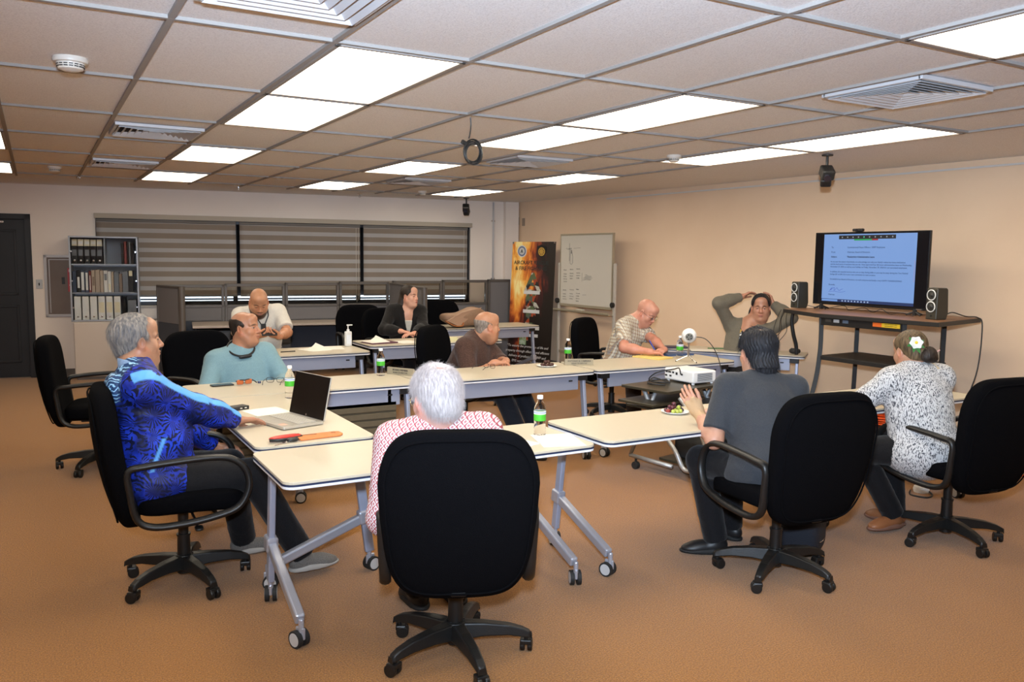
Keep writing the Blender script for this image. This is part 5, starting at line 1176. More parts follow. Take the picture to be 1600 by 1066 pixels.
def folds(Vt, F, amp, sc, seed, dirs=None):
    r_ = np.random.RandomState(seed); N_ = vnormals(Vt, F); d = np.zeros(len(Vt)); W_ = Vt.copy()
    for k in range(3): W_ = W_ + .35/sc*np.sin(Vt@r_.randn(3, 3)*sc*.6+r_.rand(3)*6)
    for k in range(5):
        v = unit(r_.randn(3)*(V3(dirs) if dirs is not None else 1)); s = np.sin(W_@v*sc*(1+.6*k)+r_.rand()*6); d += (1-np.abs(s))**2.2*s_sign(s)/(1+.5*k)
    return Vt+N_*(d*amp)[:, None]
def s_sign(s): return np.tanh(3*s)*.6+.3
def mesh_obj(name, parts, m, parent, org, col=None, attr=None, smooth=True):
    Vs, Fs, o = [], [], 0
    for v, f_ in parts: Vs.append(v); Fs.append(f_+o); o += len(v)
    Vt = np.concatenate(Vs); F = np.concatenate(Fs); me = bpy.data.meshes.new(name)
    me.vertices.add(len(Vt)); me.vertices.foreach_set('co', (Vt-org).astype(np.float32).ravel())
    me.loops.add(len(F)*4); me.loops.foreach_set('vertex_index', F.ravel().astype(np.int32))
    me.polygons.add(len(F)); me.polygons.foreach_set('loop_start', np.arange(len(F), dtype=np.int32)*4); me.polygons.foreach_set('loop_total', np.full(len(F), 4, np.int32))
    me.polygons.foreach_set('use_smooth', np.ones(len(F), bool)); me.update(calc_edges=True); me.validate()
    me.materials.append(m)
    if col is not None:
        a = me.color_attributes.new('own_colour', 'FLOAT_COLOR', 'POINT'); a.data.foreach_set('color', np.concatenate([col, np.ones((len(col), 1))], 1).astype(np.float32).ravel())
    if attr is not None:
        for k, v in attr.items(): a = me.attributes.new(k, 'FLOAT', 'POINT'); a.data.foreach_set('value', v.astype(np.float32))
    ob = bpy.data.objects.new(name, me); COL.objects.link(ob); ob.parent = parent; return ob
def skin_nodes(nt, b):
    N = NB(nt); a = N.n('ShaderNodeAttribute', attribute_name='own_colour'); tc = N.n('ShaderNodeTexCoord')
    n = N.n('ShaderNodeTexNoise', i_2=45., i_3=4.); N.l(tc.outputs['Object'], n.inputs[0])
    mx = N.n('ShaderNodeMix', data_type='RGBA', blend_type='MULTIPLY'); mx.inputs[0].default_value = .35; N.l(a.outputs[0], mx.inputs[6])
    N.l(N.ramp(n.outputs[0], [(.3, (.78, .70, .66)), (.7, (1, 1, 1))]), mx.inputs[7]); N.l(mx.outputs[2], b.inputs['Base Color'])
    b.inputs['Roughness'].default_value = .42; b.inputs['Subsurface Weight'].default_value = .12; b.inputs['Subsurface Radius'].default_value = (.01, .004, .002); b.inputs['Subsurface Scale'].default_value = .5
    bp = N.n('ShaderNodeBump'); bp.inputs['Strength'].default_value = .15; bp.inputs['Distance'].default_value = .003
    n2 = N.n('ShaderNodeTexNoise', i_2=260., i_3=2.); N.l(tc.outputs['Object'], n2.inputs[0]); N.l(n2.outputs[0], bp.inputs['Height']); N.l(bp.outputs[0], b.inputs['Normal'])
M_SKIN = node_mat('skin', skin_nodes)
def hair_mat(name, c1, c2, sc=90):
    def fn(nt, b):
        N = NB(nt); tc = N.n('ShaderNodeTexCoord'); mp = N.n('ShaderNodeMapping'); mp.inputs['Scale'].default_value = (1, 1, .22); N.l(tc.outputs['Object'], mp.inputs[0])
        n = N.n('ShaderNodeTexNoise', i_2=float(sc), i_3=4.); N.l(mp.outputs[0], n.inputs[0])
        N.l(N.ramp(n.outputs[0], [(.35, c1), (.65, c2)]), b.inputs['Base Color']); b.inputs['Roughness'].default_value = .55; b.inputs['Specular IOR Level'].default_value = .35
        bp = N.n('ShaderNodeBump'); bp.inputs['Strength'].default_value = .9; bp.inputs['Distance'].default_value = .004; N.l(n.outputs[0], bp.inputs['Height']); N.l(bp.outputs[0], b.inputs['Normal'])
    return node_mat(name, fn)
m_eyew = mat('eye_white', (.30, .25, .22), .4); m_iris = mat('iris_dark', (.02, .012, .008), .1)

def head_prims(fat=0., lid=.004, jaw=1., nose=1., female=False):
    P = [ell((0, -.014, .036), (.076, .097, .086), k=.02), ell((0, .030, -.040), (.058*(1+fat*.28), .062, .074), k=.03), ell((0, .012, -.062), (.060*(1+fat*.25), .055, .042), k=.03)]
    for s in (-1, 1):
        P += [cap((s*.054, -.004, -.042), (s*.017, .064, -.098), .021+.004*fat, .017, k=.03), ell((s*.036, .056, -.026), (.027+.008*fat, .026, .026+.006*fat), k=.02),
              cap((s*.012, .086, .024), (s*.048, .066, .024), .0105, .009, k=.012)]
    P += [ell((0, .077, -.101), (.021, .02, .018), k=.018), ell((0, .078, -.062), (.03, .019, .026), k=.018), ell((0, .060, .065), (.052, .034, .04), k=.03)]
    if fat > .3: P += [ell((0, .03, -.105), (.050*(1+fat*.3), .045, .03*(1+fat)), k=.035)]
    for s in (-1, 1): P.append(ell((s*.0315, .098, .004), (.019, .017, .0135), k=.012, op='s'))
    for s in (-1, 1):
        c = (s*.0315, .0745, .003)
        P += [ell(c, (.0165, .0150, .0150), k=.003, clip=((0, .15, -1), (c[0], c[1], c[2]+lid*.5))), ell(c, (.0165, .0148, .0148), k=.003, clip=((0, .1, 1), (c[0], c[1], c[2]-lid*.5-.002)))]
    P += [cap((0, .086, .020), (0, .101*nose+.001, -.026), .0085, .0115*nose, k=.014), ell((0, .1025*nose, -.030), (.0120*nose, .0105, .0095), k=.010)]
    for s in (-1, 1): P.append(ell((s*.0130, .0965, -.033), (.0085*nose, .010, .0075), k=.008))
    P += [ell((0, .0965, -.0582), (.0235, .0090, .0056), k=.005), ell((0, .0950, -.0692), (.020, .0090, .0066), k=.005), cap((-.022, .1025, -.0635), (.022, .1025, -.0635), .0022, k=.004, op='s')]
    for s in (-1, 1):
        R = rotm(90, 0, 0); Re = Matrix.Rotation(s*-.35, 3, 'Z'); Re = np.array(Re)
        P += [ell((s*.081, -.008, -.004), (.0085, .0195, .0315), Re, k=.006), ell((s*.0885, -.006, -.001), (.0065, .0115, .021), Re, k=.004, op='s'), ell((s*.079, .0, -.032), (.0075, .010, .011), k=.006)]
    return P
HL = {'short': ([-.10, -.085, -.07, -.045, -.01, .012, .03, .055, .075, .095, .16], [-.3, -.088, -.05, -.03, -.014, .022, .034, .050, .062, .072, .072]),
      'receding': ([-.10, -.085, -.07, -.045, -.01, .012, .03, .05, .070, .10, .16], [-.3, -.088, -.05, -.03, -.014, .026, .030, .022, .020, .038, .050]),
      'fringe': ([-.10, -.085, -.07, -.045, -.01, .012, .025, .040, .055, .065, .16], [-.3, -.088, -.05, -.03, -.016, .020, .015, -.02, -.06, -.3, -.3]),
      'side': ([-.10, -.085, -.07, -.045, -.01, .012, .03, .055, .075, .088, .16], [-.3, -.088, -.05, -.03, -.014, .026, .030, .012, -.03, -.3, -.3]),
      'long': ([-.3, -.10, -.05, -.01, .012, .03, .055, .075, .095, .16], [.0, -.01, -.008, .002, .024, .040, .058, .068, .072, .072])}
def hair_mesh(style, t, extra=(), h=.0036, rough=.0012, seed=1, top=None):
    P = [ell((0, -.016, .038), (.077+t, .099+t, .087+t*(1.0 if top is None else top)), k=.02), ell((0, -.052, -.035), (.050+t*.8, .044+t*.6, .05), k=.03)] + list(extra)
    zz, yy_ = HL[style]; no_mask = [p for p in extra if p.get('free')]
    for s in (-1, 1): P.append(ell((s*.092, .004, -.006), (.026, .026, .034), k=.006, op='s'))
    r_ = np.random.RandomState(seed); ph = r_.rand(8)*6
    def post(D, X):
        m_ = X[..., 1]-np.interp(X[..., 2], zz, yy_)-.004*np.sin(X[..., 0]*160+ph[0])*np.cos(X[..., 2]*90+ph[1])
        D = np.maximum(D, m_*.8)
        for p in no_mask: D = smin(D, pd(p, X), p['k'])
        az = np.arctan2(X[..., 0], -X[..., 1]-.02); return D+rough*np.sin(az*38+3*np.sin(X[..., 2]*60+ph[2])+ph[3])+rough*.7*np.sin(az*71+X[..., 2]*90+ph[4])
    D, l, h_ = grid_sdf(P, h, post=post); v, f_ = snet(D, l, h_); return relax(v, f_, 1, .4), f_
def strands(v, f_, n, L, seed, flow, r=.0004, jit=.35, cond=None, lift=.45):
    """fine hairs growing from a hair surface, one mesh"""
    r_ = np.random.RandomState(seed); N_ = vnormals(v, f_); ids = r_.randint(0, len(v), n)
    if cond is not None: ids = ids[cond(v[ids])]
    Vs, Fs = [], []
    for c, i in enumerate(ids):
        p = v[i]; nn = N_[i]; fl = unit(V3(flow(p))+r_.randn(3)*jit); d = unit(nn*lift+fl-nn*(fl@nn)); l_ = L*(.5+r_.rand()); side = unit(np.cross(d, nn)+1e-6); up = np.cross(side, d); pts = []
        for q in range(4):
            t = q/3; pts.append(p+d*l_*t+V3(0, 0, -.25*l_*t*t)); rr = r*(1-.8*t)
            for a in (0, 2.1, 4.2): Vs.append(pts[-1]+(side*math.cos(a)+up*math.sin(a))*rr)
        b = c*12
        for q in range(3):
            for a in range(3): Fs.append((b+q*3+a, b+q*3+(a+1) % 3, b+q*3+3+(a+1) % 3, b+q*3+3+a))
    return np.array(Vs), np.array(Fs)
def hand_prims(W, d, n, right, curl=.35, spread=.06, thumb=.5, s=1.):
    W, d, n = V3(W), unit(d), V3(n); n = unit(n-d*(n@d)); sd = np.cross(d, n)*(1 if right else -1)
    P = [cap(W-d*.02*s, W+d*.012*s, .0245*s, .0235*s, k=.02)]
    for i, (o, L_, rr) in enumerate(((.0295, .072, .0090), (.0100, .081, .0092), (-.0100, .074, .0088), (-.0285, .058, .0078))):
        kn = W+(d*(.088-.004*abs(i-1))+sd*o)*s; P.append(cap(W+(d*.012+sd*o*.62)*s, kn, .0135*s, .0115*s, k=.014))
        dd = unit(d+sd*(o/.03)*spread); p = kn; ang = 0
        c_ = curl[i] if isinstance(curl, (list, tuple)) else curl
        for fr, kk in ((.44, 1.), (.31, 1.2), (.25, .8)):
            ang += c_*kk; v = unit(dd*math.cos(ang)+n*math.sin(ang)); q = p+v*L_*fr*s; P.append(cap(p, q, rr*s, rr*.93*s, k=.003)); p = q; rr *= .93
    a = W+(d*.018+sd*.020)*s; b = W+(d*.048+sd*(.030+.022*thumb)+n*.016)*s; c_ = b+unit(d*.8+sd*.35*thumb+n*.25)*.034*s; e = c_+unit(d*.9+sd*.05+n*.3)*.026*s
    P += [cap(a, b, .0165*s, .0125*s, k=.014), cap(b, c_, .0115*s, .0105*s, k=.004), cap(c_, e, .0103*s, .0088*s, k=.004)]
    return P
def ik(S, W, pole, l1, l2):
    S, W, pole = V3(S), V3(W), V3(pole); D_ = W-S; L_ = np.linalg.norm(D_)
    k = max(1., L_/(l1+l2)*1.001); l1 *= k; l2 *= k; d = D_/L_; a = (l1*l1-l2*l2+L_*L_)/(2*L_); h_ = math.sqrt(max(1e-6, l1*l1-a*a)); v = pole-S; v = v-d*(v@d); return S+d*a+unit(v)*h_
PEOPLE = []
def person(label, P, N, H, face, look, pitch=0, roll=0, tf=None, skin=(.42, .24, .155), g=1., sw=.185, sc=1., arms=None, legs=None, sleeve='short', shirt=None, trousers=None, shoe=None,
           hair=None, beard=False, stubble=None, brow=(.03, .02, .015), lips=(.33, .12, .10), lid=.004, fat=.2, nose=1., belly=1., res=.0085, hres=.0036, collar=True, vneck=None, jacket=None, hem=.06, foldamp=.0035, seed=1, extra=None, headscale=1., sash=None, lift=.035, bulk=0.):
    """P pelvis, N neck base, H head centre in metres; face/look: azimuth of body and head; arms: [(wrist, elbow pole, hand dir, palm normal, curl)...] right then left"""
    P, N, H = V3(P), V3(N), V3(H); N = N+V3(0, 0, lift); sw *= 1.07; org = V3(P[0], P[1], 0)
    root = thing('person', label, 'person', tuple(org)); u_ = unit(N-P); L = np.linalg.norm(N-P)
    fr = rotm(face if tf is None else tf)[:, 1]; f_ = unit(fr-u_*(fr@u_)); r_ = np.cross(f_, u_); T = np.column_stack([r_, f_, u_])
    fh = rotm(face)[:, 1]; rh = rotm(face)[:, 0]
    S = {1: N+r_*sw-u_*.050, -1: N-r_*sw-u_*.050}
    def torso(e=0., low=-.12):
        return [ell(P+f_*.0, V3(.165*g+e, .125*g+e, .12+e), T, k=.05), ell(P+u_*(L*.34)+f_*.02*belly, V3(.160*g+e, (.118*g+e)*belly, L*.36), T, k=.07),
                ell(P+u_*(L-.17)+f_*.005, V3(.168*g+e, .112*g+e, .17+e), T, k=.06), cap(S[1]-r_*.035-u_*.005, S[-1]+r_*.035-u_*.005, .055+e, k=.05),
                cap(N+u_*.01, S[1]+u_*.012-r_*.02, .042+e, .048+e, k=.05), cap(N+u_*.01, S[-1]+u_*.012+r_*.02, .042+e, .048+e, k=.05)]
    # arms
    A = {}
    for s, a in zip((1, -1), arms):
        W, pole, hd, hn, curl = a[:5]; E_ = ik(S[s], W, pole, .295*sc, .255*sc); A[s] = (S[s], E_, V3(W), hd, hn, curl, a[5] if len(a) > 5 else .06)
    skinp = []; fine = []
    for s in (1, -1):
        S_, E_, W, hd, hn, curl, spr = A[s]; ga = (g+1)/2
        skinp += [cap(S_, E_, .050*ga, .040*ga, k=.02)]
        fp = [cap(S_+(E_-S_)*.35, E_, .047*ga, .041*ga, k=.03), cap(E_, E_+(W-E_)*.35, .041*ga, .043*ga, k=.03), cap(E_+(W-E_)*.3, W, .042*ga, .0255*(1+ga)/2, k=.03)]
        fine.append((fp, hand_prims(W, hd, hn, s > 0, curl, spr, .6, sc)))
    hips = {s: P+rh*s*.088*g-V3(0, 0, .015) for s in (1, -1)}; K = {}; AN = {}
    legp = []; trp = []
    for s, (kn, an, toe) in zip((1, -1), legs):
        K[s] = V3(kn); AN[s] = V3(an); gl = (1+g)/2
        legp += [cap(hips[s], K[s], .080*gl, .052*gl, k=.03), cap(K[s], AN[s], .052*gl, .034, k=.03)]
        d = unit(AN[s]-K[s]); trp += [cap(hips[s], K[s], .100*gl, .072*gl, k=.05), cap(K[s], AN[s]+d*.06, .070*gl, .060*gl, k=.035, clip=(d, AN[s]+d*.012))]
    # head block in the head frame
    hs = headscale; Rh = rotm(look, pitch, roll)
    nk = [cap(H+Rh@V3(0, -.030, -.045)*hs, N+u_*.0+f_*.005, .057*(1+.16*fat), .064*(1+.16*fat), k=.03), cap(N, N-u_*.06+f_*.03, .062, .075, k=.04)]
    if vneck: nk += [dict(p, ra=p.get('ra', 0), k=p['k']) for p in torso(-.004)[2:]]
    hp = head_prims(fat, lid, nose=nose)
    nl = inv_xform(nk, Rh, H, hs)
    lo = (-.11, -.135, -.21) if not vneck else (-.22, -.2, -.36); hi = (.11, .14, .14) if not vneck else (.22, .2, .14)
    D, l, h_ = grid_sdf(hp+nl, hres, lo, hi); hv, hf = snet(D, l, h_); hv = relax(hv, hf, 1, .25)
    # own colours of the face
    x, y, z = hv.T; c = np.tile(np.array(skin), (len(hv), 1)); sk = np.array(skin)
    def blend(m_, col): c[:] = c*(1-m_[:, None])+np.array(col)*m_[:, None]
    def gs(d, w_): return np.clip(1-d/w_, 0, 1)
    blend(.35*np.exp(-((x/.05)**2+((z+.03)/.03)**2))*(y > .04), sk*np.array([1.15, .85, .8])); blend(.5*np.exp(-((z+.025)/.03)**2)*(np.abs(x) > .075), sk*np.array([1.25, .8, .75]))
    ml = np.clip(1.6-np.sqrt((x/.022)**2+((z+.0638)/.0105)**2)*1.25, 0, 1)*(y > .080); blend(ml*.85, lips)
    br = np.clip(1.5-np.sqrt(((np.abs(x)-.033)/.021)**2+((z-.0265+.25*np.maximum(0, np.abs(x)-.035))/.0065)**2)*1.2, 0, 1)*(y > .05); blend(br*.85, brow)
    le = np.clip(1.4-np.sqrt(((np.abs(x)-.0315)/.0155)**2+((z-.003)/.0035)**2)*1.1, 0, 1)*(y > .075); blend(le*.8, np.array(brow)*.7+.01)
    if stubble: st_m = np.clip((.045-np.abs(z-.02-.0)) , 0, 1)*0; zz, yy_ = HL['short']; blend(np.clip((np.interp(z, zz, yy_)-y)*60, 0, 1)*stubble[0], stubble[1])
    if beard:
        bm = np.clip((-.055-z+.35*(.075-y))*60, 0, 1)*(y > .0)*np.clip((z+.15)*40, 0, 1); bm = np.maximum(bm, np.clip(1.4-np.sqrt((x/.03)**2+((z+.049)/.007)**2), 0, 1)*(y > .07)); bm *= 1-np.clip(ml*1.5, 0, 1); blend(np.clip(bm, 0, 1)*beard[0], beard[1])
    hw = hv@Rh.T*hs+H
    parts = [(hw, hf)]; cols = [c]
    # coarse torso and limbs beneath the clothes
    D, l, h_ = grid_sdf([dict(p, ra=p['ra']-.008, rb=p['rb']-.008) if p['t'] == 'c' else dict(p, r=p['r']-.010) for p in torso(-.004)+legp+skinp], .014); v, q = snet(D, l, h_); parts.append((v, q)); cols.append(np.tile(sk, (len(v), 1)))
    for fp, hpz in fine:
        D, l, h_ = grid_sdf(fp+hpz, .0036 if res < .008 else .0042); v, q = snet(D, l, h_); v = relax(v, q, 1, .3); parts.append((v, q)); cc = np.tile(sk, (len(v), 1)); cols.append(cc*np.array([1.04, .96, .94]))
    body = mesh_obj('body', parts, M_SKIN, root, org, np.concatenate(cols))
    for s in (-1, 1):
        e = H+Rh@V3(s*.0315, .0745, .003)*hs; gz = Rh[:, 1]; gg = G(); gg.sphere(tuple(e-org-gz*.0012), .0126*hs, 16); gg.m = 1; pc_ = e-org+gz*.0066*hs; gg.sphere(tuple(pc_), .0073*hs, 12); gg.build('eye', (m_eyew, m_iris), root, smooth=True)
    # clothes
    def cloth(name, prims, m, seed_, amp=foldamp, sc_=28., attrf=None, rs=res):
        D, l, h_ = grid_sdf(prims, rs); v, q = snet(D, l, h_); v = relax(v, q, 1, .4); v0 = v.copy(); v = folds(v, q, amp, sc_, seed_); return mesh_obj(name, [(v, q)], m, root, org, attr=attrf(v0) if attrf else None)
    e = .012+bulk; lowclip = (-u_, P-u_*hem); tp = torso(e)
    if hem > .1: tp[0] = ell(P+f_*.015-u_*.02, V3(.180*g+.03, .150*g+.03, .17), T, k=.06); tp.append(ell(P+f_*.11-u_*.03, V3(.17*g, .12*g, .085), T, k=.06))
    tp = [dict(p, clip=lowclip) for p in tp]
    for s in (1, -1):
        S_, E_, W = A[s][:3]; ga = (g+1)/2
        if sleeve == 'short':
            d = unit(E_-S_); c_ = S_+(E_-S_)*.80; tp += [cap(S_-d*.01, E_, (.060+e*.4)*ga, (.064+e*.4)*ga, k=.045, clip=(d, c_))]
        elif sleeve == 'elbow':
            d = unit(W-E_); tp += [cap(S_, E_, (.058+e*.5)*ga, (.056+e*.5)*ga, k=.045), cap(E_, W, (.056+e*.5)*ga, .060, k=.03, clip=(d, E_+(W-E_)*.30))]
        else:
            d = unit(W-E_); tp += [cap(S_, E_, (.056+e*.5)*ga, (.050+e*.4)*ga, k=.045), cap(E_, E_+(W-E_)*.5, (.052+e*.5)*ga, (.049+e*.5)*ga, k=.03), cap(E_+(W-E_)*.4, W, (.050+e*.5)*ga, .041*ga, k=.03, clip=(d, W-d*.008))]
    if collar:
        ax = unit(H+Rh@V3(0, -.03, -.05)-N); tp += [cap(N-ax*.02, N+ax*.05, .080*(1+.14*fat), .075*(1+.14*fat), k=.012, clip=(ax-f_*.45, N+ax*.030))]
    if vneck:
        # open front: a wedge is cut out of the garment so skin or blouse shows
        tp += [cap(N+u_*.08+f_*.13, N-u_*vneck[0]+f_*.14, vneck[1], .004, k=.01, op='s'), cap(N+u_*.05, N+u_*.02+f_*.08, .070, .066, k=.01, op='s')]
    out = {}
    out['shirt'] = cloth(shirt[1] if isinstance(shirt, tuple) else 'shirt', tp, shirt[0] if isinstance(shirt, tuple) else shirt, seed, attrf=sash(A, N, P, T) if sash else None)
    if jacket:   # blouse beneath
        D_, l_, h__ = grid_sdf([dict(p, clip=(u_+f_*.0, N-u_*jacket[1])) for p in torso(.007)[1:6]], res); v, q = snet(D_, l_, h__); mesh_obj('blouse', [(relax(v, q, 1, .4), q)], jacket[0], root, org)
    hp_ = [ell(P, V3(.172*g+.012, .135*g+.012, .13), T, k=.05)]
    out['trousers'] = cloth('trousers', hp_+trp, trousers, seed+5, .004, 24., rs=max(res, .009))
    for s, (kn, an, toe) in zip((1, -1), legs):
        an = V3(an); td = unit(V3(toe)); td = unit(V3(td[0], td[1], 0)); sx = np.cross(td, V3(0, 0, 1)); zb = an[2]-.085; base = V3(an[0], an[1], max(zb, 0.)) 
        Rf = np.column_stack([sx, td, V3(0, 0, 1)]); cl = ((0, 0, -1), (0, 0, .004)); lp_ = [ell((0, -.02, .045), (.040, .052, .048), clip=cl), cap((0, 0, .05), (0, .0, .085), .038, .040, k=.02), ell((0, .06, .032), (.043, .085, .040), clip=cl, k=.03), ell((0, .125, .022), (.043, .065, .028), clip=cl, k=.03)]
        pt_ = math.atan2(an[2]-.085, .15) if zb > .01 else 0
        w_ = xform(lp_, Rf, base); D_, l_, h__ = grid_sdf(w_, .006); v, q = snet(D_, l_, h__); so = mesh_obj('shoe', [(relax(v, q, 1, .4), q)], shoe[0], root, org)
        w_ = xform([ell((0, -.02, .012), (.043, .056, .03), clip=((0, 0, 1), (0, 0, .018))), ell((0, .10, .012), (.047, .10, .03), clip=((0, 0, 1), (0, 0, .018)), k=.04), ell((0, .045, .012), (.040, .08, .03), clip=((0, 0, 1), (0, 0, .018)), k=.04)], Rf, base)
        w_ = [dict(p) for p in w_]; D_, l_, h__ = grid_sdf(w_, .006, post=lambda D, X: np.maximum(D, base[2]-X[..., 2]+.001)); v, q = snet(D_, l_, h__); mesh_obj('sole', [(v, q)], shoe[1], so, org)
    # hair
    if hair:
        style, t, m_, ex = hair[:4]; v, q = hair_mesh(style, t, ex, h=hres, rough=hair[4] if len(hair) > 4 else .0012, seed=seed, top=hair[5] if len(hair) > 5 else None); ho = mesh_obj('hair', [(v@Rh.T*hs+H, q)], m_, root, org); out['hair'] = ho; out['hv'] = (v, q)
    def hp2w(p): return tuple(H+Rh@V3(p)*hs-org)
    out.update(root=root, A=A, H=H, Rh=Rh, org=org, N=N, P=P, T=T, S=S, l2w=hp2w, u=u_, f=f_, r=r_, hs=hs); PEOPLE.append(out); return out
def wear_glasses(o, m=None, thin=.0012):
    g_ = G(); 
    for s in (-1, 1):
        g_.tube([o['l2w']((s*.034+.0235*math.copysign(abs(math.cos(a))**.7, math.cos(a)), .101-.006*abs(math.cos(a)), .0+.0165*math.copysign(abs(math.sin(a))**.8, math.sin(a)))) for a in [2*PI*k/24 for k in range(24)]], thin, 6, closed=True)
        g_.tube([o['l2w'](p) for p in ((s*.058, .097, .006), (s*.076, .075, .008), (s*.0835, .03, .008), (s*.086, -.005, .012), (s*.083, -.03, -.002))], thin, 6)
    g_.tube([o['l2w'](p) for p in ((-.011, .104, .004), (0, .108, .008), (.011, .104, .004))], thin, 6)
    g_.build('eyeglasses', m or m_black, o['root'], smooth=True)
    for s in (-1, 1):
        g_ = G(); c = V3(o['l2w']((s*.034, .0985, .0))); g_.cyl(tuple(c), tuple(c+o['Rh'][:, 1]*.001), .0165, n=20); g_.build('spectacle_lens', m_pet, o['root'])
# ------------------------------------------------------------ clothing materials
def cloth_mat(name, col, c2=None, sc=220, rough=.85, big=None):
    def fn(nt, b):
        N = NB(nt); tc = N.n('ShaderNodeTexCoord'); n = N.n('ShaderNodeTexNoise', i_2=float(sc), i_3=3.); N.l(tc.outputs['Object'], n.inputs[0])
        c = N.ramp(n.outputs[0], [(.35, col), (.65, c2 or tuple(min(1, x*1.35) for x in col))]); N.l(c, b.inputs['Base Color']); b.inputs['Roughness'].default_value = rough; b.inputs['Specular IOR Level'].default_value = .2; b.inputs['Sheen Weight'].default_value = .1
        bp = N.n('ShaderNodeBump'); bp.inputs['Strength'].default_value = .35; bp.inputs['Distance'].default_value = .002; N.l(n.outputs[0], bp.inputs['Height']); N.l(bp.outputs[0], b.inputs['Normal'])
    return node_mat(name, fn)
m_pants = cloth_mat('black_trouser_cloth', (.004, .004, .005), (.008, .008, .010)); m_jean = cloth_mat('dark_jean', (.008, .010, .015), (.016, .018, .025)); m_brownp = cloth_mat('dark_brown_trouser', (.020, .012, .010), (.03, .02, .016))
m_teal = cloth_mat('light_blue_sweater', (.17, .29, .34), (.22, .36, .41), 260); m_dgrey = cloth_mat('charcoal_polo_cloth', (.030, .033, .040), (.042, .046, .054), 300)
m_bsh = cloth_mat('dark_brown_shirt_cloth', (.038, .018, .013), (.085, .045, .034), 140); m_card = cloth_mat('grey_cardigan_knit', (.13, .115, .085), (.18, .16, .125), 260); m_bjk = cloth_mat('black_jacket_cloth', (.006, .005, .005), (.011, .010, .010), 200)
m_beige = cloth_mat('pale_grey_linen', (.55, .52, .47), (.68, .65, .58), 180)
def jacket_nodes(nt, b):
    N = NB(nt); tc = N.n('ShaderNodeTexCoord'); a = N.n('ShaderNodeAttribute', attribute_name='stripe'); hd = N.n('ShaderNodeAttribute', attribute_name='hood')
    n = N.n('ShaderNodeTexNoise', i_2=5., i_3=2.); N.l(tc.outputs['Object'], n.inputs[0])
    mp = N.n('ShaderNodeVectorMath', operation='ADD'); N.l(tc.outputs['Object'], mp.inputs[0]); sc = N.n('ShaderNodeVectorMath', operation='SCALE'); sc.inputs[3].default_value = .07; N.l(n.outputs['Color'], sc.inputs[0]); N.l(sc.outputs[0], mp.inputs[1])
    v = N.n('ShaderNodeTexVoronoi', i_2=9.); N.l(mp.outputs[0], v.inputs[0])
    vs = N.n('ShaderNodeVectorMath', operation='SUBTRACT'); N.l(mp.outputs[0], vs.inputs[0]); N.l(v.outputs['Position'], vs.inputs[1]); s2 = N.n('ShaderNodeSeparateXYZ'); N.l(vs.outputs[0], s2.inputs[0])
    ang = N.math('ARCTAN2', s2.outputs[2], N.math('ADD', s2.outputs[0], N.math('MULTIPLY', s2.outputs[1], .8)))
    n3 = N.n('ShaderNodeTexNoise', i_2=30., i_3=2.); N.l(tc.outputs['Object'], n3.inputs[0])
    bl = N.math('SINE', N.math('ADD', N.math('MULTIPLY', ang, 18.), N.math('MULTIPLY', n3.outputs[0], 9.)))
    n2 = N.n('ShaderNodeTexNoise', i_2=9., i_3=3.); N.l(tc.outputs['Object'], n2.inputs[0])
    base = N.ramp(n2.outputs[0], [(.36, (.004, .010, .07)), (.47, (.006, .020, .24)), (.58, (.012, .040, .50)), (.7, (.015, .06, .62))])
    inside = N.math('MULTIPLY', N.math('GREATER_THAN', bl, .05), N.math('GREATER_THAN', n3.outputs[0], .40))
    dark = N.mix(inside, base, (.003, .006, .035))
    pale = N.ramp(bl, [(.35, (.015, .05, .15)), (.5, (.06, .22, .50)), (.62, (.20, .45, .75)), (.9, (.35, .60, .85))])
    c = N.mix(hd.outputs['Fac'], dark, pale); c = N.mix(a.outputs['Fac'], c, (.10, .35, .78)); N.l(c, b.inputs['Base Color']); b.inputs['Roughness'].default_value = .55; b.inputs['Specular IOR Level'].default_value = .35
m_bluej = node_mat('blue_leaf_jacket', jacket_nodes)
def plaid_nodes(nt, b):
    N = NB(nt); tc = N.n('ShaderNodeTexCoord'); mp = N.n('ShaderNodeMapping'); mp.inputs['Rotation'].default_value = (0, -.25, .5); N.l(tc.outputs['Object'], mp.inputs[0]); sp = N.n('ShaderNodeSeparateXYZ'); N.l(mp.outputs[0], sp.inputs[0])
    def band(s, f_, ph, w): return N.math('GREATER_THAN', N.math('SINE', N.math('ADD', N.math('MULTIPLY', s, f_), ph)), w)
    x = N.math('ADD', sp.outputs[0], N.math('MULTIPLY', sp.outputs[1], .5)); z = sp.outputs[2]
    c = N.mix(N.math('MULTIPLY', band(x, 190., 0., .3), .6), (.60, .56, .47), (.24, .13, .08)); c = N.mix(N.math('MULTIPLY', band(z, 190., 1., .3), .6), c, (.26, .14, .09))
    c = N.mix(N.math('MULTIPLY', band(x, 300., 2., .8), .6), c, (.16, .20, .28)); c = N.mix(N.math('MULTIPLY', band(z, 300., .4, .8), .5), c, (.50, .45, .20)); c = N.mix(N.math('MULTIPLY', N.math('MULTIPLY', band(x, 150., 3.1, .8), 1.), .5), c, (.70, .68, .62))
    N.l(c, b.inputs['Base Color']); b.inputs['Roughness'].default_value = .85; b.inputs['Specular IOR Level'].default_value = .2
m_plaid = node_mat('tan_plaid_cloth', plaid_nodes)
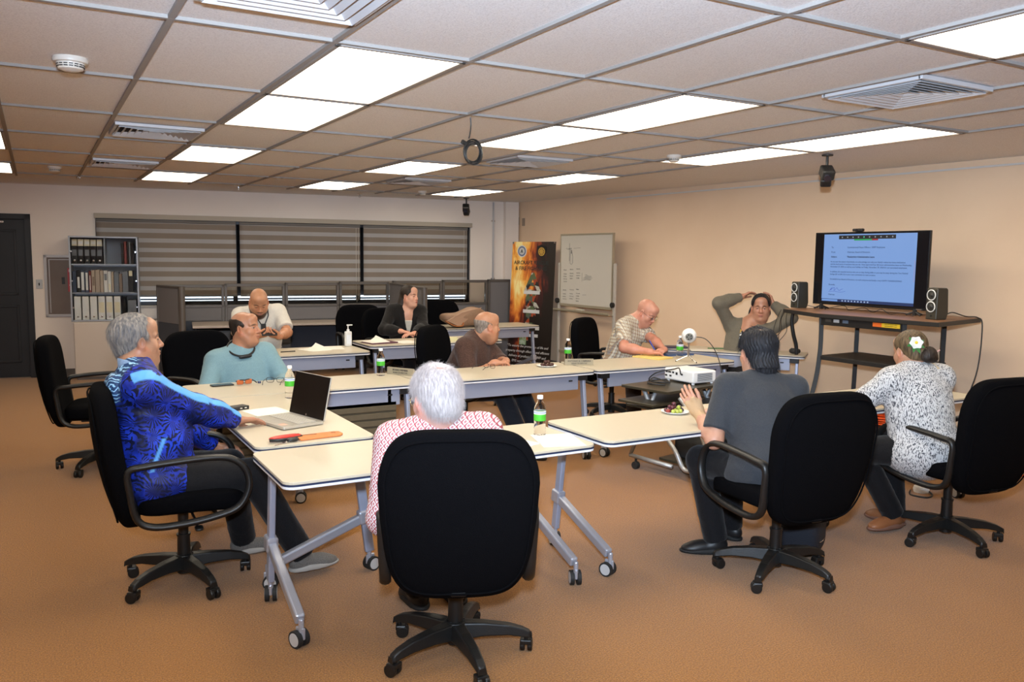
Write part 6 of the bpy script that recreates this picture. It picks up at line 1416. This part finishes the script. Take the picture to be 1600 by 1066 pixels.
def lattice_nodes(nt, b):
    N = NB(nt); tc = N.n('ShaderNodeTexCoord'); sp = N.n('ShaderNodeSeparateXYZ'); N.l(tc.outputs['Object'], sp.inputs[0])
    x = N.math('ADD', N.math('MULTIPLY', sp.outputs[0], .8), N.math('MULTIPLY', sp.outputs[1], -.75)); z = sp.outputs[2]; k = 105.
    p = N.math('ABSOLUTE', N.math('SINE', N.math('MULTIPLY', N.math('ADD', x, z), k))); q = N.math('ABSOLUTE', N.math('SINE', N.math('MULTIPLY', N.math('SUBTRACT', x, z), k)))
    m = N.math('MINIMUM', p, q); wv = N.math('ADD', .30, N.math('MULTIPLY', N.math('SINE', N.math('MULTIPLY', x, 420.)), .12))
    c = N.mix(N.math('LESS_THAN', m, wv), (.62, .58, .60), (.34, .06, .07)); c = N.mix(N.math('GREATER_THAN', m, .80), c, (.40, .14, .16)); N.l(c, b.inputs['Base Color']); b.inputs['Roughness'].default_value = .85
m_lat = node_mat('red_lattice_shirt', lattice_nodes)
def dash_nodes(nt, b):
    N = NB(nt); tc = N.n('ShaderNodeTexCoord'); mp = N.n('ShaderNodeMapping'); mp.inputs['Scale'].default_value = (1, 1, .30); mp.inputs['Rotation'].default_value = (0, .12, 0); N.l(tc.outputs['Object'], mp.inputs[0])
    n = N.n('ShaderNodeTexNoise', i_2=185., i_3=2.); n.inputs['Distortion'].default_value = .6; N.l(mp.outputs[0], n.inputs[0])
    N.l(N.ramp(n.outputs[0], [(.42, (.05, .055, .07)), (.48, (.58, .58, .59)), (.9, (.68, .68, .68))]), b.inputs['Base Color']); b.inputs['Roughness'].default_value = .85
m_dash = node_mat('white_black_dash_cloth', dash_nodes)
def floral_nodes(nt, b):
    N = NB(nt); tc = N.n('ShaderNodeTexCoord'); v = N.n('ShaderNodeTexVoronoi', i_2=42.); N.l(tc.outputs['Object'], v.inputs[0]); sp = N.n('ShaderNodeSeparateXYZ'); N.l(v.outputs['Color'], sp.inputs[0])
    N.l(N.ramp(sp.outputs[0], [(0, (.015, .015, .02)), (.4, (.50, .30, .05)), (.62, (.60, .60, .58)), (.78, (.02, .02, .03)), (.9, (.25, .33, .40))], 'CONSTANT'), b.inputs['Base Color']); b.inputs['Roughness'].default_value = .8
m_flor = node_mat('black_gold_floral', floral_nodes)
def strip_nodes(nt, b):
    N = NB(nt); tc = N.n('ShaderNodeTexCoord'); sp = N.n('ShaderNodeSeparateXYZ'); N.l(tc.outputs['Object'], sp.inputs[0])
    N.l(N.mix(N.math('GREATER_THAN', N.math('SINE', N.math('MULTIPLY', sp.outputs[2], 420.)), .2), (.62, .60, .52), (.28, .26, .24)), b.inputs['Base Color']); b.inputs['Roughness'].default_value = .8
m_strp = node_mat('fine_striped_blouse', strip_nodes)
M_H = dict(grey=hair_mat('hair_greying', (.10, .10, .11), (.30, .27, .24)), black=hair_mat('hair_black', (.006, .006, .008), (.022, .022, .028)), white=hair_mat('hair_white', (.40, .345, .34), (.64, .58, .57), 120),
           dk=hair_mat('hair_dark_brown', (.012, .008, .006), (.035, .022, .016)), br=hair_mat('hair_brown', (.05, .032, .016), (.15, .10, .05)), gsh=hair_mat('hair_short_grey', (.14, .11, .09), (.30, .25, .21)))
m_shb = mat('black_shoe', (.010, .010, .011), .45); m_sole = mat('black_sole', (.012, .012, .012), .7); m_shg = cloth_mat('grey_canvas_shoe', (.12, .11, .10), (.18, .17, .155)); m_solg = mat('pale_grey_sole', (.38, .36, .33), .6); m_shbr = mat('tan_leather_shoe', (.28, .11, .045), .4); m_solt = mat('tan_sole', (.20, .10, .07), .6)
BS = (m_shb, m_sole); DN = (0, 0, -1)
# --- person in the blue leaf jacket, left, hand on the laptop
def stripe_attr(A, N, P, T):
    def fn(v):
        m = np.zeros(len(v)); hood = np.zeros(len(v))
        for s in (1, -1):
            S_, E_, W = A[s][:3]; pole = unit(np.cross(E_-S_, W-E_)+1e-6)
            for a, b, w0 in ((S_+(S_-E_)*.25, E_, .030), (E_, W, .022)):
                ab = b-a; t = (v-a)@ab/(ab@ab); c = a+np.clip(t, 0, 1)[:, None]*ab; rad = v-c; out = unit(V3(0, 0, 1)*.75 + T[:, 0]*s*.65 + T[:, 1]*.15); ax = unit(ab); o2 = unit(out-ax*(out@ax)); sd = np.cross(ax, o2)
                dist = np.linalg.norm(rad, axis=1); inr = (t > -.05) & (t < 1.02) & (dist < .085) & ((rad@o2) > .015); m = np.maximum(m, np.clip((w0-np.abs(rad@sd))*160, 0, 1)*inr)
        q = v-N; z = q@T[:, 2]; yf = q@T[:, 1]; xr = q@T[:, 0]
        hood = np.clip((z+.13)*40, 0, 1)*np.clip((.02-yf)*40, 0, 1)*np.clip((.15-np.abs(xr))*40, 0, 1)
        # vertical pocket piping low on the sides
        q2 = v-P; pz = q2@T[:, 2]; py = q2@T[:, 1]; px_ = q2@T[:, 0]; m = np.maximum(m, np.clip((.012-np.abs(py-.02-.5*(pz-.12)))*200, 0, 1)*(pz > .05)*(pz < .20)*(np.abs(px_) > .12))
        return {'stripe': m*(1-hood), 'hood': hood}
    return fn
o = person('person in a blue leaf-patterned jacket with light blue sleeve stripes, hand on the laptop', (.44, 4.30, .565), (.40, 4.33, 1.035), (.412, 4.39, 1.215), 2, 14, -2, 0, g=1.16, belly=1.22, sc=1.03, skin=(.36, .185, .11),
    arms=[((.88, 4.42, .775), (.50, 4.02, .55), (.95, .25, -.12), (.12, -.30, -.95), .18, .12), ((.80, 4.62, .60), (.45, 4.75, .7), (1, -.3, 0), DN, .4)],
    legs=[((.90, 4.17, .54), (1.13, 4.10, .115), (1, .10, 0)), ((.84, 4.42, .54), (.93, 4.56, .09), (1, .05, 0))], sleeve='long', shirt=(m_bluej, 'jacket'), trousers=m_pants, shoe=(m_shg, m_solg), hem=.13,
    hair=('receding', .011, M_H['grey'], ()), fat=.7, lid=.0012, res=.0062, hres=.003, seed=3, bulk=.012, lift=.03, sash=stripe_attr, foldamp=.0045, nose=1.08, brow=(.05, .04, .035), headscale=1.04)
CR = V3(0, -.06, .13); flow = lambda p: (p-CR)*8+V3(0, 0, -.15)
v, q = o['hv']; sv, sf = strands(v, q, 4200, .020, 4, flow, .00035, .2, lift=.12); mesh_obj('hair_strands', [(sv@o['Rh'].T*o['hs']+o['H'], sf)], M_H['grey'], o['hair'], o['org'])
# denim collar and folded hood
g = G(); ax = unit(o['H']-V3(0, .0, .05)-o['N']); N_ = o['N']
for k in range(1): pass
vs = []; n = 40
for i, (rr, hh) in enumerate(((.083, -.012), (.079, .045), (.073, .048), (.077, -.012))):
    for a in range(n):
        an = 2*PI*a/n; d = o['r']*math.cos(an)+o['f']*math.sin(an); vs.append(tuple(N_+d*rr*(1+.06*math.sin(an))+o['u']*(hh+.006-.030*math.sin(an))-o['org']))
g.add(vs, [(i*n+a, i*n+(a+1) % n, ((i+1) % 4)*n+(a+1) % n, ((i+1) % 4)*n+a) for i in range(4) for a in range(n)]); g.build('shirt_collar', cloth_mat('denim_collar', (.16, .25, .42), (.24, .34, .52)), o['root'], smooth=True)
D, l, h_ = grid_sdf([cap(N_+o['r']*.10+o['f']*.02-o['u']*.012, N_+o['r']*.06-o['f']*.075-o['u']*.03, .030, .040, k=.03), cap(N_-o['r']*.10+o['f']*.02-o['u']*.012, N_-o['r']*.06-o['f']*.075-o['u']*.03, .030, .040, k=.03), ell(N_-o['f']*.105-o['u']*.075, (.115, .040, .085), o['T'], k=.04)], .006)
v, q = snet(D, l, h_); v = folds(relax(v, q, 1, .4), q, .006, 34, 9); mesh_obj('hood', [(v, q)], m_bluej, o['root'], o['org'], attr={'stripe': np.zeros(len(v)), 'hood': np.ones(len(v))})
E_, W = o['A'][1][1:3]; ax = unit(W-E_)
g = G(); Wl = o['A'][-1][2]-o['org']; g.cyl(tuple(Wl-V3(.02, 0, 0)), tuple(Wl+V3(.0, 0, 0)), .034, n=24); g.build('wrist_watch', mat('gold_watch', (.7, .5, .2), .25, .9), o['root'])

# --- white-haired person on the foremost chair
o = person('white-haired person seen from behind in a white shirt with red lattice pattern, foremost chair', (1.40, 2.98, .555), (1.385, 2.985, .935), (1.368, 2.985, 1.078), 80, 98, 14, 0, g=1.12, belly=1.2, skin=(.55, .30, .24),
    arms=[((1.62, 3.24, .62), (1.68, 2.90, .6), (.1, 1, 0), DN, .4), ((1.24, 3.16, .66), (1.10, 2.88, .60), (.4, 1, 0), DN, .4)],
    legs=[((1.60, 3.36, .52), (1.68, 3.42, .09), (.1, 1, 0)), ((1.42, 3.38, .52), (1.50, 3.46, .09), (0, 1, 0))], sleeve='elbow', shirt=m_lat, trousers=m_pants, shoe=BS,
    hair=('short', .013, M_H['white'], (ell((0, -.05, -.02), (.068, .055, .06), k=.03), ell((.0, -.075, .132), (.034, .034, .028), k=.02, op='s'))), fat=.5, res=.0062, hres=.003, seed=11, headscale=1.03, stubble=(.0, (.5, .4, .4)))
v, q = o['hv']; crown = lambda p: (np.linalg.norm(p-V3(.0, -.055, .115), axis=1) > .04) | (RNG.rand(len(p)) < .25)
sv, sf = strands(v, q, 15000, .022, 5, flow, .0003, .32, crown, .30); mesh_obj('hair_strands', [(sv@o['Rh'].T*o['hs']+o['H'], sf)], M_H['white'], o['hair'], o['org'])
wear_glasses(o, mat('gilt_frame', (.55, .42, .2), .3, .8))

# --- person in charcoal polo with bandaged hand
o = person('person in a dark grey polo seen from behind, bandaged left hand raised over the grapes', (3.30, 3.00, .56), (3.40, 3.19, .985), (3.435, 3.25, 1.135), 92, 74, 10, 0, tf=66, lift=.005, sw=.178, g=1.16, belly=1.2, skin=(.50, .28, .19),
    arms=[((3.42, 3.50, .76), (3.70, 3.25, .6), (-.5, .8, 0), DN, .4), ((3.17, 3.42, .800), (3.06, 3.24, .60), (-.38, .30, .68), (.65, .6, .1), .30, .08)],
    legs=[((3.42, 3.42, .53), (3.50, 3.46, .09), (-.2, 1, 0)), ((3.17, 3.38, .53), (3.25, 3.33, .09), (-.75, .45, 0))], sleeve='short', shirt=m_dgrey, trousers=m_pants, shoe=BS, hem=.12,
    hair=('short', .016, M_H['black'], (ell((.0, -.062, .140), (.040, .038, .030), k=.02, op='s'), ell((0, -.065, -.055), (.068, .045, .065), k=.03), dict(ell((0, -.078, -.085), (.060, .036, .045), k=.03), free=1)), .0016), fat=.4, res=.0062, hres=.003, seed=21, foldamp=.004, headscale=1.05)
v, q = o['hv']; sv, sf = strands(v, q, 8000, .026, 6, flow, .00035, .09, lambda p: np.linalg.norm(p-V3(.0, -.05, .135), axis=1) > .035, .03); mesh_obj('hair_strands', [(sv@o['Rh'].T*o['hs']+o['H'], sf)], M_H['black'], o['hair'], o['org'])
E_, W, hd = o['A'][-1][1:4]; hd = unit(hd); ax = unit(W-E_); nn = unit(V3(o['A'][-1][4])-hd*(V3(o['A'][-1][4])@hd)); sd = -np.cross(hd, nn)
D, l, h_ = grid_sdf([cap(W-ax*.085, W-ax*.01, .0345, .030, k=.02), cap(W-ax*.01, W+hd*.02, .029, .027, k=.02), cap(W+hd*.01+sd*.018, W+hd*.075+sd*.020, .0195, .0185, k=.02), cap(W+hd*.01-sd*.018, W+hd*.072-sd*.020, .0195, .018, k=.02), cap(W+hd*.02+sd*.02, W+hd*.045+sd*.036+nn*.014, .020, .0165, k=.015)], .004)
v, q = snet(D, l, h_); v = folds(v, q, .0015, 120, 3); mesh_obj('bandage', [(v, q)], mat('tan_bandage', (.52, .34, .19), .85, bump=(260, .5)), o['root'], o['org'])
# gold ring on the bandaged hand
p0 = W+hd*.088+sd*(-.010); g = G(); p1 = p0+unit(hd*math.cos(.3)+nn*math.sin(.3))*.016-o['org']; x_ = sd; y_ = nn; g.tube([tuple(p1+(x_*math.cos(a)+y_*math.sin(a))*.0095) for a in [2*PI*k/18 for k in range(18)]], .0016, 6, closed=True); g.build('finger_ring', mat('gold', (.8, .55, .2), .2, 1), o['root'])

# --- person with the white flower
bun = (dict(ell((.032, -.110, -.030), (.044, .040, .046), k=.006), free=1), dict(ell((.055, -.108, -.050), (.028, .028, .03), k=.006), free=1))
o = person('person in a white blouse with black dashes, white flower in pinned-up hair, back turned', (4.51, 2.92, .555), (4.53, 3.04, .955), (4.545, 3.09, 1.105), 92, 76, 14, 0, tf=74, g=1.10, sw=.168, bulk=.010, skin=(.40, .21, .13),
    arms=[((4.66, 3.42, .755), (4.85, 3.15, .7), (-.3, 1, 0), DN, .3), ((4.47, 3.42, .765), (4.15, 3.20, .72), (.5, .9, 0), DN, .3)],
    legs=[((4.60, 3.22, .52), (4.62, 3.18, .09), (-.1, 1, 0)), ((4.33, 3.24, .50), (4.52, 3.12, .10), (-.85, .1, 0))], sleeve='elbow', shirt=(m_dash, 'blouse'), trousers=m_pants, shoe=(m_shbr, m_solt), hem=.20,
    hair=('short', .009, M_H['br'], bun, .0008), fat=.3, res=.0068, hres=.0034, seed=31, collar=True, foldamp=.005, headscale=.99)
g = G(); c = V3(-.040, -.100, .040); nrm_ = unit(c-V3(0, -.016, .036)); t1 = unit(np.cross(nrm_, V3(0, 0, 1))); t2 = np.cross(nrm_, t1)
fw = G()
for ring, (L_, nn_, tilt_) in enumerate(((.040, 6, .35), (.028, 6, .9))):
    for k in range(nn_):
        a = 2*PI*k/nn_+ring*.5; d = t1*math.cos(a)+t2*math.sin(a); s_ = np.cross(nrm_, d); b0 = c+nrm_*(.006+.004*ring); pts = []
        for (tt, w_) in ((0, .004), (.35, .014), (.7, .017), (1, .003)):
            q_ = b0+d*L_*tt*math.cos(tilt_*.5)+nrm_*L_*tt*math.sin(tilt_)*.5
            for s in (-1, 0, 1): pts.append(o['l2w'](q_+s_*w_*s+nrm_*(.003 if s == 0 else .005)))
        pts2 = [tuple(V3(p)-o['Rh']@nrm_*.0012) for p in pts]; fs = []
        for i in range(3):
            for j in range(2): fs.append((i*3+j, i*3+j+1, i*3+4+j, i*3+3+j)); fs.append((12+i*3+3+j, 12+i*3+4+j, 12+i*3+j+1, 12+i*3+j))
        fw.add(pts+pts2, fs)
fl = fw.build('hair_flower', mat('flower_white', (.80, .80, .74), .6), o['root'], smooth=True)
g = G(); g.sphere(o['l2w'](c+nrm_*.014), .010, 14); g.build('flower_centre', mat('flower_yellow', (.75, .55, .04), .6), fl, smooth=True)
g = G()
for a, L_ in ((1.2, .055), (1.8, .06), (2.5, .05), (.3, .05), (-.8, .045), (3.4, .045)):
    d = t1*math.cos(a)+t2*math.sin(a); s_ = np.cross(nrm_, d); pts = [o['l2w'](c+nrm_*.003+d*L_*tt+s_*w_*s+nrm_*(.004*tt)) for tt, w_ in ((.2, .004), (.5, .012), (.8, .009), (1.1, .001)) for s in (-1, 1)]; p2 = [tuple(V3(p)-o['Rh']@nrm_*.001) for p in pts]
    g.add(pts+p2, [(0, 1, 3, 2), (2, 3, 5, 4), (4, 5, 7, 6), (10, 11, 9, 8), (12, 13, 11, 10), (14, 15, 13, 12)])
g.build('flower_leaves', mat('leaf_green', (.03, .17, .03), .5), fl, smooth=True)
D, l, h_ = grid_sdf([ell((.034, -.112, -.032), (.048, .044, .049), k=.01), ell((.060, -.110, -.052), (.030, .030, .032), k=.01), ell((.010, -.118, -.050), (.028, .026, .028), k=.01)], .004)
v, q = snet(D, l, h_); v = folds(v, q, .004, 70, 2); mesh_obj('hair_bun', [(v@o['Rh'].T*o['hs']+o['H'], q)], M_H['dk'], o['root'], o['org'])
g = G(); cc = o['N']-o['org']; g.tube([tuple(cc+o['r']*x+o['f']*y+o['u']*z) for x, y, z in ((.07, .02, .04), (.09, -.03, .035), (.10, -.06, .0), (.13, -.05, -.05))], .022, 8); g.build('ruffle', mat('cream_ruffle', (.55, .45, .30), .8, bump=(80, 1)), o['root'], smooth=True)
g = G(); g.cyl(o['l2w']((.055, -.13, -.03)), o['l2w']((.095, -.135, -.01)), .004); g.build('hair_pin', mat('pink_pin', (.6, .35, .3), .4), o['root'])

# --- person in light blue sweater
o = person('person in a light blue sweater with neck strap, head turned right, behind the sunglasses', (1.38, 6.60, .50), (1.34, 6.52, .915), (1.375, 6.50, 1.075), -86, -38, -4, 0, g=1.26, bulk=.010, lift=-.018, belly=1.2, skin=(.45, .215, .125),
    arms=[((1.14, 6.12, .63), (.98, 6.50, .55), (.3, -1, 0), DN, .4), ((1.56, 6.12, .66), (1.75, 6.45, .55), (-.2, -1, 0), DN, .4)],
    legs=[((1.22, 6.15, .50), (1.18, 6.10, .09), (0, -1, 0)), ((1.50, 6.12, .50), (1.52, 6.08, .09), (0, -1, 0))], sleeve='long', shirt=(m_teal, 'sweater'), trousers=m_pants, shoe=BS, collar=False,
    hair=('side', .004, M_H['dk'], (), .0008), fat=.6, res=.0075, seed=41, nose=1.08, brow=(.06, .04, .03), headscale=1.03)
g = G(); n = 30; pts = [tuple(o['N']-o['org']+o['r']*.098*math.cos(a)+o['f']*(.092*math.sin(a)+.03)+o['u']*(.040-.040*math.sin(a))) for a in [2*PI*k/n for k in range(n)]]; g.tube(pts, .008, 8, closed=True); g.build('neck_strap', m_black, o['root'], smooth=True)
g = G(); c = o['N']-o['org']+o['f']*.125-o['u']*.004; g.sell(tuple(c), (.05, .014, .014), .7, .7, 20, 8, rot=Matrix([list(x) for x in o['T']])); g.build('strap_pouch', m_black, o['root'], smooth=True)
g = G(); c = o['N']-o['org']+o['f']*.137-o['u']*.10; g.cyl(tuple(c), tuple(c-o['u']*.03), .0015); g.build('placket', mat('placket_teal', (.07, .17, .22), .8), o['root'])

# --- person with the phone
o = person('bearded bald person in a pale grey shirt leaning over a phone at the back table', (1.98, 8.62, .62), (1.94, 8.50, 1.055), (1.905, 8.36, 1.165), -92, -94, 30, 0, g=1.25, belly=1.1, sc=1.03, skin=(.48, .235, .13),
    arms=[((1.81, 8.06, .855), (1.60, 8.30, .7), (.55, -.35, .15), (.2, .3, .9), .55), ((2.02, 8.05, .85), (2.30, 8.25, .7), (-.6, -.3, .15), (-.2, .3, .9), .55)],
    legs=[((1.85, 8.20, .50), (1.83, 8.22, .09), (0, -1, 0)), ((2.12, 8.20, .50), (2.14, 8.22, .09), (0, -1, 0))], sleeve='short', shirt=m_beige, trousers=m_pants, shoe=BS, fat=.9, stubble=(.12, (.12, .07, .05)), beard=(.9, (.012, .008, .006)), res=.0085, hres=.0042, seed=51, lid=-.0012, headscale=1.10)
t = thing('smartphone', 'black phone held in both hands by the bearded person', 'phone', (1.915, 8.00, .895), 0)
g = G(); g.box((0, 0, 0), (.15, .009, .078), (-.75, 0, 0)); g.build('body', m_black, t, bevel=.004)
g = G(); g.box((0, .0055*math.cos(.75), .004), (.142, .001, .070), (-.75, 0, 0)); g.build('screen', mat('phone_glass', (0, 0, 0)), t)
g = G(); cc = o['N']-o['org']; 
for s in (-1, 1): g.tube([tuple(cc+o['r']*s*.075+o['f']*.04+o['u']*.03), tuple(cc+o['r']*s*.06+o['f']*.135-o['u']*.03), tuple(cc+o['r']*s*.012+o['f']*.165-o['u']*.12)], .006, 6)
g.build('lanyard', m_black, o['root']); g = G(); g.box(tuple(cc+o['f']*.172-o['u']*.13), (.05, .012, .06)); g.build('lanyard_badge', m_black, o['root'], bevel=.004)
g = G(); W = o['A'][-1][2]; E_ = o['A'][-1][1]; ax = unit(W-E_); g.cyl(tuple(W-ax*.03-o['org']), tuple(W-ax*.01-o['org']), .032, n=20); g.build('wrist_watch', m_black, o['root'])

# --- person in black jacket
longh = (dict(ell((0, -.085, -.09), (.078, .045, .10), k=.04), free=1), dict(ell((.03, -.09, -.16), (.055, .035, .07), k=.04), free=1))
o = person('long-haired person in a black jacket over a striped top, hands folded, back row', (3.74, 9.05, .56), (3.74, 8.97, 1.01), (3.755, 8.92, 1.175), -98, -58, 0, 0, g=1.06, sw=.165, skin=(.62, .34, .24),
    arms=[((3.52, 8.62, .80), (3.35, 8.85, .75), (.75, -.5, -.1), DN, .35), ((3.66, 8.55, .775), (4.05, 8.80, .75), (-.85, -.15, 0), DN, .3)],
    legs=[((3.62, 8.60, .50), (3.60, 8.58, .09), (0, -1, 0)), ((3.86, 8.60, .50), (3.87, 8.58, .09), (0, -1, 0))], sleeve='long', shirt=(m_bjk, 'jacket'), trousers=m_pants, shoe=BS, collar=False, vneck=(.34, .085), jacket=(m_strp, .13), bulk=.008,
    hair=('long', .010, M_H['dk'], longh, .0008), fat=.45, lips=(.40, .06, .06), brow=(.04, .02, .015), res=.009, hres=.0042, seed=61, lid=.0012)

# --- person in brown shirt
o = person('balding person in a dark brown shirt looking right, hands on the middle table', (3.28, 6.54, .50), (3.33, 6.44, .885), (3.415, 6.37, 1.035), -42, -6, 2, 0, tf=-50, bulk=.014, lift=.035, g=1.28, belly=1.25, skin=(.46, .225, .13),
    arms=[((3.33, 6.06, .755), (3.06, 6.25, .6), (.6, -.15, 0), DN, .45), ((3.47, 6.12, .755), (3.60, 6.35, .6), (-.4, -.5, 0), DN, .45)],
    legs=[((3.40, 6.08, .50), (3.43, 5.72, .09), (.5, -.8, 0)), ((3.66, 6.22, .50), (3.72, 5.95, .09), (.6, -.7, 0))], sleeve='elbow', shirt=m_bsh, trousers=m_jean, shoe=BS,
    hair=('fringe', .0025, M_H['gsh'], (), .0005), fat=.7, res=.0075, hres=.0036, seed=71, lid=.0012, headscale=1.06, brow=(.12, .09, .07))
g = G(); c = o['N']-o['org']-o['u']*.115+o['f']*.135-o['r']*.06; text('~', .05, 'chest_emblem', m_cap, o['root'], tuple(c+V3(.01, -.01, 0)), (PI/2, 0, math.radians(-42)+PI/2))

# --- person in plaid
o = person('bald person with eyeglasses in a tan plaid shirt, writing on the yellow pad', (5.00, 6.60, .55), (5.10, 6.48, .985), (5.20, 6.38, 1.115), -62, -68, 34, 0, tf=-58, g=1.2, belly=1.1, skin=(.56, .27, .19),
    arms=[((4.93, 5.98, .78), (4.60, 6.25, .72), (.75, -.25, -.05), (.2, .2, -.9), .4), ((5.16, 6.05, .78), (5.45, 6.30, .72), (-.75, -.4, 0), (.1, .4, -.9), .5)],
    legs=[((4.88, 6.16, .50), (4.86, 6.10, .09), (-.1, -1, 0)), ((5.12, 6.12, .50), (5.10, 6.02, .09), (.1, -1, 0))], sleeve='short', shirt=m_plaid, trousers=m_brownp, shoe=BS, fat=.5, res=.0085, hres=.0042, seed=81, lid=-.0012, headscale=1.05, brow=(.2, .13, .1))
wear_glasses(o, thin=.0014)
t = thing('pen', 'dark blue pen in the hand of the person in plaid', 'pen', (5.03, 6.02, .79), .3); g = G(); g.cyl((0, 0, -.02), (-.04, .05, .09), .0045); g.build('barrel', mat('blue_plastic', (0, 0, 0)), t)

# --- person in grey cardigan, hands behind the head
dkh = (dict(ell((.062, -.035, -.055), (.034, .045, .065), k=.02), free=1), dict(ell((-.058, -.045, -.05), (.032, .045, .055), k=.02), free=1), dict(ell((.05, -.075, -.07), (.05, .05, .07), k=.03), free=1))
o = person('person in a grey cardigan over a black and gold top, both hands behind the head', (6.20, 6.09, .56), (6.24, 6.03, .99), (6.315, 5.955, 1.165), 223, 225, 4, 0, g=1.14, sw=.165, lift=.008, skin=(.47, .235, .15),
    arms=[((6.17, 6.08, 1.27), (5.85, 6.20, 1.10), (.62, -.25, .35), (.3, -.4, -.5), .35), ((6.43, 5.90, 1.20), (6.45, 5.55, 1.0), (-.1, .3, .8), (-.6, .5, 0), .4)],
    legs=[((6.05, 5.85, .50), (6.02, 5.85, .09), (-1, -.6, 0)), ((6.20, 5.66, .50), (6.15, 5.66, .09), (-1, -.8, 0))], sleeve='long', shirt=(m_card, 'cardigan'), trousers=m_pants, shoe=BS, collar=False, vneck=(.46, .10), jacket=(m_flor, -.02), headscale=1.06,
    hair=('short', .012, M_H['black'], dkh, .0012), fat=.9, lips=(.28, .07, .06), res=.0085, hres=.0040, seed=91, lid=-.0004)
bpy.context.view_layer.update()
